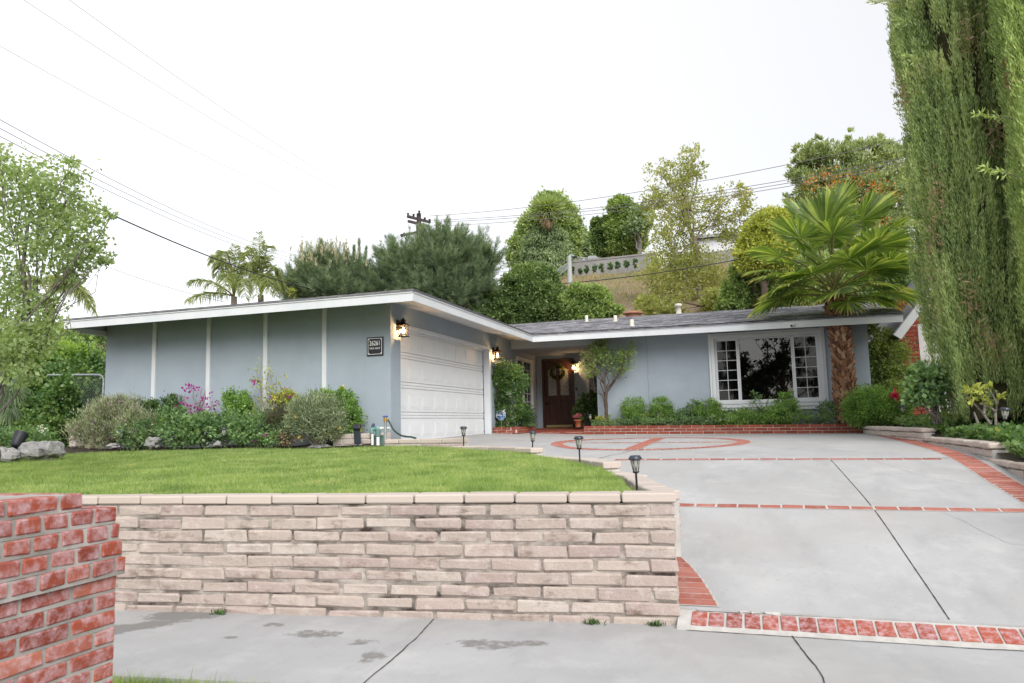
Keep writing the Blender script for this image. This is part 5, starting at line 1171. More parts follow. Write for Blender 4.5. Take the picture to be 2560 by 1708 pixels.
plant('box_shrub', 'bright green shrub with yellow flowers behind the silvery bush', 'shrub', G(850, 1095, 11.95), [blobpx(858, 1005, 11.95, 32, 34), blobpx(870, 1045, 11.85, 34, 44), blobpx(815, 1000, 12.0, 38, 22), blobpx(835, 1075, 11.8, 40, 28)], 230, 36, 0.05, L['box'], flowers=(L['yflower'], 9, 9, 0.04, 0.05), zmin=1.16)
plant('yellow_shrub', 'lime green shrub with yellow blossoms between bougainvillea and silvery bush', 'shrub', G(718, 1062, 12.05), [blobpx(718, 1000, 12.05, 28, 22)], 45, 30, 0.05, L['yellow'], flowers=(L['yflower'], 8, 8, 0.04, 0.05))
plant('dry_shrub', 'dry twiggy dark undergrowth in front of the silvery bush', 'shrub', G(720, 1112, D-0.35), [blobpx(715, 1098, D-0.35, 50, 14, 25)], 30, 10, 0.04, L['dead'], stems=14, stem_r=0.006, zmin=1.16)
# --- far left: ivy hedge, gate, white roses
HD = 13.6
hb = [blobpx(40, 1010, HD, 110, 100, 60), blobpx(150, 1000, HD, 85, 95, 60), blobpx(215, 980, HD+0.6, 50, 100, 60), blobpx(150, 1010, 12.7, 45, 70, 30), blobpx(90, 920, HD+0.8, 120, 60, 60), blobpx(200, 925, HD+1.0, 60, 45, 60), blobpx(-120, 980, HD-0.6, 150, 140, 80), blobpx(120, 1080, HD-0.3, 120, 50, 50)]
plant('ivy_hedge', 'tall dark ivy covered hedge left of the house', 'hedge', G(100, 1110, HD), hb, 1500, 44, 0.085, L['ivy'], stems=3, stem_r=0.02, shell=0.6, aspect=0.75, zmin=0.95)
plant('vine', 'light green vine spilling over the top of the dark hedge', 'climber', G(150, 1000, HD), [blobpx(140, 890, HD+0.6, 110, 32, 50), blobpx(230, 905, HD+1.0, 45, 25, 40), blobpx(60, 905, HD+0.2, 90, 40, 50)], 300, 26, 0.09, L['ivylight'], stems=1, aspect=0.8, shell=0.4)
plant('far_hedge', 'round topped ivy mound behind the hedge under the roof overhang', 'hedge', G(160, 960, 20), [blobpx(150, 880, 20, 60, 45, 60), blobpx(235, 880, 20, 50, 50, 60), blobpx(60, 880, 20.5, 70, 45, 60)], 330, 40, 0.09, L['round'], stems=0, shell=0.75, aspect=0.8)
gt = thing('chain_link_gate', 'old chain link gate with bent galvanised pipe frame beside the house', 'gate', tuple(G(256, 1010, 12.7)))
mb = MB(); pp = [G(120, 938, 13.1), G(171, 938, 12.9), G(210, 937.5, 12.8), G(248, 937.5, 12.72), G(256, 941, 12.7), G(259.5, 949, 12.7), G(257, 1000, 12.7), G(254, 1085, 12.7)]; mb.tube(pp, 0.026, 8); mb.build('gate_frame', M['galv'], gt)
mb = MB()
for k in range(26):
    for sg in (0, 1):
        a = (172+k*4.4, 940 if not sg else 1080); b = (172+k*4.4+(62 if k < 14 else max(0, (254-172-k*4.4))), 1080 if not sg else 940)
        t = min(1, (254-a[0])/70.0)
        mb.tube([G(a[0], a[1], 12.85), G(a[0]+70*t, a[1]+(140*t if not sg else -140*t), 12.78)], 0.0016, 3, False)
mb.build('wire_mesh', M['galv'], gt)
plant('white_rose_bush', 'low rose bush with white blooms behind the left boulders', 'shrub', G(60, 1140, 9.2), [blobpx(60, 1105, 9.3, 85, 32, 50), blobpx(-30, 1105, 9.0, 60, 35)], 150, 22, 0.06, L['rose'], flowers=(L['wflower'], 16, 12, 0.055, 0.05), zmin=1.0)
plant('feather_bush', 'feathery hanging dark foliage at the left edge below the pear tree', 'shrub', G(20, 1050, 9.6), [blobpx(25, 985, 9.6, 30, 60, 25)], 70, 30, 0.16, L['pine'], stems=1, aspect=0.05, up=-1.2, rnd=0.4)
# boulders
def rock(label, base, sx, sy, sz, seed, rot=0.0):
    rr = np.random.default_rng(seed); mb = MB(); nu, nv = 13, 8; V = []
    ks = rr.normal(size=(9, 3))*2.2; ph = rr.random(9)*6.28; am = rr.random(9)*0.13
    for j in range(nv+1):
        th = pi*j/nv
        for i in range(nu):
            a = 2*pi*i/nu; d = np.array([sin(th)*cos(a), sin(th)*sin(a), cos(th)])
            sq = (abs(d)**3).sum()**(-1/3)*0.93
            k = sq*(1+sum(am[m]*sin(ks[m] @ d*1.6+ph[m]) for m in range(9))); p = d*k*np.array([sx, sy, sz])
            V.append((base[0]+p[0]*cos(rot)-p[1]*sin(rot), base[1]+p[0]*sin(rot)+p[1]*cos(rot), base[2]+p[2]*1.0+sz*0.55))
    mb.add(V, [(j*nu+i, (j+1)*nu+i, (j+1)*nu+(i+1) % nu, j*nu+(i+1) % nu) for j in range(nv) for i in range(nu)], False)
    return lab(mb.build('boulder', M['rock'], None), label, 'rock', 'rocks along the bed edge')
rock('pale boulder cut by the left edge of the picture', G(15, 1150, 8.5), 0.238, 0.182, 0.126, 1)
rock('long grey boulder beside the dark spotlight', G(95, 1143, 8.8), 0.238, 0.196, 0.140, 2, 0.2)
rock('pinkish grey boulder resting against the long one', G(133, 1137, 8.95), 0.182, 0.182, 0.147, 3)
rock('small flat rock left of the path light by the lavender', G(284, 1119, 10.90), 0.127, 0.103, 0.052, 4)
rock('tall pointed grey rock between lavender and roses', G(381, 1115, 10.90), 0.138, 0.115, 0.109, 5, 0.3)
rock('small tan rock left of the path light by the roses', G(546, 1114, 11.00), 0.063, 0.057, 0.052, 6)
rock('flat mossy rock lying on the lawn edge below the silvery bush', G(802, 1120, 11.40), 0.213, 0.138, 0.040, 7)
rock('small white stone beside the tall pointed rock', G(392, 1118, 10.80), 0.040, 0.034, 0.018, 8)
rock('small white stone on top of the boulders', G(110, 1119, 9.0), 0.056, 0.049, 0.042, 9)
mb = MB(); c = G(190, 1100, 12.0); mb.bbox(c+(-0.06, -0.12, -0.15), c+(0.10, 0.12, 0.16), 0.02); mb.bbox(c+(-0.08, -0.14, 0.161), c+(0.12, 0.14, 0.20), 0.01); lab(mb.build('garden_pillar', M['cap']), 'short tan block pillar beside the lavender bush', 'pillar')

# --- pear tree at the left edge
YM = False
TD = 8.2
pr = [blobpx(60, 480, TD, 95, 95), blobpx(165, 500, TD, 75, 100), blobpx(235, 560, TD-0.2, 38, 60), blobpx(110, 610, TD, 120, 90), blobpx(20, 740, TD, 85, 80), blobpx(200, 640, TD, 55, 55), blobpx(30, 860, TD-0.4, 80, 55), blobpx(70, 860, TD-0.3, 60, 45), blobpx(-100, 560, TD, 130, 190), blobpx(0, 400, TD, 50, 60), blobpx(55, 930, TD-0.5, 50, 35), blobpx(265, 640, TD-0.1, 22, 30), blobpx(170, 705, TD, 35, 25), blobpx(95, 770, TD-0.1, 65, 55), blobpx(60, 830, TD-0.2, 80, 50), blobpx(180, 420, TD, 25, 35), blobpx(285, 530, TD-0.2, 18, 20)]
pt = plant('pear_tree', 'young pear tree with light green leaves at the left edge in front of the roof', 'tree', G(-25, 1130, TD, 0.98), pr, 1050, 14, 0.052, L['pear'], bark='bark_grey', trunk=(G(70, 560, TD), 0.05, 0.016), limb_r=0.014, part='crown', shell=0.15, spread=0.34, up=-0.35, rnd=0.9, out=0.5, aspect=0.62)

# --- beds right: planter under the window
YM = True
def box_ball(label, px, py, rx, ry, d=19.12, n=90, mat='box', leaf=0.045):
    plant('box_shrub', label, 'shrub', G(px, py+ry, d), [blobpx(px, py, d, rx, ry), blobpx(px, py+ry*0.35, d, rx*0.95, ry*0.7)], int(n*1.6), 40, leaf*0.75, L[mat], 'clipped shrubs below the blue wall', stems=2, shell=0.65)
box_ball('clipped green shrub right of the bare stemmed tree', 1585, 1022, 32, 28)
box_ball('clipped green shrub left of the long wall crack', 1652, 1022, 28, 26)
box_ball('clipped green shrub below the left end of the picture window', 1768, 1022, 30, 24)
plant('loose_shrub', 'loose green shrub between the second and third clipped shrubs', 'shrub', G(1710, 1056, 19.15), [blobpx(1712, 1040, 19.15, 30, 16), blobpx(1735, 1022, 19.18, 18, 22), blobpx(1690, 1045, 19.12, 30, 16)], 90, 26, 0.05, L['rose'])
plant('upright_shrub', 'tall bright green shrub in front of the right part of the window', 'shrub', G(1965, 1056, 18.85), [blobpx(1963, 1020, 18.85, 30, 34), blobpx(1950, 1038, 18.82, 36, 22), blobpx(1975, 1000, 18.88, 14, 22)], 130, 30, 0.05, L['box'])
plant('flower_shrub', 'loose shrub with white flowers below the window', 'shrub', G(1815, 1056, 19.05), [blobpx(1815, 1042, 19.05, 40, 16), blobpx(1870, 1040, 19.02, 40, 18), blobpx(1835, 1048, 19.02, 60, 16)], 160, 26, 0.045, L['box'], flowers=(L['wflower'], 22, 6, 0.03, 0.05))
plant('arching_shrub', 'thin arching shrub rising in front of the centre window pane', 'shrub', G(1905, 1056, 19.05), [blobpx(1905, 1005, 19.05, 30, 25), blobpx(1890, 1040, 19.02, 40, 20)], 55, 14, 0.05, L['rose'])
plant('lantana', 'spreading lantana with lilac flowers in the brick planter under the window', 'flowers', G(1880, 1062, 18.95), [blobpx(1850, 1052, 18.95, 60, 13, 30), blobpx(1920, 1050, 18.93, 60, 14, 30), blobpx(1990, 1048, 18.88, 45, 14, 30)], 190, 26, 0.04, L['box'], flowers=(L['lilac'], 26, 7, 0.028, 0.04), stems=2)
plant('lantana', 'sparse lantana with lilac flowers between the window and the palm trunk', 'flowers', G(2050, 1055, 18.88), [blobpx(2050, 1040, 18.88, 55, 18, 30), blobpx(2070, 1025, 18.90, 25, 20, 25)], 110, 24, 0.04, L['rose'], flowers=(L['lilac'], 12, 7, 0.028, 0.04), stems=3)
plant('planter_plants', 'mixed low green plants in the left half of the brick planter', 'plants', G(1600, 1064, 18.85), [blobpx(1530, 1058, 18.85, 50, 9, 20), blobpx(1600, 1056, 18.85, 50, 9, 20), blobpx(1670, 1055, 18.85, 50, 9, 20), blobpx(1740, 1054, 18.85, 50, 9, 20)], 230, 26, 0.04, L['rose'], stems=1)
plant('golden_shrub', 'small golden leaved plant at the foot of the bare stemmed tree', 'shrub', G(1512, 1062, 19.15), [blobpx(1512, 1050, 19.15, 22, 12)], 26, 24, 0.045, L['yellow'])
plant('trailing_plant', 'yellow green plant trailing over the front of the brick planter', 'plants', G(1620, 1070, 19.06), [blobpx(1620, 1050, 19.07, 30, 18), blobpx(1605, 1068, 19.04, 22, 14, 10)], 90, 26, 0.045, L['lime'], up=-0.3)
plant('climbing_rose', 'tall climbing rose with small white flowers beside the garage door', 'climber', G(1262, 1078, 18.15), [blobpx(1262, 935, 18.15, 40, 30, 28), blobpx(1285, 955, 18.15, 34, 40, 30), blobpx(1248, 975, 18.15, 32, 50, 26), blobpx(1275, 1010, 18.15, 36, 45, 28), blobpx(1262, 1050, 18.15, 30, 28, 20), blobpx(1240, 940, 18.0, 20, 28, 20)], 480, 32, 0.05, L['ivy'], stems=2, stem_r=0.014, bark='bark_pale', flowers=(L['wflower'], 12, 8, 0.05, 0.06))
plant('corner_shrub', 'low dark rounded shrub at the right of the corner planter', 'shrub', G(1312, 1070, 18.75), [blobpx(1308, 1040, 18.75, 26, 30), blobpx(1318, 1050, 18.75, 20, 20)], 100, 30, 0.05, L['boxdark'])
plant('bare_stemmed_tree', 'small multi stemmed tree with thin leafy crown between door and blue wall', 'tree', G(1519, 1056, 19.1), [blobpx(1490, 885, 19.1, 34, 26, 28), blobpx(1525, 895, 19.1, 40, 30, 30), blobpx(1562, 900, 19.1, 24, 28, 24), blobpx(1578, 875, 19.05, 10, 24, 14), blobpx(1462, 900, 19.1, 16, 22, 16), blobpx(1478, 928, 19.1, 22, 20, 18), blobpx(1545, 930, 19.1, 24, 16, 18), blobpx(1500, 860, 19.1, 14, 20, 12)], 260, 12, 0.055, L['lime'], bark='bark', trunk=(G(1512, 945, 19.1), 0.055, 0.026), limb_r=0.018, part='crown', shell=0.1)
plant('porch_plant', 'dark leafy plant on a stand in the shade right of the front door', 'plants', G(1475, 1070, 20.9), [blobpx(1452, 1030, 20.9, 16, 26), blobpx(1475, 1000, 20.9, 20, 22), blobpx(1488, 1030, 20.8, 16, 34)], 90, 22, 0.09, L['boxdark'])
# --- right of the palm
plant('hedge_ball', 'large glossy rounded shrub at the right end of the brick planter', 'shrub', G(2195, 1062, 18.10), [blobpx(2180, 1015, 18.20, 58, 42, 60), blobpx(2225, 1022, 17.90, 45, 36, 50), blobpx(2155, 1030, 18.20, 38, 34, 45)], 700, 46, 0.042, L['box'], shell=0.75, stems=2)
plant('camellia', 'tall shrub filling the gap between the blue house and the brick neighbour', 'shrub', G(2215, 1000, 20.4), [blobpx(2200, 850, 20.4, 34, 30), blobpx(2215, 890, 20.3, 48, 50), blobpx(2205, 950, 20.2, 45, 45), blobpx(2240, 930, 20.1, 28, 45), blobpx(2220, 975, 20.0, 40, 26)], 330, 34, 0.07, leafmat('mixed_shrub_leaf', greens((0.03, 0.05, 0.012), (0.075, 0.11, 0.022), (0.14, 0.16, 0.04)), 0.35, 0.5, 1.5), stems=3)
plant('red_rose', 'single red rose standing above the glossy rounded shrub', 'flowers', G(2240, 1040, 17.70), [blobpx(2250, 1000, 17.70, 18, 16)], 10, 12, 0.06, L['rose'], stems=2, stem_r=0.006)
rr_ = bpy.data.objects[-1] if False else None
c = G(2237, 990, 17.6); P = c+RNG.normal(size=(60, 3))*np.array([0.035, 0.035, 0.055])
rb = [o_ for o_ in COL.objects if o_.name.startswith('red_rose')][0]
ax_ = sunit(60); np_mesh('flowers', leaf_quads(P, 0.075, ax_, 0.9), 4, L['red'], rb)
plant('climbing_rose_bush', 'leggy rose bush with large leaves in front of the cypress', 'shrub', G(2345, 1055, 13.9), [blobpx(2300, 950, 13.9, 36, 34), blobpx(2335, 955, 13.8, 30, 36), blobpx(2295, 995, 13.8, 24, 24), blobpx(2330, 1000, 13.8, 24, 20)], 150, 13, 0.085, L['rose'], stems=3, stem_r=0.012, bark='bark_grey', aspect=0.7)
bs = plant('pruned_shrub', 'bare pruned grey shrub with a few yellow green leaves in front of the cypress', 'shrub', G(2492, 1062, 11.9), [blobpx(2440, 985, 11.9, 26, 22), blobpx(2480, 985, 11.9, 22, 26)], 24, 7, 0.07, L['yellow'], stems=0)
mb = MB()
for pts in ([(2490, 1065), (2488, 1030), (2492, 1010), (2480, 985), (2468, 972)], [(2478, 1062), (2455, 1030), (2430, 1005), (2415, 990)], [(2492, 1010), (2496, 995), (2488, 975)], [(2460, 1035), (2462, 1005), (2455, 985)], [(2490, 1030), (2470, 1015), (2450, 1010)], [(2445, 1058), (2435, 1030)]):
    rs, _ = resample([G(a, b, 11.9+RNG.normal()*0.05) for a, b in pts], n=8); mb.tube(list(rs), list(np.linspace(0.020, 0.009, 8)), 7)
mb.build('stems', M['bark_grey'], bs)
YM = False
# ivy ground cover on the bank at the right (nobody could count it)
def bank_z(x, y): return np.interp(y, [6, 8, 10.2, 10.7, 13.6, 14.2, 18], [0.93, 0.95, 0.98, 1.10, 1.14, 1.25, 1.30]) + 0.055*np.clip(np.asarray(x)-2.9, 0, 6)
mb = MB(); xs_ = np.linspace(2.75, 12, 20); ys_ = np.linspace(5.5, 19, 40)
lab(grid_mesh('bank', xs_, ys_, lambda x, y: bank_z(x, y)-0.05, M['soil']), kind='structure')
n = 30000; Y = 6.0+RNG.random(n)*12; X = 2.78+RNG.random(n)**1.5*4.5+0.12*RNG.normal(size=n)*0.3
nz = np.sin(X*5.1+1)*np.sin(Y*4.3)+np.sin(X*9+Y*7)*0.6
hgt = 0.10+0.055*nz; ok = RNG.random(n) < 0.75+0.25*nz
lv = [13.9, 10.45]
X, Y, hgt = X[ok], Y[ok], hgt[ok]
edge_x = np.interp(Y, [6, 10.45, 10.5, 12, 13.9, 13.95, 16.6, 18.3], [2.92, 2.90, 2.98, 2.98, 2.92, 2.80, 2.55, 2.5])
X = np.maximum(X, edge_x - 0.06*RNG.random(len(X)))
P = np.stack([X, Y, bank_z(X, Y)+np.maximum(0.0, hgt)*RNG.random(len(X))], 1)
ax = sunit(len(P))*0.9+np.array([-0.1, -0.35, 0.35]); ax /= np.linalg.norm(ax, axis=1, keepdims=True)
lab(np_mesh('ground_cover', leaf_quads(P, 0.075, ax, 0.75, nrm=unit((0, -0.5, 1))*np.ones((len(P), 1))+sunit(len(P))*0.6), 4, L['cover']), 'dense green ivy ground cover on the bank right of the driveway', 'ground cover', kind='stuff')

# --- Italian cypresses
def cypress(label, base, z1, R, lean=(0, 0), strands=560, per=120, mat='cyp', inner=True):
    base = np.array(base, float); r = thing('cypress_tree', label, 'tree', tuple(base), 'tall Italian cypresses')
    H_ = z1-base[2]; rad = lambda t: R*np.interp(t, [0, 0.06, 0.25, 0.6, 0.85, 1], [0.84, 0.88, 0.94, 1.0, 0.8, 0.2])
    mb = MB(); mb.tube([base-np.array([0, 0, 0.1]), base+np.array([lean[0]*0.5, lean[1]*0.5, H_*0.5]), base+np.array([lean[0], lean[1], H_*0.95])], [0.16, 0.11, 0.03], 10); mb.build('trunk', M['bark'], r)
    th = RNG.random(strands)*2*pi; z0 = RNG.random(strands)**1.1*0.97; ln = 0.7+1.2*RNG.random(strands); dep = 1-0.24*RNG.random(strands)**1.3
    lobes = 0.90+0.10*np.sin(th*7+z0*5)+0.05*np.sin(th*13-z0*9+2)
    idx = np.repeat(np.arange(strands), per); u = RNG.random(len(idx)); zz = z0[idx]*H_+u*ln[idx]; t = np.clip(zz/H_, 0, 1)
    rr = rad(t)*(dep*lobes)[idx]*(1-0.10*(1-u)) ; w = 0.042*(1.15-u)
    thp = th[idx]+RNG.normal(size=len(idx))*w/np.maximum(rr, 0.2)+0.05*np.sin(zz*2+th[idx]*3); rr = rr+RNG.normal(size=len(idx))*0.035
    P = np.stack([base[0]+lean[0]*t+rr*np.cos(thp), base[1]+lean[1]*t+rr*np.sin(thp), base[2]+0.05+zz], 1)
    ax = np.stack([np.cos(thp)*0.35, np.sin(thp)*0.35, np.full(len(idx), 1.0)], 1)+sunit(len(idx))*0.38; ax /= np.linalg.norm(ax, axis=1, keepdims=True)
    P = P[zz < H_]; ax = ax[zz < H_]
    np_mesh('crown', leaf_quads(P, 0.072, ax, 0.19), 4, L[mat], r)
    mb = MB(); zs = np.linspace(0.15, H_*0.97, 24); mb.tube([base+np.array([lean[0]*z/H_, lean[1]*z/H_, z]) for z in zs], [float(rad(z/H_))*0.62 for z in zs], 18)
    mb.build('shaded_inner_growth', surf('cypress_shaded_inner', (0.035, 0.036, 0.015), (0.07, 0.062, 0.03), 1.0, 12, 5), r)  # dead twig mass; its dark colour also paints shade inside the crown
    k = 900; cz = RNG.integers(0, 9, k); cth = np.array([-1.9, -2.4, -1.5, -1.1, -2.8, -1.7, -2.1, -1.3, -2.6])[cz]; ct_ = np.array([0.12, 0.33, 0.4, 0.22, 0.5, 0.55, 0.18, 0.6, 0.27])[cz]
    thd = cth+RNG.normal(size=k)*0.09; td = np.clip(ct_+RNG.normal(size=k)*0.02, 0.02, 0.95); rd_ = rad(td)*(0.94+0.06*RNG.random(k))
    Pd = np.stack([base[0]+lean[0]*td+rd_*np.cos(thd), base[1]+lean[1]*td+rd_*np.sin(thd), base[2]+td*H_], 1); ad = sunit(k)*0.7+np.array([0, 0, 0.3]); ad /= np.linalg.norm(ad, axis=1, keepdims=True)
    np_mesh('dead_sprays', leaf_quads(Pd, 0.09, ad, 0.3), 4, L['dead'], r)
    # a few stray twigs stick out
    tp_ = []
    for k in range(9):
        mb = MB()
        a = -pi/2+RNG.normal()*1.0-0.6; t = 0.25+0.5*RNG.random(); rr_ = float(rad(t)); c = base+np.array([lean[0]*t+rr_*0.9*cos(a), lean[1]*t+rr_*0.9*sin(a), H_*t])
        dd = np.array([cos(a), sin(a), 0.1+0.4*RNG.random()]); e = c+unit(dd)*(0.25+0.3*RNG.random()); mb.tube([c, (c+e)/2+(0, 0, 0.03), e], [0.009, 0.006, 0.003], 5); mb.build('twig', M['bark_pale'], r); tp_ += [e*(1-s)+c*s for s in np.linspace(0, 0.7, 14)]
    P = np.array(tp_); P = np.repeat(P, 4, 0)+RNG.normal(size=(len(P)*4, 3))*0.02
    ax = sunit(len(P))*0.6+np.array([-0.5, -0.2, 0.1]); ax /= np.linalg.norm(ax, axis=1, keepdims=True); np_mesh('twig_foliage', leaf_quads(P, 0.09, ax, 0.25), 4, L[mat], r)
    return r
cypress('tall dark olive Italian cypress with stray twigs right of the palm', (3.82, 13.9, 1.25), 12.5, 1.10, (-0.25, 0.0), 1500, 400)
cypress('lighter green Italian cypress cut off by the right edge of the picture', (4.62, 12.3, 1.2), 11.5, 0.92, (0.0, 0.0), 1200, 370, 'cyp2')
cypress('third Italian cypress standing behind the other two', (5.6, 14.6, 1.3), 12, 1.05, (0, 0), 420, 110)

# --- fan palm
pb = np.array([1.99, 18.95, 1.25]); ptop = np.array([1.93, 18.9, 4.35])
PA = thing('fan_palm', 'stout fan palm with crisscross leaf bases on its trunk beside the picture window', 'tree', tuple(pb))
def palm_c(t): return pb+(ptop-pb)*t+np.array([0.06*sin(t*3), 0, 0])
prad = lambda t: np.interp(t, [0, 0.05, 0.15, 0.5, 0.85, 1], [0.20, 0.215, 0.225, 0.205, 0.215, 0.17])
mb = MB(); ts = np.linspace(0, 1, 20); mb.tube([palm_c(t) for t in ts], [float(prad(t)) for t in ts], 16); mb.build('trunk', surf('palm_fibre', (0.045, 0.026, 0.018), (0.11, 0.065, 0.045), 0.95, 14, 7, (1, 1, 0.4), 40, 1.0, 0.02), PA)
mb = MB(); nb = 560
for k in range(nb):
    t = 0.01+0.95*k/nb; a = k*2.39996+RNG.normal()*0.06; c = palm_c(t); rdl = np.array([cos(a), sin(a), 0.0]); tan = np.array([-sin(a), cos(a), 0.0])
    sg = 1 if k % 2 else -1
    out_ = 0.38+0.18*RNG.random()+(0.15 if t > 0.8 else 0); d = unit(rdl*out_+np.array([0, 0, 1.0])+tan*sg*0.42); s = unit(np.cross(d, rdl)); nn = np.cross(s, d)
    base = c+rdl*float(prad(t))*0.94; Lb = 0.095+0.05*RNG.random(); w0, w1 = 0.046, 0.020+0.014*RNG.random(); th = 0.009
    if RNG.random() < 0.12: Lb *= 1.35
    V = []
    for q, w in ((0, w0), (0.55, (w0+w1)/2), (1, w1)):
        p = base+d*Lb*q+rdl*0.012*q*q
        V += [p-s*w-nn*th, p+s*w-nn*th, p+s*w*0.9+nn*th, p-s*w*0.9+nn*th]
    mb.add(V, [(0, 3, 2, 1), (8, 9, 10, 11)]+[(4*j+i, 4*j+(i+1) % 4, 4*j+4+(i+1) % 4, 4*j+4+i) for j in range(2) for i in range(4)])
mb.build('leaf_bases', island('palm_boot', [(0, (0.10, 0.045, 0.026)), (0.4, (0.22, 0.105, 0.06)), (0.75, (0.32, 0.17, 0.10)), (1, (0.42, 0.28, 0.19))], 0.85, 14, 0.6, (0.30, 0.22, 0.17), 60, 0.6, 0.006), PA)
def fan_frond(hub, start, blade, nseg=36, span=2.35, droop=0.25, cup=0.18, old=False):
    start = np.array(start, float); hub = np.array(hub, float); dist = np.linalg.norm(hub-start)
    midp = (start+hub)/2+np.array([0, 0, 0.16*dist])
    path = [(1-t)**2*start+2*t*(1-t)*midp+t*t*hub for t in np.linspace(0, 1, 8)]
    pm = MB(); pm.tube(path, list(np.linspace(0.026, 0.013, 8)), 6)
    fr = pm.build('frond', M['petiole'], PA)
    d = unit(hub-midp); ref = np.array([0, 0, 1.0]) if abs(d[2]) < 0.93 else unit(np.array([start[0]-hub[0], start[1]-hub[1], 0.2]))
    n = unit(ref-d*(ref @ d)); tw = RNG.normal()*0.25; s = np.cross(d, n); n, s = n*cos(tw)+s*sin(tw), s*cos(tw)-n*sin(tw)
    bm_, bmi_ = MB(), []; dphi = 2*span/nseg
    for i in range(nseg):
        ph = -span+(i+0.5)*dphi+RNG.normal()*0.012; Lg = blade*(0.66+0.34*cos(ph*0.62))*(0.93+0.12*RNG.random())
        u = d*cos(ph)+s*sin(ph); e = np.cross(n, u); rows = []
        hang = droop*(0.7+0.7*RNG.random())
        for t in (0.02, 0.36, 0.68, 0.82, 0.93, 1.0):
            w = min(t, 0.68)*Lg*math.tan(dphi/2)*1.05 if t <= 0.68 else 0.68*Lg*math.tan(dphi/2)*(1-(t-0.68)/0.32)**0.7
            c = hub+u*Lg*t+n*cup*blade*(t*t)*abs(sin(ph))**1.5*0.8-np.array([0, 0, 1])*hang*blade*max(0, t-0.4)**2*1.5
            rid = -0.75*w
            rows.append((c-e*w, c+n*rid, c+e*w))
        fl_ = []
        for k in range(5):
            o0 = 3*k; fl_ += [(o0, o0+1, o0+4, o0+3), (o0+1, o0+2, o0+5, o0+4)]; mi_ = 1 if (k == 4 or (k == 3 and old and RNG.random() < 0.6)) else 0; bmi_ += [mi_, mi_]
        bm_.add([p for r_ in rows for p in r_], fl_)
    bo_ = bm_.build('blade', [L['fan'], L['fantip']], fr); k0 = len(bo_.data.polygons)
    bo_.data.polygons.foreach_set('material_index', bmi_)
M['petiole'] = surf('palm_petiole', (0.14, 0.15, 0.04), (0.22, 0.20, 0.07), 0.5, 8)
ct = np.array([1.93, 18.9, 4.35])
c8 = lambda x, y: (1800+x/3.136, 300+y/3.136)
hubs = [((825, 860), -0.25, 1.02, 0.10), ((630, 930), -0.45, 0.90, 0.14), ((880, 905), -0.75, 0.62, 0.3), ((1010, 1090), -0.85, 0.95, 0.25), ((640, 1045), -0.85, 0.72, 0.4), ((720, 1205), -0.9, 0.85, 0.3), ((520, 1225), -0.5, 0.9, 0.45), ((945, 1320), -0.95, 0.82, 0.35), ((1215, 1000), -0.5, 0.95, 0.3), ((1240, 925), 0.0, 0.9, 0.3), ((1300, 1340), -0.2, 0.95, 0.5),
        ((1060, 830), 0.1, 1.0, 0.12), ((1110, 790), 0.2, 1.05, 0.2), ((620, 1330), -0.3, 0.9, 0.5), ((1150, 1180), -0.6, 0.95, 0.4), ((470, 1070), 0.0, 0.9, 0.4), ((1260, 1180), 0.0, 1.0, 0.45), ((900, 700), 0.5, 0.85, 0.1), ((700, 800), 0.7, 0.95, 0.2), ((560, 1380), 0.2, 0.85, 0.6), ((1120, 1380), 0.4, 0.9, 0.55), ((800, 1350), 0.6, 0.8, 0.55), ((600, 1120), 0.8, 0.9, 0.4), ((1200, 1080), 0.9, 0.95, 0.4), ((850, 1000), 1.0, 0.9, 0.25), ((1000, 950), 0.9, 0.9, 0.2), ((960, 1180), 0.95, 0.85, 0.4), ((750, 1080), -0.2, 0.7, 0.3), ((470, 1395), -0.5, 0.8, 0.55), ((560, 1300), -0.85, 0.78, 0.5), ((1000, 1420), -0.6, 0.55, 0.5), ((1180, 1290), -0.75, 0.8, 0.5), ((420, 1180), -0.2, 0.75, 0.45), ((1330, 1130), -0.4, 0.85, 0.4)]
for (hx, hy), dy, bl_, dr in hubs:
    hp_ = aty(*c8(hx, hy), 18.9+dy); st = ct+np.array([RNG.normal()*0.05, RNG.normal()*0.05-0.05, -0.15+0.35*min(1, max(0, (hp_[2]-4.2)/1.2))])
    fan_frond(hp_, st, bl_*1.05, droop=dr*0.8, old=dr > 0.4, span=2.2+0.3*RNG.random())

# weeds in the joint at the foot of the retaining wall
for i, (px, py, t_) in enumerate([(545, 1531, 'weed tuft growing from the foot of the wall above the wet patch'), (1482, 1556, 'small weed at the foot of the wall left of its corner'), (1640, 1560, 'weed growing at the base of the wall corner by the driveway')]):
    q = atz(px, py+6, 0.0); P = np.repeat(np.array([q]), 60, 0)+RNG.normal(size=(60, 3))*np.array([0.028, 0.012, 0.0])+np.array([0, 0.01, 0]); ax = sunit(60)*0.7+np.array([0, -0.2, 0.9]); ax /= np.linalg.norm(ax, axis=1, keepdims=True)
    lab(np_mesh('weed', leaf_quads(P, 0.04, ax, 0.25), 4, L['boxdark']), t_, 'weed', 'weeds along the wall')
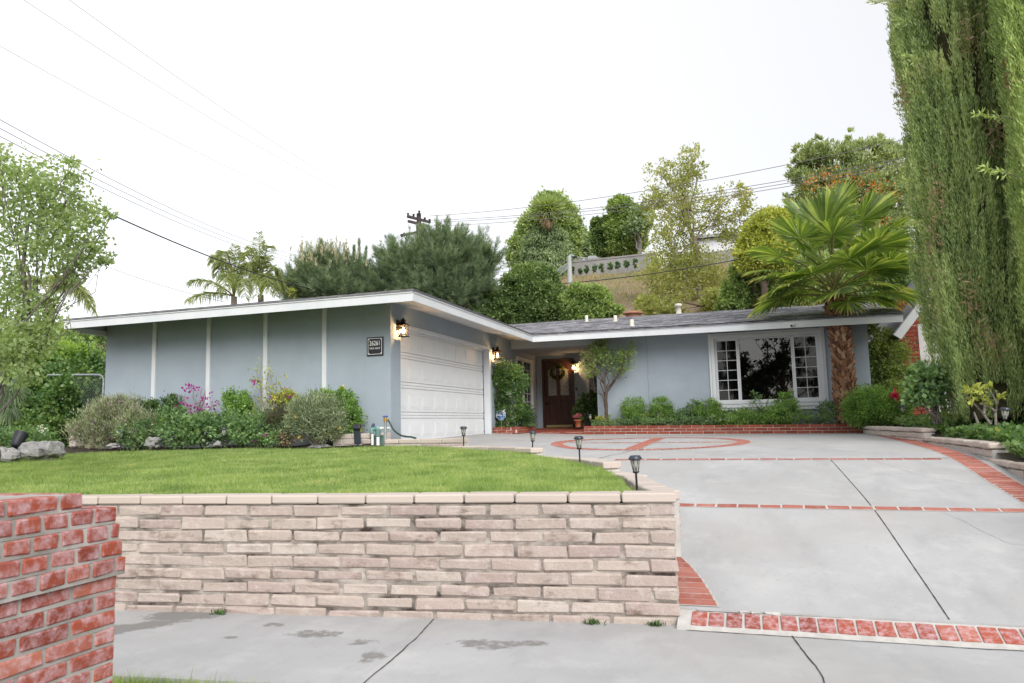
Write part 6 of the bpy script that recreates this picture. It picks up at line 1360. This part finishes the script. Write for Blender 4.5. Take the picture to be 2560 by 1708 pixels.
# ================================================================== BACKGROUND
# neighbour's house at the right
NH = thing('neighbour_house', 'neighbouring red brick house with white eaves half hidden behind the cypress', 'house', (4.5, 22, 1.2))
c6 = lambda x, y: (2100+x/3.92, 800+y/3.92)
a = aty(*c6(605, 600), 21.0); b = aty(*c6(800, 600), 21.0)
mb = MB(); 
def nmasonry(mb, x0, x1, y, z0, z1):
    z = z0; k = 0
    while z < z1:
        x = x0-(0.2 if k % 2 else 0)
        while x < x1:
            p, q = max(x0, x), min(x1, x+0.39)
            if q-p > 0.04: mb.block(((p+q)/2, y, z+0.045), (1, 0, 0), (0, 1, 0), (0, 0, 1), ((q-p-0.012)/2, 0.05, 0.041), 0.004)
            x += 0.40
        z += 0.094; k += 1
nmasonry(mb, a[0], b[0], 21.0, 1.0, 3.72); mb.build('brick_wall', M['brick_plain'], NH)
mb = MB(); mb.box((a[0]+0.02, 20.98, 0.9), (b[0]-0.02, 21.4, 3.73)); mb.box((a[0]+0.02, 21.4, 0.9), (a[0]+0.3, 30, 3.7)); mb.build('mortar_core', M['mortar'], NH)
mb = MB(); mb.box((b[0]+0.005, 20.95, 1.0), (b[0]+0.28, 21.3, 3.75)); mb.box((b[0]+0.28, 21.0, 1.0), (b[0]+5, 21.3, 3.75)); mb.build('stucco_wall', M['soffit'], NH)
mb = MB(); nmasonry(mb, b[0]-0.75, b[0]+0.22, 20.6, 1.0, 2.35); mb.build('brick_pier', M['brick_plain'], NH)
ch0 = aty(2243, 830, 22.5); ch1 = aty(2292, 745, 22.5)
mb = MB(); nmasonry(mb, ch0[0], ch1[0], 22.4, 3.0, ch1[2]); mb.build('chimney', M['brick_plain'], NH)
mb = MB(); mb.box((ch0[0]+0.02, 22.38, 2.5), (ch1[0]-0.02, 23.1, ch1[2]-0.02)); mb.build('chimney_core', M['mortar'], NH)
e0 = aty(2243, 843, 19.9); e1 = aty(2302, 765, 19.9); dv = unit(e1-e0); e2 = e0+dv*3.2
mb = MB(); mb.block((e0+e2)/2, dv, (0, 1, 0), np.cross(dv, (0, 1, 0)), (1.6, 0.02, 0.10), 0.004); mb.build('rake_board', M['white'], NH)
mb = MB(); up_ = np.cross(dv, np.array([0, 1.0, 0])); up_ = up_ if up_[2] > 0 else -up_
mb.slab([e0-up_*0.06+(0, 0.02, 0), e2-up_*0.06+(0, 0.02, 0), e2-up_*0.06+(0, 1.3, 0), e0-up_*0.06+(0, 1.3, 0)], -up_, -0.02); mb.build('soffit', M['white'], NH)
mb = MB(); mb.slab([e0+up_*0.11+(-0.02, -0.04, 0), e2+up_*0.11+(0, -0.04, 0), e2+up_*0.11+(0, 8, 0), e0+up_*0.11+(-0.02, 8, 0)], up_, 0.03); mb.build('roof', M['shingle'], NH)

def bgtree(name, label, px, pbot, d, blobs, clumps, per, size, mat, bark='bark', r0=0.18, group=None, top=None, zb=None, **kw):
    q = atd(px, pbot, d); base = np.array([q[0], q[1], float(ground_z(q[0], q[1])) if zb is None else zb])
    B = [blobpx(b[0], b[1], d+(b[4] if len(b) > 4 else 0), b[2], b[3]) for b in blobs]
    tp_ = atd(*(top or (px, min(b[1] for b in blobs)+10)), d)
    return plant(name, label, 'tree', base, B, clumps, per, size, mat, group, bark=bark, trunk=(tp_, r0, r0*0.3), part='crown', limb_r=r0*0.28, **kw)
# conifers behind the garage
pk = dict(aspect=0.06, up=0.9, rnd=0.6, out=0.7, spread=0.30, shell=0.3)
bl_a = [(800, 691, 38, 27), (860, 701, 43, 29), (770, 726, 34, 29), (803, 666, 17, 15), (900, 726, 41, 25), (840, 736, 68, 24), (745, 751, 29, 17), (950, 736, 24, 22), (730, 726, 12, 17)]
pa = bgtree('pine_tree', 'broad pine with many pale upright candles behind the garage roof', 820, 740, 26, bl_a, 130, 40, 0.20, L['pine'], group='pines behind the roof', **pk)
shoots('shoots', [blobpx(b[0], b[1], 26, b[2], b[3]) for b in bl_a], 400, 0.6, 130, 0.17, L['pine'], pa, up=1.0, shell=0.6)
B = [blobpx(*b) for b in [(800, 680, 25.6, 46, 30), (860, 688, 25.6, 46, 32), (790, 710, 25.5, 40, 28), (890, 708, 25.5, 40, 26)]]
Pc, oc, Cc = clump_points(B, 150, 1, 0.45, 0.85); Pc = Pc[oc[:, 2] > 0.1][:70]; Pc[:, 1] -= 0.5; Pc[:, 2] += 0.3; n_ = len(Pc); idx = np.repeat(np.arange(n_), 16)
Pq = Pc[idx]+np.array([0, 0, 1.0])*(RNG.random(len(idx))*0.34)[:, None]+RNG.normal(size=(len(idx), 3))*0.016; ax = np.array([0, 0, 1.0])+sunit(len(idx))*0.35; ax /= np.linalg.norm(ax, axis=1, keepdims=True)
np_mesh('candles', leaf_quads(Pq, 0.09, ax, 0.35), 4, L['candle'], pa)
for px, py, h, dx_ in ((897, 603, 95, 4), (916, 622, 80, -8), (802, 604, 50, 3), (885, 620, 70, 2), (960, 668, 50, 2)):
    q0, q1 = atd(px+dx_, py+h, 26), atd(px, py, 26); P = np.repeat(np.linspace(q0, q1, 80), 12, 0); u_ = np.repeat(np.linspace(0, 1, 80), 12); ax = sunit(960)*(0.9-0.6*u_)[:, None]+np.array([0, 0, 0.8]); ax /= np.linalg.norm(ax, axis=1, keepdims=True); np_mesh('leader', leaf_quads(P, 0.16, ax, 0.06), 4, L['pine'], pa)
bl_b = [(1040, 638, 24, 19), (1075, 631, 22, 22), (1115, 621, 28, 26), (1150, 641, 33, 28), (1035, 666, 44, 29), (1105, 676, 66, 35), (1010, 706, 36, 26), (1180, 706, 35, 28), (1212, 671, 21, 19), (1222, 641, 14, 14), (1130, 736, 61, 31), (1190, 628, 14, 12), (985, 656, 21, 22), (965, 706, 22, 22), (1050, 736, 70, 26)]
pb2 = bgtree('pine_tree', 'larger dark pine behind the corner of the garage roof', 1090, 760, 26, bl_b, 200, 40, 0.20, L['pine'], group='pines behind the roof', **pk)
shoots('shoots', [blobpx(b[0], b[1], 26, b[2], b[3]) for b in bl_b], 640, 0.6, 130, 0.17, L['pine'], pb2, up=0.8, shell=0.6)
# queen palms
def queen_palm(label, px, pt, pbot, d, fr):
    q = atd(px, pbot, d); base = np.array([q[0], q[1], float(ground_z(q[0], q[1]))]); top = atd(px, pt, d)
    r = thing('queen_palm', label, 'tree', tuple(base), 'queen palms behind the garage'); mb = MB(); mb.tube([base, (base+top)/2+(0.05, 0, 0), top], [0.16, 0.13, 0.09], 10); mb.build('trunk', M['bark_pale'], r)
    for (ex, ey, dd, rise) in fr:
        e = atd(ex, ey, d+dd); m_ = (top+e)/2+np.array([0, 0, rise]); path = np.array([(1-t)**2*top+2*t*(1-t)*m_+t*t*e for t in np.linspace(0, 1, 30)])
        mb = MB(); mb.tube(list(path), list(np.linspace(0.03, 0.006, 30)), 5); f_ = mb.build('frond', M['petiole'], r)
        k = 150; t = 0.12+0.88*RNG.random(k); P = np.stack([np.interp(t, np.linspace(0, 1, 30), path[:, i]) for i in range(3)], 1)
        tg = np.stack([np.interp(t, np.linspace(0, 1, 30), np.gradient(path[:, i])) for i in range(3)], 1); tg /= np.linalg.norm(tg, axis=1, keepdims=True)
        sd_ = np.cross(tg, np.array([0, 0, 1.0])); sd_ /= np.linalg.norm(sd_, axis=1, keepdims=True)+1e-9
        a0 = tg*0.55+sd_*np.where(RNG.random(k) < 0.5, 1, -1)[:, None]*0.75+sunit(k)*0.25+np.array([0, 0, -0.15]); a0 /= np.linalg.norm(a0, axis=1, keepdims=True)
        ln = (0.55*np.sin(pi*np.clip(t*0.85+0.1, 0, 1))**0.6)[:, None]; w = np.cross(a0, sunit(k)); w /= np.linalg.norm(w, axis=1, keepdims=True); w *= 0.012
        m1 = P+a0*ln*0.55-np.array([0, 0, 1])*ln*0.06; e1_ = P+a0*ln*0.8-np.array([0, 0, 1])*ln*0.42
        V = np.concatenate([np.stack([P-w*0.6, P+w*0.6, m1+w, m1-w], 1), np.stack([m1-w, m1+w, e1_+w*0.1, e1_-w*0.1], 1)])
        np_mesh('leaflets', V, 4, L['queen'], f_)
    return r
queen_palm('queen palm with upright centre fronds left of the pines', 585, 742, 770, 24, [(588, 612, 0, 0.0), (555, 640, -0.5, 1.3), (540, 690, 0.3, 1.5), (470, 705, -0.3, 0.5), (468, 752, 0.5, 0.4), (615, 640, 0.6, 1.2), (632, 690, 0.8, 1.4), (560, 730, -1.0, 1.3), (615, 745, -0.8, 1.2), (530, 660, 1.0, 1.4)])
queen_palm('queen palm with a tall spike of fronds just left of the pines', 652, 738, 770, 24.5, [(647, 580, 0, 0.0), (625, 620, 0.3, 0.9), (672, 615, -0.2, 0.9), (610, 680, -0.5, 1.3), (700, 690, 0.4, 1.1), (692, 740, -0.7, 1.3), (640, 740, -1.0, 1.4), (672, 730, -1.0, 1.3), (708, 725, 0.8, 1.0), (655, 640, -0.6, 0.6)])
queen_palm('queen palm partly hidden behind the pear tree', 120, 740, 800, 20, [(240, 785, 0, 0.9), (215, 735, 0.4, 0.8), (190, 720, -0.3, 0.9), (60, 720, 0, 0.8), (150, 700, 0.6, 0.6), (230, 760, -0.5, 0.9)])
plant('yellow_bush', 'small yellow leaved bush peeping over the garage roof left of the pine', 'shrub', atd(727, 760, 24), [blobpx(727, 732, 24, 10, 11)], 10, 9, 0.12, L['yellow'], aspect=0.2)
# round trees behind the junction of the roofs
bgtree('round_tree', 'dense round dark green tree behind the junction of the two roofs', 1330, 800, 27, [(1310, 720, 60, 50), (1340, 700, 50, 40), (1260, 760, 55, 45), (1370, 760, 60, 45), (1310, 780, 80, 40), (1225, 785, 50, 35), (1400, 790, 40, 30), (1335, 740, 70, 45)], 1300, 70, 0.105, L['round'], shell=0.65, spread=0.22)
bgtree('bright_tree', 'small bright green tree in front of the dry hillside', 1480, 800, 25.5, [(1450, 735, 30, 25), (1490, 740, 35, 25), (1440, 775, 35, 28), (1500, 775, 40, 24), (1535, 778, 24, 12), (1425, 750, 22, 25), (1470, 790, 50, 20)], 380, 40, 0.11, L['lime'], spread=0.26)
bgtree('bush', 'green bush linking the large pine and the round tree', 1195, 790, 26.5, [(1195, 745, 40, 28), (1180, 780, 40, 28), (1150, 770, 40, 30)], 320, 44, 0.11, L['round'], spread=0.26)
# hillside: block wall, young shrubs, fence, lamp post, trees on the crest
HY = 57.0
w0, w1 = aty(1428, 684, HY), aty(1640, 663, HY); wt0, wt1 = aty(1428, 657, HY), aty(1640, 635, HY)
HW = thing('hill_wall', 'grey block wall along the top of the dry hillside', 'wall', tuple(w0))
mb = MB(); mb.add([w0-(0, 0, 1.5), w1-(0, 0, 1.5), wt1, wt0, w0-(0, 0, 1.5)+(0, .25, 0), w1-(0, 0, 1.5)+(0, .25, 0), wt1+(0, .25, 0), wt0+(0, .25, 0)], [(0, 1, 2, 3), (3, 2, 6, 7), (1, 5, 6, 2), (0, 3, 7, 4), (4, 7, 6, 5)]); mb.build('wall', M['hillwall'], HW)
mb = MB(); mb.add([wt0+(0, -0.05, 0), wt1+(0, -0.05, 0), wt1+(0, -0.05, 0.12), wt0+(0, -0.05, 0.12), wt0+(0, .3, 0), wt1+(0, .3, 0), wt1+(0, .3, 0.12), wt0+(0, .3, 0.12)], [(0, 1, 2, 3), (3, 2, 6, 7), (1, 5, 6, 2), (0, 3, 7, 4), (0, 4, 5, 1)]); mb.build('coping', M['hillwall'], HW)
yl = ['leftmost', 'second', 'third', 'fourth', 'fifth', 'sixth', 'seventh', 'eighth', 'ninth']
for i, (px, py, w_, h_) in enumerate([(1432, 676, 6, 9), (1450, 677, 6, 9), (1466, 674, 6, 10), (1486, 672, 8, 11), (1504, 671, 8, 10), (1525, 668, 7, 11), (1544, 665, 8, 11), (1566, 662, 9, 12), (1588, 658, 7, 14)]):
    plant('young_shrub', '%s young shrub counted from the lamp post along the foot of the hill wall' % yl[i], 'shrub', atd(px, py+h_+2, 56.6), [blobpx(px, py, 56.6, w_*0.62, h_*0.9)], 16, 18, 0.13, L['boxdark'], 'young shrubs along the hill wall', stems=1, stem_r=0.02)
FN = thing('hill_fence', 'chain link fence running down the slope left of the hill wall', 'fence', tuple(atd(1362, 712, 56)))
mb = MB(); fps = [(1362, 712, 691), (1394, 690, 674), (1424, 668, 655)]
for px, pb_, pt_ in fps: mb.tube([atd(px, pb_+6, 56), atd(px, pt_, 56)], 0.04, 6)
mb.tube([atd(px, pt_, 56) for px, pb_, pt_ in fps], 0.03, 6); mb.tube([atd(px, pb_, 56) for px, pb_, pt_ in fps], 0.02, 6); mb.build('posts', M['galv'], FN)
mb = MB()
for i in range(2):
    (x0, b0, t0), (x1, b1, t1) = fps[i], fps[i+1]
    for k in range(30):
        u = k/30; v = min(1, u+0.12)
        p = lambda u_, s_: atd(x0+(x1-x0)*u_, (b0+(b1-b0)*u_)*(1-s_)+(t0+(t1-t0)*u_)*s_, 56)
        mb.tube([p(u, 0), p(v, 1)], 0.008, 3, False); mb.tube([p(u, 1), p(v, 0)], 0.008, 3, False)
mb.build('wire_mesh', M['galv'], FN)
LP = thing('lamp_post', 'pale grey street lamp post standing on the hillside below the wall', 'street lamp', tuple(atd(1426, 722, 50)))
mb = MB(); mb.tube([atd(1426, 740, 50), atd(1423.5, 645, 50), atd(1423, 640, 50)], [0.20, 0.14, 0.13], 10); mb.build('post', M['pole_metal'], LP)
mb = MB(); mb.tube([atd(1423, 641, 50), atd(1428, 637.5, 50), atd(1434, 640, 50)], 0.05, 8); mb.build('arm', M['pole_metal'], LP)
mb = MB(); mb.block(atd(1437, 643, 49.8), (1, 0, 0.2), (0, 1, 0), (-0.2, 0, 1), (0.14, 0.12, 0.06), 0.03); mb.build('lamp_head', M['dark'], LP)
HR = thing('hill_railing', 'pale metal railing above the left end of the hill wall', 'fence', tuple(atd(1450, 650, 60)))
mb = MB(); mb.tube([atd(1432, 642, 60), atd(1474, 646, 60)], 0.04, 5)
for k in range(15): mb.tube([atd(1433+k*2.8, 642.5+k*0.27, 60), atd(1433+k*2.8, 656, 60)], 0.022, 4, False)
mb.build('railing', M['pole_metal'], HR)
hh = thing('hill_house', 'white house with a tiled roof glimpsed behind the trees on the crest', 'house', tuple(atd(1520, 650, 66)))
mb = MB(); c = atd(1505, 640, 68); mb.box(c+(-1.3, 0, -3), c+(4.5, 4, 0.1)); mb.build('wall', M['white'], hh)
mb = MB(); c = atd(1540, 640, 67); mb.add([c+(-1.0, -0.4, -0.2), c+(2, -0.4, -0.2), c+(2, 2, 0.8), c+(-0.6, 2, 0.8)], [(0, 1, 2, 3)]); mb.build('roof', M['terracotta'], hh)
h2 = thing('crest_house', 'pale house and wall on the crest behind the sycamore', 'house', tuple(atd(1830, 640, 62)))
mb = MB(); c = atd(1820, 600, 66); mb.box(c+(-3.2, 0, -4), c+(2.0, 5, 0.3)); mb.build('wall', M['white'], h2)
mb = MB(); mb.add([c+(-3.6, -0.5, 0.3), c+(2.4, -0.5, 0.3), c+(2.4, 2.5, 1.3), c+(-3.6, 2.5, 1.3), c+(-3.6, 5.5, 0.3), c+(2.4, 5.5, 0.3)], [(0, 1, 2, 3), (3, 2, 5, 4)]); mb.build('roof', M['hillwall'], h2)
mb = MB(); c = atd(1850, 632, 58); mb.box(c+(-5, 0, -2.5), c+(6, 0.3, 0.3)); mb.build('garden_wall', M['hillwall'], h2)
bgtree('crest_tree', 'big full tree on the hilltop with a palm in front of it', 1385, 680, 62, [(1375, 530, 45, 45), (1400, 560, 45, 50), (1340, 570, 40, 45), (1370, 510, 25, 25), (1410, 600, 40, 50), (1330, 610, 40, 40), (1380, 610, 55, 55), (1300, 635, 30, 40), (1420, 640, 30, 35)], 900, 70, 0.26, L['hill'], shell=0.6, spread=0.26)
bgtree('pepper_tree', 'drooping grey green tree in front of the big hilltop tree', 1370, 700, 60, [(1365, 590, 38, 30), (1345, 620, 40, 45), (1395, 620, 35, 50), (1370, 650, 55, 40), (1340, 670, 40, 30), (1400, 680, 30, 20)], 600, 60, 0.26, L['pepper'], aspect=0.3, up=-0.9, rnd=0.6, spread=0.26)
hp2 = queen = None
fpb = atd(1371, 640, 60.5); FP = thing('hilltop_palm', 'distant palm with a skirt of dead fronds among the hilltop trees', 'tree', tuple(fpb))
mb = MB(); mb.tube([fpb, atd(1371, 530, 59)], 0.3, 8); mb.build('trunk', M['bark'], FP)
foliage('crown', [blobpx(1371, 522, 58.5, 18, 12)], 60, 22, 0.75, L['hill'], FP, aspect=0.12, up=0.1, rnd=0.3, out=1.0)
foliage('dead_skirt', [blobpx(1370, 543, 58.5, 10, 12)], 24, 18, 0.6, L['dead'], FP, aspect=0.1, up=-1.5, rnd=0.3, out=0.6)
bgtree('crest_tree', 'bright green tree on the crest above the middle of the hill wall', 1545, 650, 63, [(1550, 520, 28, 28), (1575, 545, 30, 35), (1545, 570, 28, 35), (1560, 610, 40, 30), (1590, 590, 25, 40), (1535, 530, 14, 22)], 500, 50, 0.24, L['lime'], shell=0.5, spread=0.28)
bgtree('crest_tree', 'darker green two lobed tree left of the bright crest tree', 1512, 650, 64, [(1493, 570, 14, 28), (1510, 560, 12, 22), (1500, 600, 20, 25), (1515, 625, 22, 18), (1505, 590, 20, 25)], 260, 44, 0.24, L['round'], shell=0.5)
bgtree('bare_tree', 'thin grey leaved tree with forking bare branches on the crest', 1598, 665, 61, [(1600, 560, 26, 30), (1580, 570, 22, 24), (1615, 545, 18, 28), (1590, 530, 20, 16)], 100, 14, 0.3, L['pepper'], bark='bark_grey', r0=0.32, spread=0.4, top=(1598, 600))
bgtree('far_tree', 'hazy grey green tree between the crest trees', 1465, 660, 75, [(1465, 600, 22, 28), (1450, 620, 20, 22), (1480, 630, 18, 20)], 100, 22, 0.4, L['pepper'], bark='bark_grey')
bgtree('sycamore', 'tall airy sycamore with olive and tan leaves on the hillside', 1752, 775, 34, [(1725, 385, 36, 22), (1650, 430, 40, 28), (1700, 430, 45, 32), (1740, 425, 30, 25), (1690, 480, 70, 38), (1635, 500, 36, 25), (1700, 530, 85, 40), (1850, 480, 30, 25), (1865, 525, 40, 35), (1810, 560, 45, 28), (1790, 500, 35, 30), (1840, 590, 60, 25), (1690, 590, 75, 40), (1680, 650, 80, 45), (1650, 700, 60, 45), (1720, 720, 90, 50), (1790, 710, 55, 40), (1740, 660, 80, 45), (1880, 560, 25, 20)],
       1250, 16, 0.125, L['syc'], bark='bark_pale', r0=0.16, spread=0.30, shell=0.15, top=(1700, 420))
bgtree('yellow_tree', 'yellow green tree between the sycamore and the fan palm', 1900, 780, 27, [(1900, 590, 45, 45), (1930, 560, 45, 40), (1880, 640, 40, 40), (1920, 640, 60, 50)], 560, 46, 0.12, L['yellow'], spread=0.26)
bgtree('hillside_bush', 'rounded light green bush on the slope left of the fan palm', 1870, 780, 28, [(1870, 680, 40, 35), (1850, 730, 42, 38), (1895, 730, 40, 40), (1830, 765, 40, 22), (1920, 700, 60, 60)], 700, 50, 0.11, L['lime'], shell=0.6, spread=0.24)
bgtree('hillside_bush', 'dull brown green scrub at the foot of the sycamore', 1810, 790, 31, [(1800, 750, 45, 28), (1840, 770, 40, 20), (1650, 765, 60, 20)], 160, 24, 0.16, L['syc'])
so_ = bgtree('silk_oak', 'large feathery tree with orange blossom clusters behind the fan palm', 2130, 790, 30, [(2040, 390, 45, 35), (2010, 430, 40, 35), (2090, 410, 60, 45), (2160, 395, 55, 45), (2220, 420, 55, 60), (2060, 470, 75, 45), (2150, 470, 85, 55), (2230, 500, 60, 70), (2050, 540, 70, 50), (2180, 560, 90, 60), (2000, 380, 20, 28), (1985, 520, 30, 40), (2100, 640, 120, 70), (2240, 640, 60, 90), (2040, 365, 14, 28), (2130, 355, 14, 30), (2190, 350, 13, 32), (2232, 372, 13, 32), (2085, 378, 13, 28)], 1350, 40, 0.17, L['oak'], shell=0.4, spread=0.22, aspect=0.35, up=0.7)
c_ = [atd(px+RNG.normal()*14, py+RNG.normal()*14, 28.2) for px, py in ((2035, 455), (2045, 470), (2080, 450), (2120, 450), (2132, 470), (2130, 490), (2180, 455), (2160, 445), (2190, 500), (2200, 520), (2060, 440), (2110, 475), (2200, 470), (2040, 480), (2205, 560), (2230, 490)) for _ in range(4)]
c_ += [atd(2010+RNG.random()*240, 440+RNG.random()*110, 28.2) for _ in range(30)]; P = np.repeat(np.array(c_), 7, 0); P = P+RNG.normal(size=P.shape)*np.array([0.12, 0.12, 0.07]); np_mesh('flowers', leaf_quads(P, 0.085, sunit(len(P)), 0.5), 4, L['orange'], so_)
bgtree('dark_tree', 'dark leafy tree behind the right end of the house roof', 2230, 840, 26, [(2200, 780, 60, 45), (2250, 720, 50, 60), (2200, 830, 50, 30)], 240, 40, 0.17, L['round'])
bgtree('slope_tree', 'green tree rising behind the house under the palm fronds', 2050, 800, 28, [(2000, 700, 70, 60), (2080, 700, 80, 60), (1960, 740, 50, 40)], 320, 40, 0.18, L['hill'])
# far ridge on the left: scattered bushes
for i, (px, py, w_, h_, t_) in enumerate([(160, 838, 40, 14, 'low pale bushes on the far slope under the roof overhang'), (225, 833, 35, 12, 'pale green bushes on the far slope beside the roof overhang')]):
    plant('slope_bush', t_, 'shrub', atd(px, py+h_, 60), [blobpx(px, py, 60, w_, h_)], 60, 24, 0.4, L['hill'], stems=0)

# power pole and lines
PP = thing('power_pole', 'wooden power pole with crossarms standing behind the pines', 'utility pole', tuple(atd(1050, 760, 42)))
mb = MB(); mb.tube([atd(1053, 800, 42), atd(1047, 534, 42)], [0.18, 0.13], 10); mb.build('pole', M['wood_pole'], PP)
for (x0, y0, x1, y1) in ((1018, 541, 1076, 556), (1020, 553, 1072, 566), (1002, 590, 1060, 577)):
    mb = MB(); a, b = atd(x0, y0, 41.6), atd(x1, y1, 42.4); u = unit(b-a); mb.block((a+b)/2, u, unit(np.cross((0, 0, 1.0), u)), unit(np.cross(u, np.cross((0, 0, 1.0), u))), (np.linalg.norm(b-a)/2, 0.06, 0.07), 0.01); mb.build('crossarm', M['wood_pole'], PP)
for px, py in ((1020, 536), (1034, 538), (1048, 530), (1062, 547), (1074, 551), (1004, 588), (1010, 586)): mb = MB(); mb.tube([atd(px, py+5, 41.8), atd(px, py-3, 41.8)], [0.05, 0.07], 8); mb.build('insulator', M['dark'], PP)
mb = MB(); mb.tube([atd(1050, 560, 41.4), atd(1050, 592, 41.4)], 0.22, 10); mb.build('transformer', M['wood_pole'], PP)
def wire(label, p, q, d0, d1, sag=0.6, r=0.009, mat='wire', name='power_line', group='overhead lines'):
    a, b = atd(*p, d0), atd(*q, d1); t = np.linspace(0, 1, 24)[:, None]; P = a*(1-t)+b*t - np.array([0, 0, 1])*sag*4*t*(1-t)
    mb = MB(); mb.tube(list(P), r, 5); return lab(mb.build(name, M[mat], None), label, 'cable', group)
M['wire_pale'] = plain('wire_pale', (0.42, 0.40, 0.43), 0.7)
wire('faint wire from the top edge, rightmost of three faint wires', (165, -6), (1030, 540), 15, 41.8, 0.5, 0.006, 'wire_pale')
wire('faint wire from the top left corner, middle of three faint wires', (50, -6), (1020, 545), 15, 41.8, 0.5, 0.006, 'wire_pale')
wire('faint wire from the left edge, lowest of three faint wires', (-6, 112), (1004, 590), 15, 41.8, 0.5, 0.006, 'wire_pale')
for i, (y0, y1, t_) in enumerate([(296, 640, 'upper'), (318, 648, 'middle'), (338, 655, 'lower')]):
    wire('%s of the three parallel wires sloping down from the pear tree to the pine' % t_, (-6, y0), (800, y1+8), 14, 38, 0.5, 0.0075)
wire('thick black cable running from the pear tree past the queen palms', (60, 432), (800, 728), 13, 26, 0.25, 0.016, 'cable')
wire('thin low wire between the pear tree and the left queen palm', (200, 642), (560, 755), 22, 26, 0.1, 0.008)
for i, (a_, b_, t_) in enumerate([(536, 352, 'topmost'), (552, 402, 'second'), (562, 412, 'third'), (568, 420, 'lowest')]):
    wire('%s of the four wires from the power pole over the sycamore' % t_, ((1076, 540), (1074, 551), (1064, 556), (1056, 566))[i], (2260, b_-6 if i else b_-3), 42, 27, 0.45, 0.013)
wire('black cable crossing in front of the dry hillside', (1300, 716), (1850, 648), 30, 26, 0.15, 0.018, 'cable')
wire('thin wire joining the round tree and the lamp post', (1150, 680), (1423, 650), 40, 50, 0.3, 0.015)
wire('thin wire above the hill wall', (1434, 645), (1700, 625), 50, 58, 0.3, 0.012)
M['silhouette_leaf'] = leafmat('silhouette_tree_leaf', [(0, (0.008, 0.014, 0.006)), (1, (0.025, 0.04, 0.015))], 0.1, 0.6, 1)  # backlit silhouette look put into the leaf colour for the window reflection
# across the street behind the camera: what the window glass reflects
for i, (x, y, h, s) in enumerate([(-1.25, -14, 9.0, 0.9), (2.0, -15, 9.0, 1.1), (-8.0, -20, 9, 1.2), (7.5, -19, 9, 1.3), (0.2, -24, 5.0, 1.2)]):
    rg = np.random.default_rng(40+i); hw = (0.45, 1.75, 1.4, 1.4, 1.2)[i]
    bl = [(x+rg.normal()*hw*0.75, y+rg.normal()*1.0*s, h*(0.34+0.62*rg.random()), 0.36*hw+0.45*s, 0.8*s, 0.62*s) for _ in range(15)]
    plant('street_tree', ['dark spreading tree across the street', 'tall dark tree across the street', 'broad tree across the street to the left', 'bushy tree across the street to the right', 'smaller tree set back across the street'][i], 'tree', (x, y, -0.1), bl, 170, 30, 0.22, M['silhouette_leaf'], 'trees across the street', bark='bark', trunk=((x, y, h*0.75), 0.22, 0.08), part='crown', limb_r=0.07)
plant('street_hedge', 'long hedge across the street', 'hedge', (1, -17.5, 0), [(x_, -17.5, 1.0+0.4*sin(x_), 1.4, 0.7, 1.4) for x_ in np.arange(-9, 12, 1.8)], 420, 24, 0.12, L['ivylight'], stems=1)
